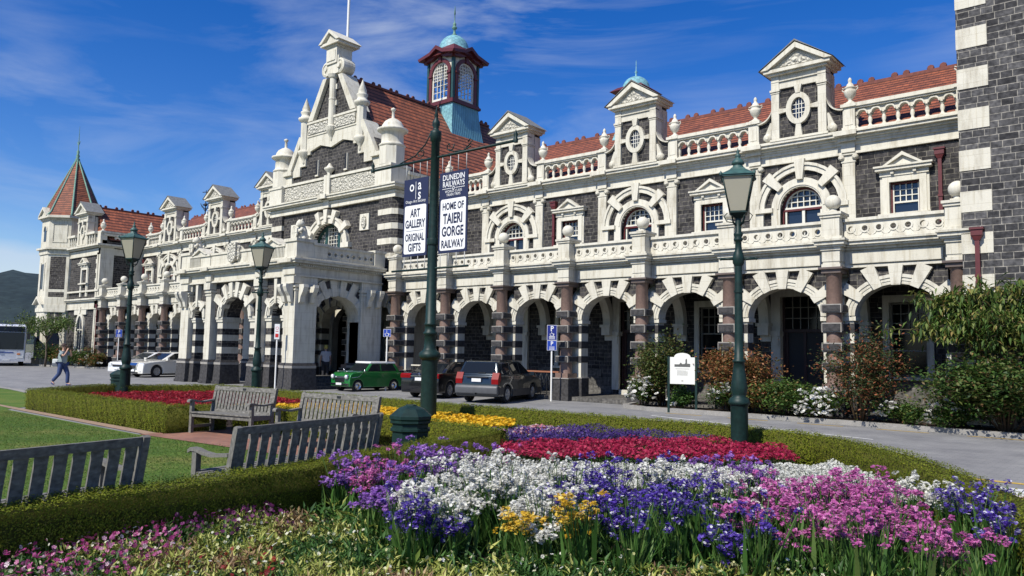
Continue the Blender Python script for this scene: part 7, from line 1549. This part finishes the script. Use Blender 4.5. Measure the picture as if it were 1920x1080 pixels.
def lux_x(root):
    for s in (-1, 1):
        m = MB(); m.prism([(2.28, 0.52), (2.36, 0.56), (2.30, 0.80), (1.95, 0.86), (2.05, 0.70)], min(s*0.50, s*0.90), max(s*0.50, s*0.90)); m.build("headlight", HEAD, root)
        m = MB(); m.prism([(0.75, 0.98), (0.88, 0.96), (0.9, 1.10), (0.77, 1.11)], min(s*0.88, s*1.06), max(s*0.88, s*1.06)); m.build("wing_mirror", PEARL, root); pbox(root, "tail_light", TAIL, (-2.38, -2.3, s*0.8-0.06, s*0.8+0.06, 0.7, 0.98))
        pbox(root, "fog_light", HEAD, (2.33, 2.40, s*0.68-0.1, s*0.68+0.1, 0.33, 0.39))
    m = MB(); m.prism([(2.30, 0.46), (2.43, 0.48), (2.43, 0.66), (2.33, 0.82), (2.28, 0.82)], -0.40, 0.40); g = m.build("grille", CHROME, root)
    m = MB(); m.prism([(2.425, 0.50), (2.437, 0.50), (2.437, 0.65), (2.42, 0.68)], -0.35, 0.35); m.build("grille_mesh", DARKP, g); pbox(root, "number_plate", PLATE, (2.40, 2.45, -0.26, 0.26, 0.34, 0.45)); pbox(root, "lower_intake", DARKP, (2.3, 2.41, -0.5, 0.5, 0.22, 0.31))
LUX = dict(half=0.92, outline=[(-2.36, 0.34), (-2.38, 0.7), (-2.30, 1.04), (-1.85, 1.07), (0.95, 0.97), (1.9, 0.88), (2.28, 0.80), (2.37, 0.56), (2.38, 0.30)], zc=0.18, wheels=(1.45, -1.43), r=0.34, cab=[(-1.85, 1.03), (-1.15, 1.36), (-0.7, 1.44), (0.0, 1.44), (0.25, 1.39), (1.08, 0.98)], inset=0.21,
    windows=[[(0.85, 1.02), (0.2, 1.36), (-0.15, 1.38), (-0.15, 1.03)], [(-0.21, 1.03), (-0.21, 1.38), (-0.8, 1.37), (-1.35, 1.08)]], front_glass=((1.05, 1.0, 0.74), (0.29, 1.37, 0.58)), rear_glass=((-1.8, 1.07, 0.68), (-1.17, 1.36, 0.56)))
car("luxury_sedan", "pearl white luxury sedan with chrome grille, half behind the porch", (-45.2, 21.6, 0), rad(-78), 1.0, paintm=PEARL, roofm=None, extras=lux_x, alloy=ALLOY, spokes=10, **LUX)
def hat_x(root):
    for s in (-1, 1): pbox(root, "headlight", HEAD, (2.28, 2.40, s*0.68-0.14, s*0.68+0.14, 0.56, 0.74)); pbox(root, "tail_light", TAIL, (-2.40, -2.3, s*0.8-0.06, s*0.8+0.06, 0.7, 0.98))
    pbox(root, "grille", DARKP, (2.33, 2.41, -0.4, 0.4, 0.54, 0.66)); pbox(root, "number_plate", PLATE, (2.40, 2.43, -0.2, 0.2, 0.36, 0.46))
car("white_car", "bright white car parked behind the pearl white sedan", (-48.3, 22.0, 0), rad(-80), 0.97, paintm=CARW, roofm=None, extras=hat_x, alloy=ALLOY, spokes=7, **LUX)

# ---- bus
BUSW = paint("bus_white", (0.66, 0.68, 0.72), 0.0); root = empty("bus", (-68.4, 19.9, 0), rad(-16)); tag(root, "white bus with a tall dark windscreen at the left edge", "bus")
m = MB(); m.prism([(-10.5, 0.35), (-10.5, 3.2), (-0.35, 3.25), (-0.1, 3.15), (0.0, 2.6), (0.05, 1.3), (0.05, 0.4)], -1.25, 1.25); b = m.build("body", BUSW, root); bevel_mesh(b, 0.12, 3, 0.4)
m = MB(); m.add([(0.075, -1.12, 1.28), (0.075, 1.12, 1.28), (0.02, 1.12, 2.62), (0.02, -1.12, 2.62)], [(0, 1, 2, 3)]); m.add([(0.022, -1.12, 2.66), (0.022, 1.12, 2.66), (-0.075, 1.1, 3.08), (-0.075, -1.1, 3.08)], [(0, 1, 2, 3)]); m.build("windscreen", CARGLASS, root)
for s in (-1, 1):
    pbox(root, "side_window", CARGLASS, (-10.0, -0.4, s*1.25-0.012, s*1.25+0.012, 1.5, 2.9)); pbox(root, "headlight", HEAD, (0.03, 0.09, s*0.92-0.2, s*0.92+0.2, 0.62, 0.82)); pbox(root, "indicator", plain("amber_lamp", (0.6, 0.18, 0.02), 0.3), (0.03, 0.085, s*0.80-0.1, s*0.80+0.1, 0.88, 1.0)); pbox(root, "fog_light", RED, (0.03, 0.085, s*1.0-0.08, s*1.0+0.08, 0.46, 0.53))
    m = MB(); m.tube([(0.0, s*1.2, 2.9), (0.25, s*1.35, 2.95), (0.3, s*1.38, 2.5)], 0.03, 6); m.box(0.24, 0.36, s*1.38-0.1, s*1.38+0.1, 2.1, 2.55); m.build("wing_mirror", DARKP, root)
pbox(root, "bumper", plain("bus_bumper", (0.5, 0.52, 0.56), 0.5), (0.02, 0.10, -1.2, 1.2, 0.36, 0.58)); pbox(root, "number_plate", PLATE, (0.10, 0.11, -0.25, 0.25, 0.42, 0.53)); pbox(root, "badge", plain("bus_badge", (0.05, 0.09, 0.30), 0.4), (0.055, 0.07, -0.45, 0.45, 1.02, 1.10))
for s in (-1, 1): pbox(root, "wiper", IRON, (0.08, 0.10, s*0.55-0.01, s*0.55+0.01, 1.3, 2.0))
for xw in (-2.4, -7.6):
    for s in (-1, 1): wheel(root, xw, s*1.2, 0.48, 0.28, ALLOY, 0)

# =================================================================== PEOPLE
SKIN = plain("skin", (0.50, 0.29, 0.20), 0.55, var=0.05)
def skinned(name, J, E, mat, parent, sub=2, root=0):
    """one continuous surface grown round the joints; J: {joint: (x, y, z, rx[, ry])}"""
    ks = list(J); bm = bmesh.new(); ly = bm.verts.layers.skin.verify(); vv = {k: bm.verts.new(J[k][:3]) for k in ks}
    for a, b in E: bm.edges.new((vv[a], vv[b]))
    for i, k in enumerate(ks): v = vv[k]; r = J[k][3:]; v[ly].radius = (r[0], r[-1]); v[ly].use_root = (i == root)
    me = bpy.data.meshes.new(name); bm.to_mesh(me); bm.free(); o = bpy.data.objects.new(name, me); COL.objects.link(o)
    o.modifiers.new("skin", 'SKIN').use_smooth_shade = True; s = o.modifiers.new("sub", 'SUBSURF'); s.levels = s.render_levels = sub
    bpy.context.view_layer.update(); m2 = bpy.data.meshes.new_from_object(o.evaluated_get(bpy.context.evaluated_depsgraph_get())); bpy.data.objects.remove(o); bpy.data.meshes.remove(me)
    m2.materials.clear(); m2.materials.append(mat); m2.name = name
    for p in m2.polygons: p.use_smooth = True
    o = bpy.data.objects.new(name, m2); COL.objects.link(o); o.parent = parent; return o
def fingers(J, E, wrist, palm, side, s, tipdir):
    w = Vector(J[wrist][:3]); p = Vector(J[palm][:3]); d = (p-w).normalized(); n = Vector(side).normalized(); t = Vector(tipdir).normalized()
    for i, (L, o) in enumerate(((0.068, -0.030), (0.078, -0.010), (0.072, 0.011), (0.058, 0.030))):
        a = p+n*o+d*0.02; b = a+(d*0.6+t*0.4).normalized()*L*0.5; c = b+(d*0.2+t*0.8).normalized()*L*0.5
        for k, q, r in (('a', a, 0.010), ('b', b, 0.009), ('c', c, 0.008)): J[f"{s}f{i}{k}"] = (*q, r)
        E += [(palm, f"{s}f{i}a"), (f"{s}f{i}a", f"{s}f{i}b"), (f"{s}f{i}b", f"{s}f{i}c")]
    m_ = w.lerp(p, 0.45); a = m_-n*0.035+t*0.01; b = a-n*0.018+d*0.03+t*0.02
    J[s+"ta"] = (*a, 0.012); J[s+"tb"] = (*b, 0.010); E += [(wrist, s+"ta"), (s+"ta", s+"tb")]
def person(label, loc, rz, sc, pose, shirt, trouser, shoe, hair, cap=None, longhair=False):
    root = empty("person", loc, rz); root.scale = (sc, sc, sc); tag(root, label, "person")
    J = {'pel': (0, 0, 0.96, 0.13, 0.15), 'spi': (0.0, 0, 1.14, 0.115, 0.15), 'che': (0.01, 0, 1.33, 0.12, 0.17), 'nk0': (0.0, 0, 1.48, 0.06), 'nk1': (0.02, 0, 1.55, 0.055), 'hd0': (0.035, 0, 1.62, 0.078, 0.072), 'hd1': (0.035, 0, 1.69, 0.095, 0.078), 'hd2': (0.02, 0, 1.76, 0.07, 0.065)}
    E = [('pel', 'spi'), ('spi', 'che'), ('che', 'nk0'), ('nk0', 'nk1'), ('nk1', 'hd0'), ('hd0', 'hd1'), ('hd1', 'hd2')]
    for s, k in ((1, 'l'), (-1, 'r')):
        for nm, r in (('hip', 0.095), ('kne', 0.062), ('ank', 0.042), ('toe', 0.035)): J[k+nm] = (*pose[k+nm], r)
        J[k+'thi'] = (*[(a+b)/2 for a, b in zip(pose[k+'hip'], pose[k+'kne'])], 0.085); J[k+'cal'] = (*[a*0.62+b*0.38 for a, b in zip(pose[k+'kne'], pose[k+'ank'])], 0.060)
        for nm, r in (('sho', 0.062), ('elb', 0.043), ('wri', 0.029), ('pal', 0.030)): J[k+nm] = (*pose[k+nm], r)
        E += [('pel', k+'hip'), (k+'hip', k+'thi'), (k+'thi', k+'kne'), (k+'kne', k+'cal'), (k+'cal', k+'ank'), (k+'ank', k+'toe'), ('che', k+'sho'), (k+'sho', k+'elb'), (k+'elb', k+'wri'), (k+'wri', k+'pal')]
        fingers(J, E, k+'wri', k+'pal', pose.get(k+'side', (1, 0, 0)), k, pose.get(k+'tip', (0, -s, 0)))
    skinned("body", J, E, SKIN, root, 1)
    g = lambda k, r: (*J[k][:3], *r)
    T = {'pel': g('pel', (0.165, 0.18)), 'lhip': g('lhip', (0.115,)), 'lthi': g('lthi', (0.108,)), 'lkne': g('lkne', (0.085,)), 'lcal': g('lcal', (0.078,)), 'lank': (*[c+d for c, d in zip(J['lank'][:3], (0, 0, 0.0))], 0.078), 'rhip': g('rhip', (0.115,)), 'rthi': g('rthi', (0.108,)), 'rkne': g('rkne', (0.085,)), 'rcal': g('rcal', (0.078,)), 'rank': (*[c+d for c, d in zip(J['rank'][:3], (0, 0, 0.0))], 0.078)}
    skinned("trousers", T, [('pel', 'lhip'), ('lhip', 'lthi'), ('lthi', 'lkne'), ('lkne', 'lcal'), ('lcal', 'lank'), ('pel', 'rhip'), ('rhip', 'rthi'), ('rthi', 'rkne'), ('rkne', 'rcal'), ('rcal', 'rank')], trouser, root)
    S = {'spi': g('spi', (0.155, 0.185)), 'pel': (J['pel'][0], 0, 0.93, 0.165, 0.19), 'che': g('che', (0.145, 0.195)), 'nk': (0.0, 0, 1.47, 0.09, 0.10)}; Es = [('spi', 'pel'), ('spi', 'che'), ('che', 'nk')]
    for k in 'lr':
        S[k+'sho'] = g(k+'sho', (0.088,)); mid = [a*0.35+b*0.65 for a, b in zip(J[k+'sho'][:3], J[k+'elb'][:3])]; S[k+'slv'] = (*mid, 0.078); Es += [('che', k+'sho'), (k+'sho', k+'slv')]
    skinned("shirt", S, Es, shirt, root)
    for k in 'lr':
        a = Vector(J[k+'ank'][:3]); t = Vector(J[k+'toe'][:3]); h = a-(t-a).normalized()*0.06; skinned("shoe", {'h': (h.x, h.y, a.z-0.045, 0.045), 'm': (*a.lerp(t, 0.5)[:2], (a.z+t.z)/2-0.035, 0.05), 't': (t.x, t.y, t.z-0.0, 0.04)}, [('h', 'm'), ('m', 't')], shoe, root)
    m = MB(); c = Vector((0.012, 0, 1.70))
    m.lathe([(0.104*math.cos(t), 0.118*math.sin(t)) for t in np.linspace(-0.15 if not longhair else -1.1, PI/2-0.02, 8)], c.x-0.012, 0, c.z, 14); m.build("hair", hair, root)
    if cap:
        m = MB(); m.lathe([(0.112*math.cos(t), 0.115*math.sin(t)) for t in np.linspace(0.12, PI/2-0.02, 7)], c.x, 0, c.z, 14); m.prism([(0.08, 1.715), (0.22, 1.70), (0.22, 1.71), (0.08, 1.735)], -0.075, 0.075); m.build("cap", cap, root)
    m = MB(); 
    for s in (-1, 1): m.lathe([(0, -0.012), (0.012, 0), (0, 0.012)], 0.121, s*0.033, 1.685, 8)
    m.build("eyes", IRON, root)
    m = MB(); m.prism([(0.12, 1.68), (0.15, 1.645), (0.12, 1.64)], -0.014, 0.014)
    for s in (-1, 1): m.lathe([(0, -0.03), (0.016, 0), (0, 0.03)], 0.03, s*0.085, 1.67, 8)
    m.build("nose_and_ears", SKIN, root)
    m = MB(); m.box(0.119, 0.126, -0.024, 0.024, 1.605, 1.613); m.build("mouth", plain("lips", (0.35, 0.12, 0.10), 0.5), root); return root
WALK = dict(lhip=(0.0, 0.09, 0.90), lkne=(0.20, 0.10, 0.50), lank=(0.20, 0.10, 0.09), ltoe=(0.36, 0.11, 0.045), rhip=(0.0, -0.09, 0.90), rkne=(-0.06, -0.10, 0.50), rank=(-0.36, -0.10, 0.17), rtoe=(-0.25, -0.11, 0.05),
    lsho=(0.02, 0.19, 1.42), lelb=(0.22, 0.24, 1.26), lwri=(0.27, 0.11, 1.49), lpal=(0.265, 0.075, 1.56), rsho=(0.02, -0.19, 1.42), relb=(0.22, -0.24, 1.26), rwri=(0.27, -0.11, 1.49), rpal=(0.265, -0.075, 1.56), lside=(1, 0, 0), rside=(1, 0, 0), ltip=(0, -1, 0.6), rtip=(0, 1, 0.6))
PX, PY = -37.0, 12.95
person("man in grey shirt and blue jeans walking while taking a photo", (PX, PY, 0.0), rad(32), 1.02, WALK, plain("grey_green_shirt", (0.30, 0.36, 0.35), 0.8), plain("blue_jeans", (0.035, 0.06, 0.15), 0.85, var=0.25), plain("blue_trainers", (0.03, 0.05, 0.16), 0.7), plain("dark_hair", (0.03, 0.02, 0.015), 0.7), plain("dark_cap", (0.05, 0.03, 0.025), 0.8))
root = empty("compact_camera", (PX+math.cos(rad(32))*0.285, PY+math.sin(rad(32))*0.285, 1.585), rad(32)); tag(root, "small dark camera held up to the walking man's face", "camera"); m = MB(); m.box(-0.02, 0.02, -0.06, 0.06, 0, 0.075); m.build("camera_body", IRON, root); m = MB(Matrix.Translation((0.02, 0, 0.037)) @ Matrix.Rotation(PI/2, 4, 'Y')); m.lathe([(0.03, 0), (0.028, 0.03)], n=12); m.build("lens", IRON, root)
root = empty("shoulder_bag", (PX-0.16, PY-0.22, 0.88), rad(32)); tag(root, "pale grey shoulder bag hanging at the walking man's hip", "bag"); m = MB(); m.box(-0.14, 0.14, -0.07, 0.07, -0.06, 0.28); b = m.build("bag_body", plain("bag_canvas", (0.50, 0.52, 0.50), 0.9), root); bevel_mesh(b, 0.05, 3, 0.5); m = MB(); m.box(-0.12, 0.13, -0.085, -0.06, -0.02, 0.10); m.build("pocket", plain("bag_pocket", (0.10, 0.11, 0.13), 0.9), root); m = MB(); m.tube([(0.0, 0.0, 0.27), (0.08, 0.16, 0.5), (0.13, 0.24, 0.6)], 0.02, 6); m.build("strap", plain("bag_strap", (0.08, 0.08, 0.09), 0.9), root)
STAND = dict(lhip=(0, 0.09, 0.90), lkne=(0.02, 0.10, 0.49), lank=(0, 0.10, 0.09), ltoe=(0.16, 0.12, 0.045), rhip=(0, -0.09, 0.90), rkne=(0.02, -0.10, 0.49), rank=(-0.02, -0.10, 0.09), rtoe=(0.14, -0.12, 0.045), lsho=(0, 0.18, 1.42), lelb=(-0.02, 0.24, 1.14), lwri=(0.06, 0.25, 0.90), lpal=(0.09, 0.25, 0.83), rsho=(0, -0.18, 1.42), relb=(-0.02, -0.24, 1.14), rwri=(0.06, -0.25, 0.90), rpal=(0.09, -0.25, 0.83), lside=(1, 0, 0), rside=(1, 0, 0), ltip=(0, -0.5, -1), rtip=(0, 0.5, -1))
person("fair haired person in a pale top standing in the dark porch", (-30.6, 22.2, 0.30), rad(150), 0.95, STAND, plain("pale_top", (0.55, 0.52, 0.52), 0.8), plain("dark_trousers", (0.03, 0.03, 0.035), 0.85), plain("dark_shoes", (0.02, 0.02, 0.02), 0.7), plain("blond_hair", (0.52, 0.42, 0.10), 0.7), None, True)
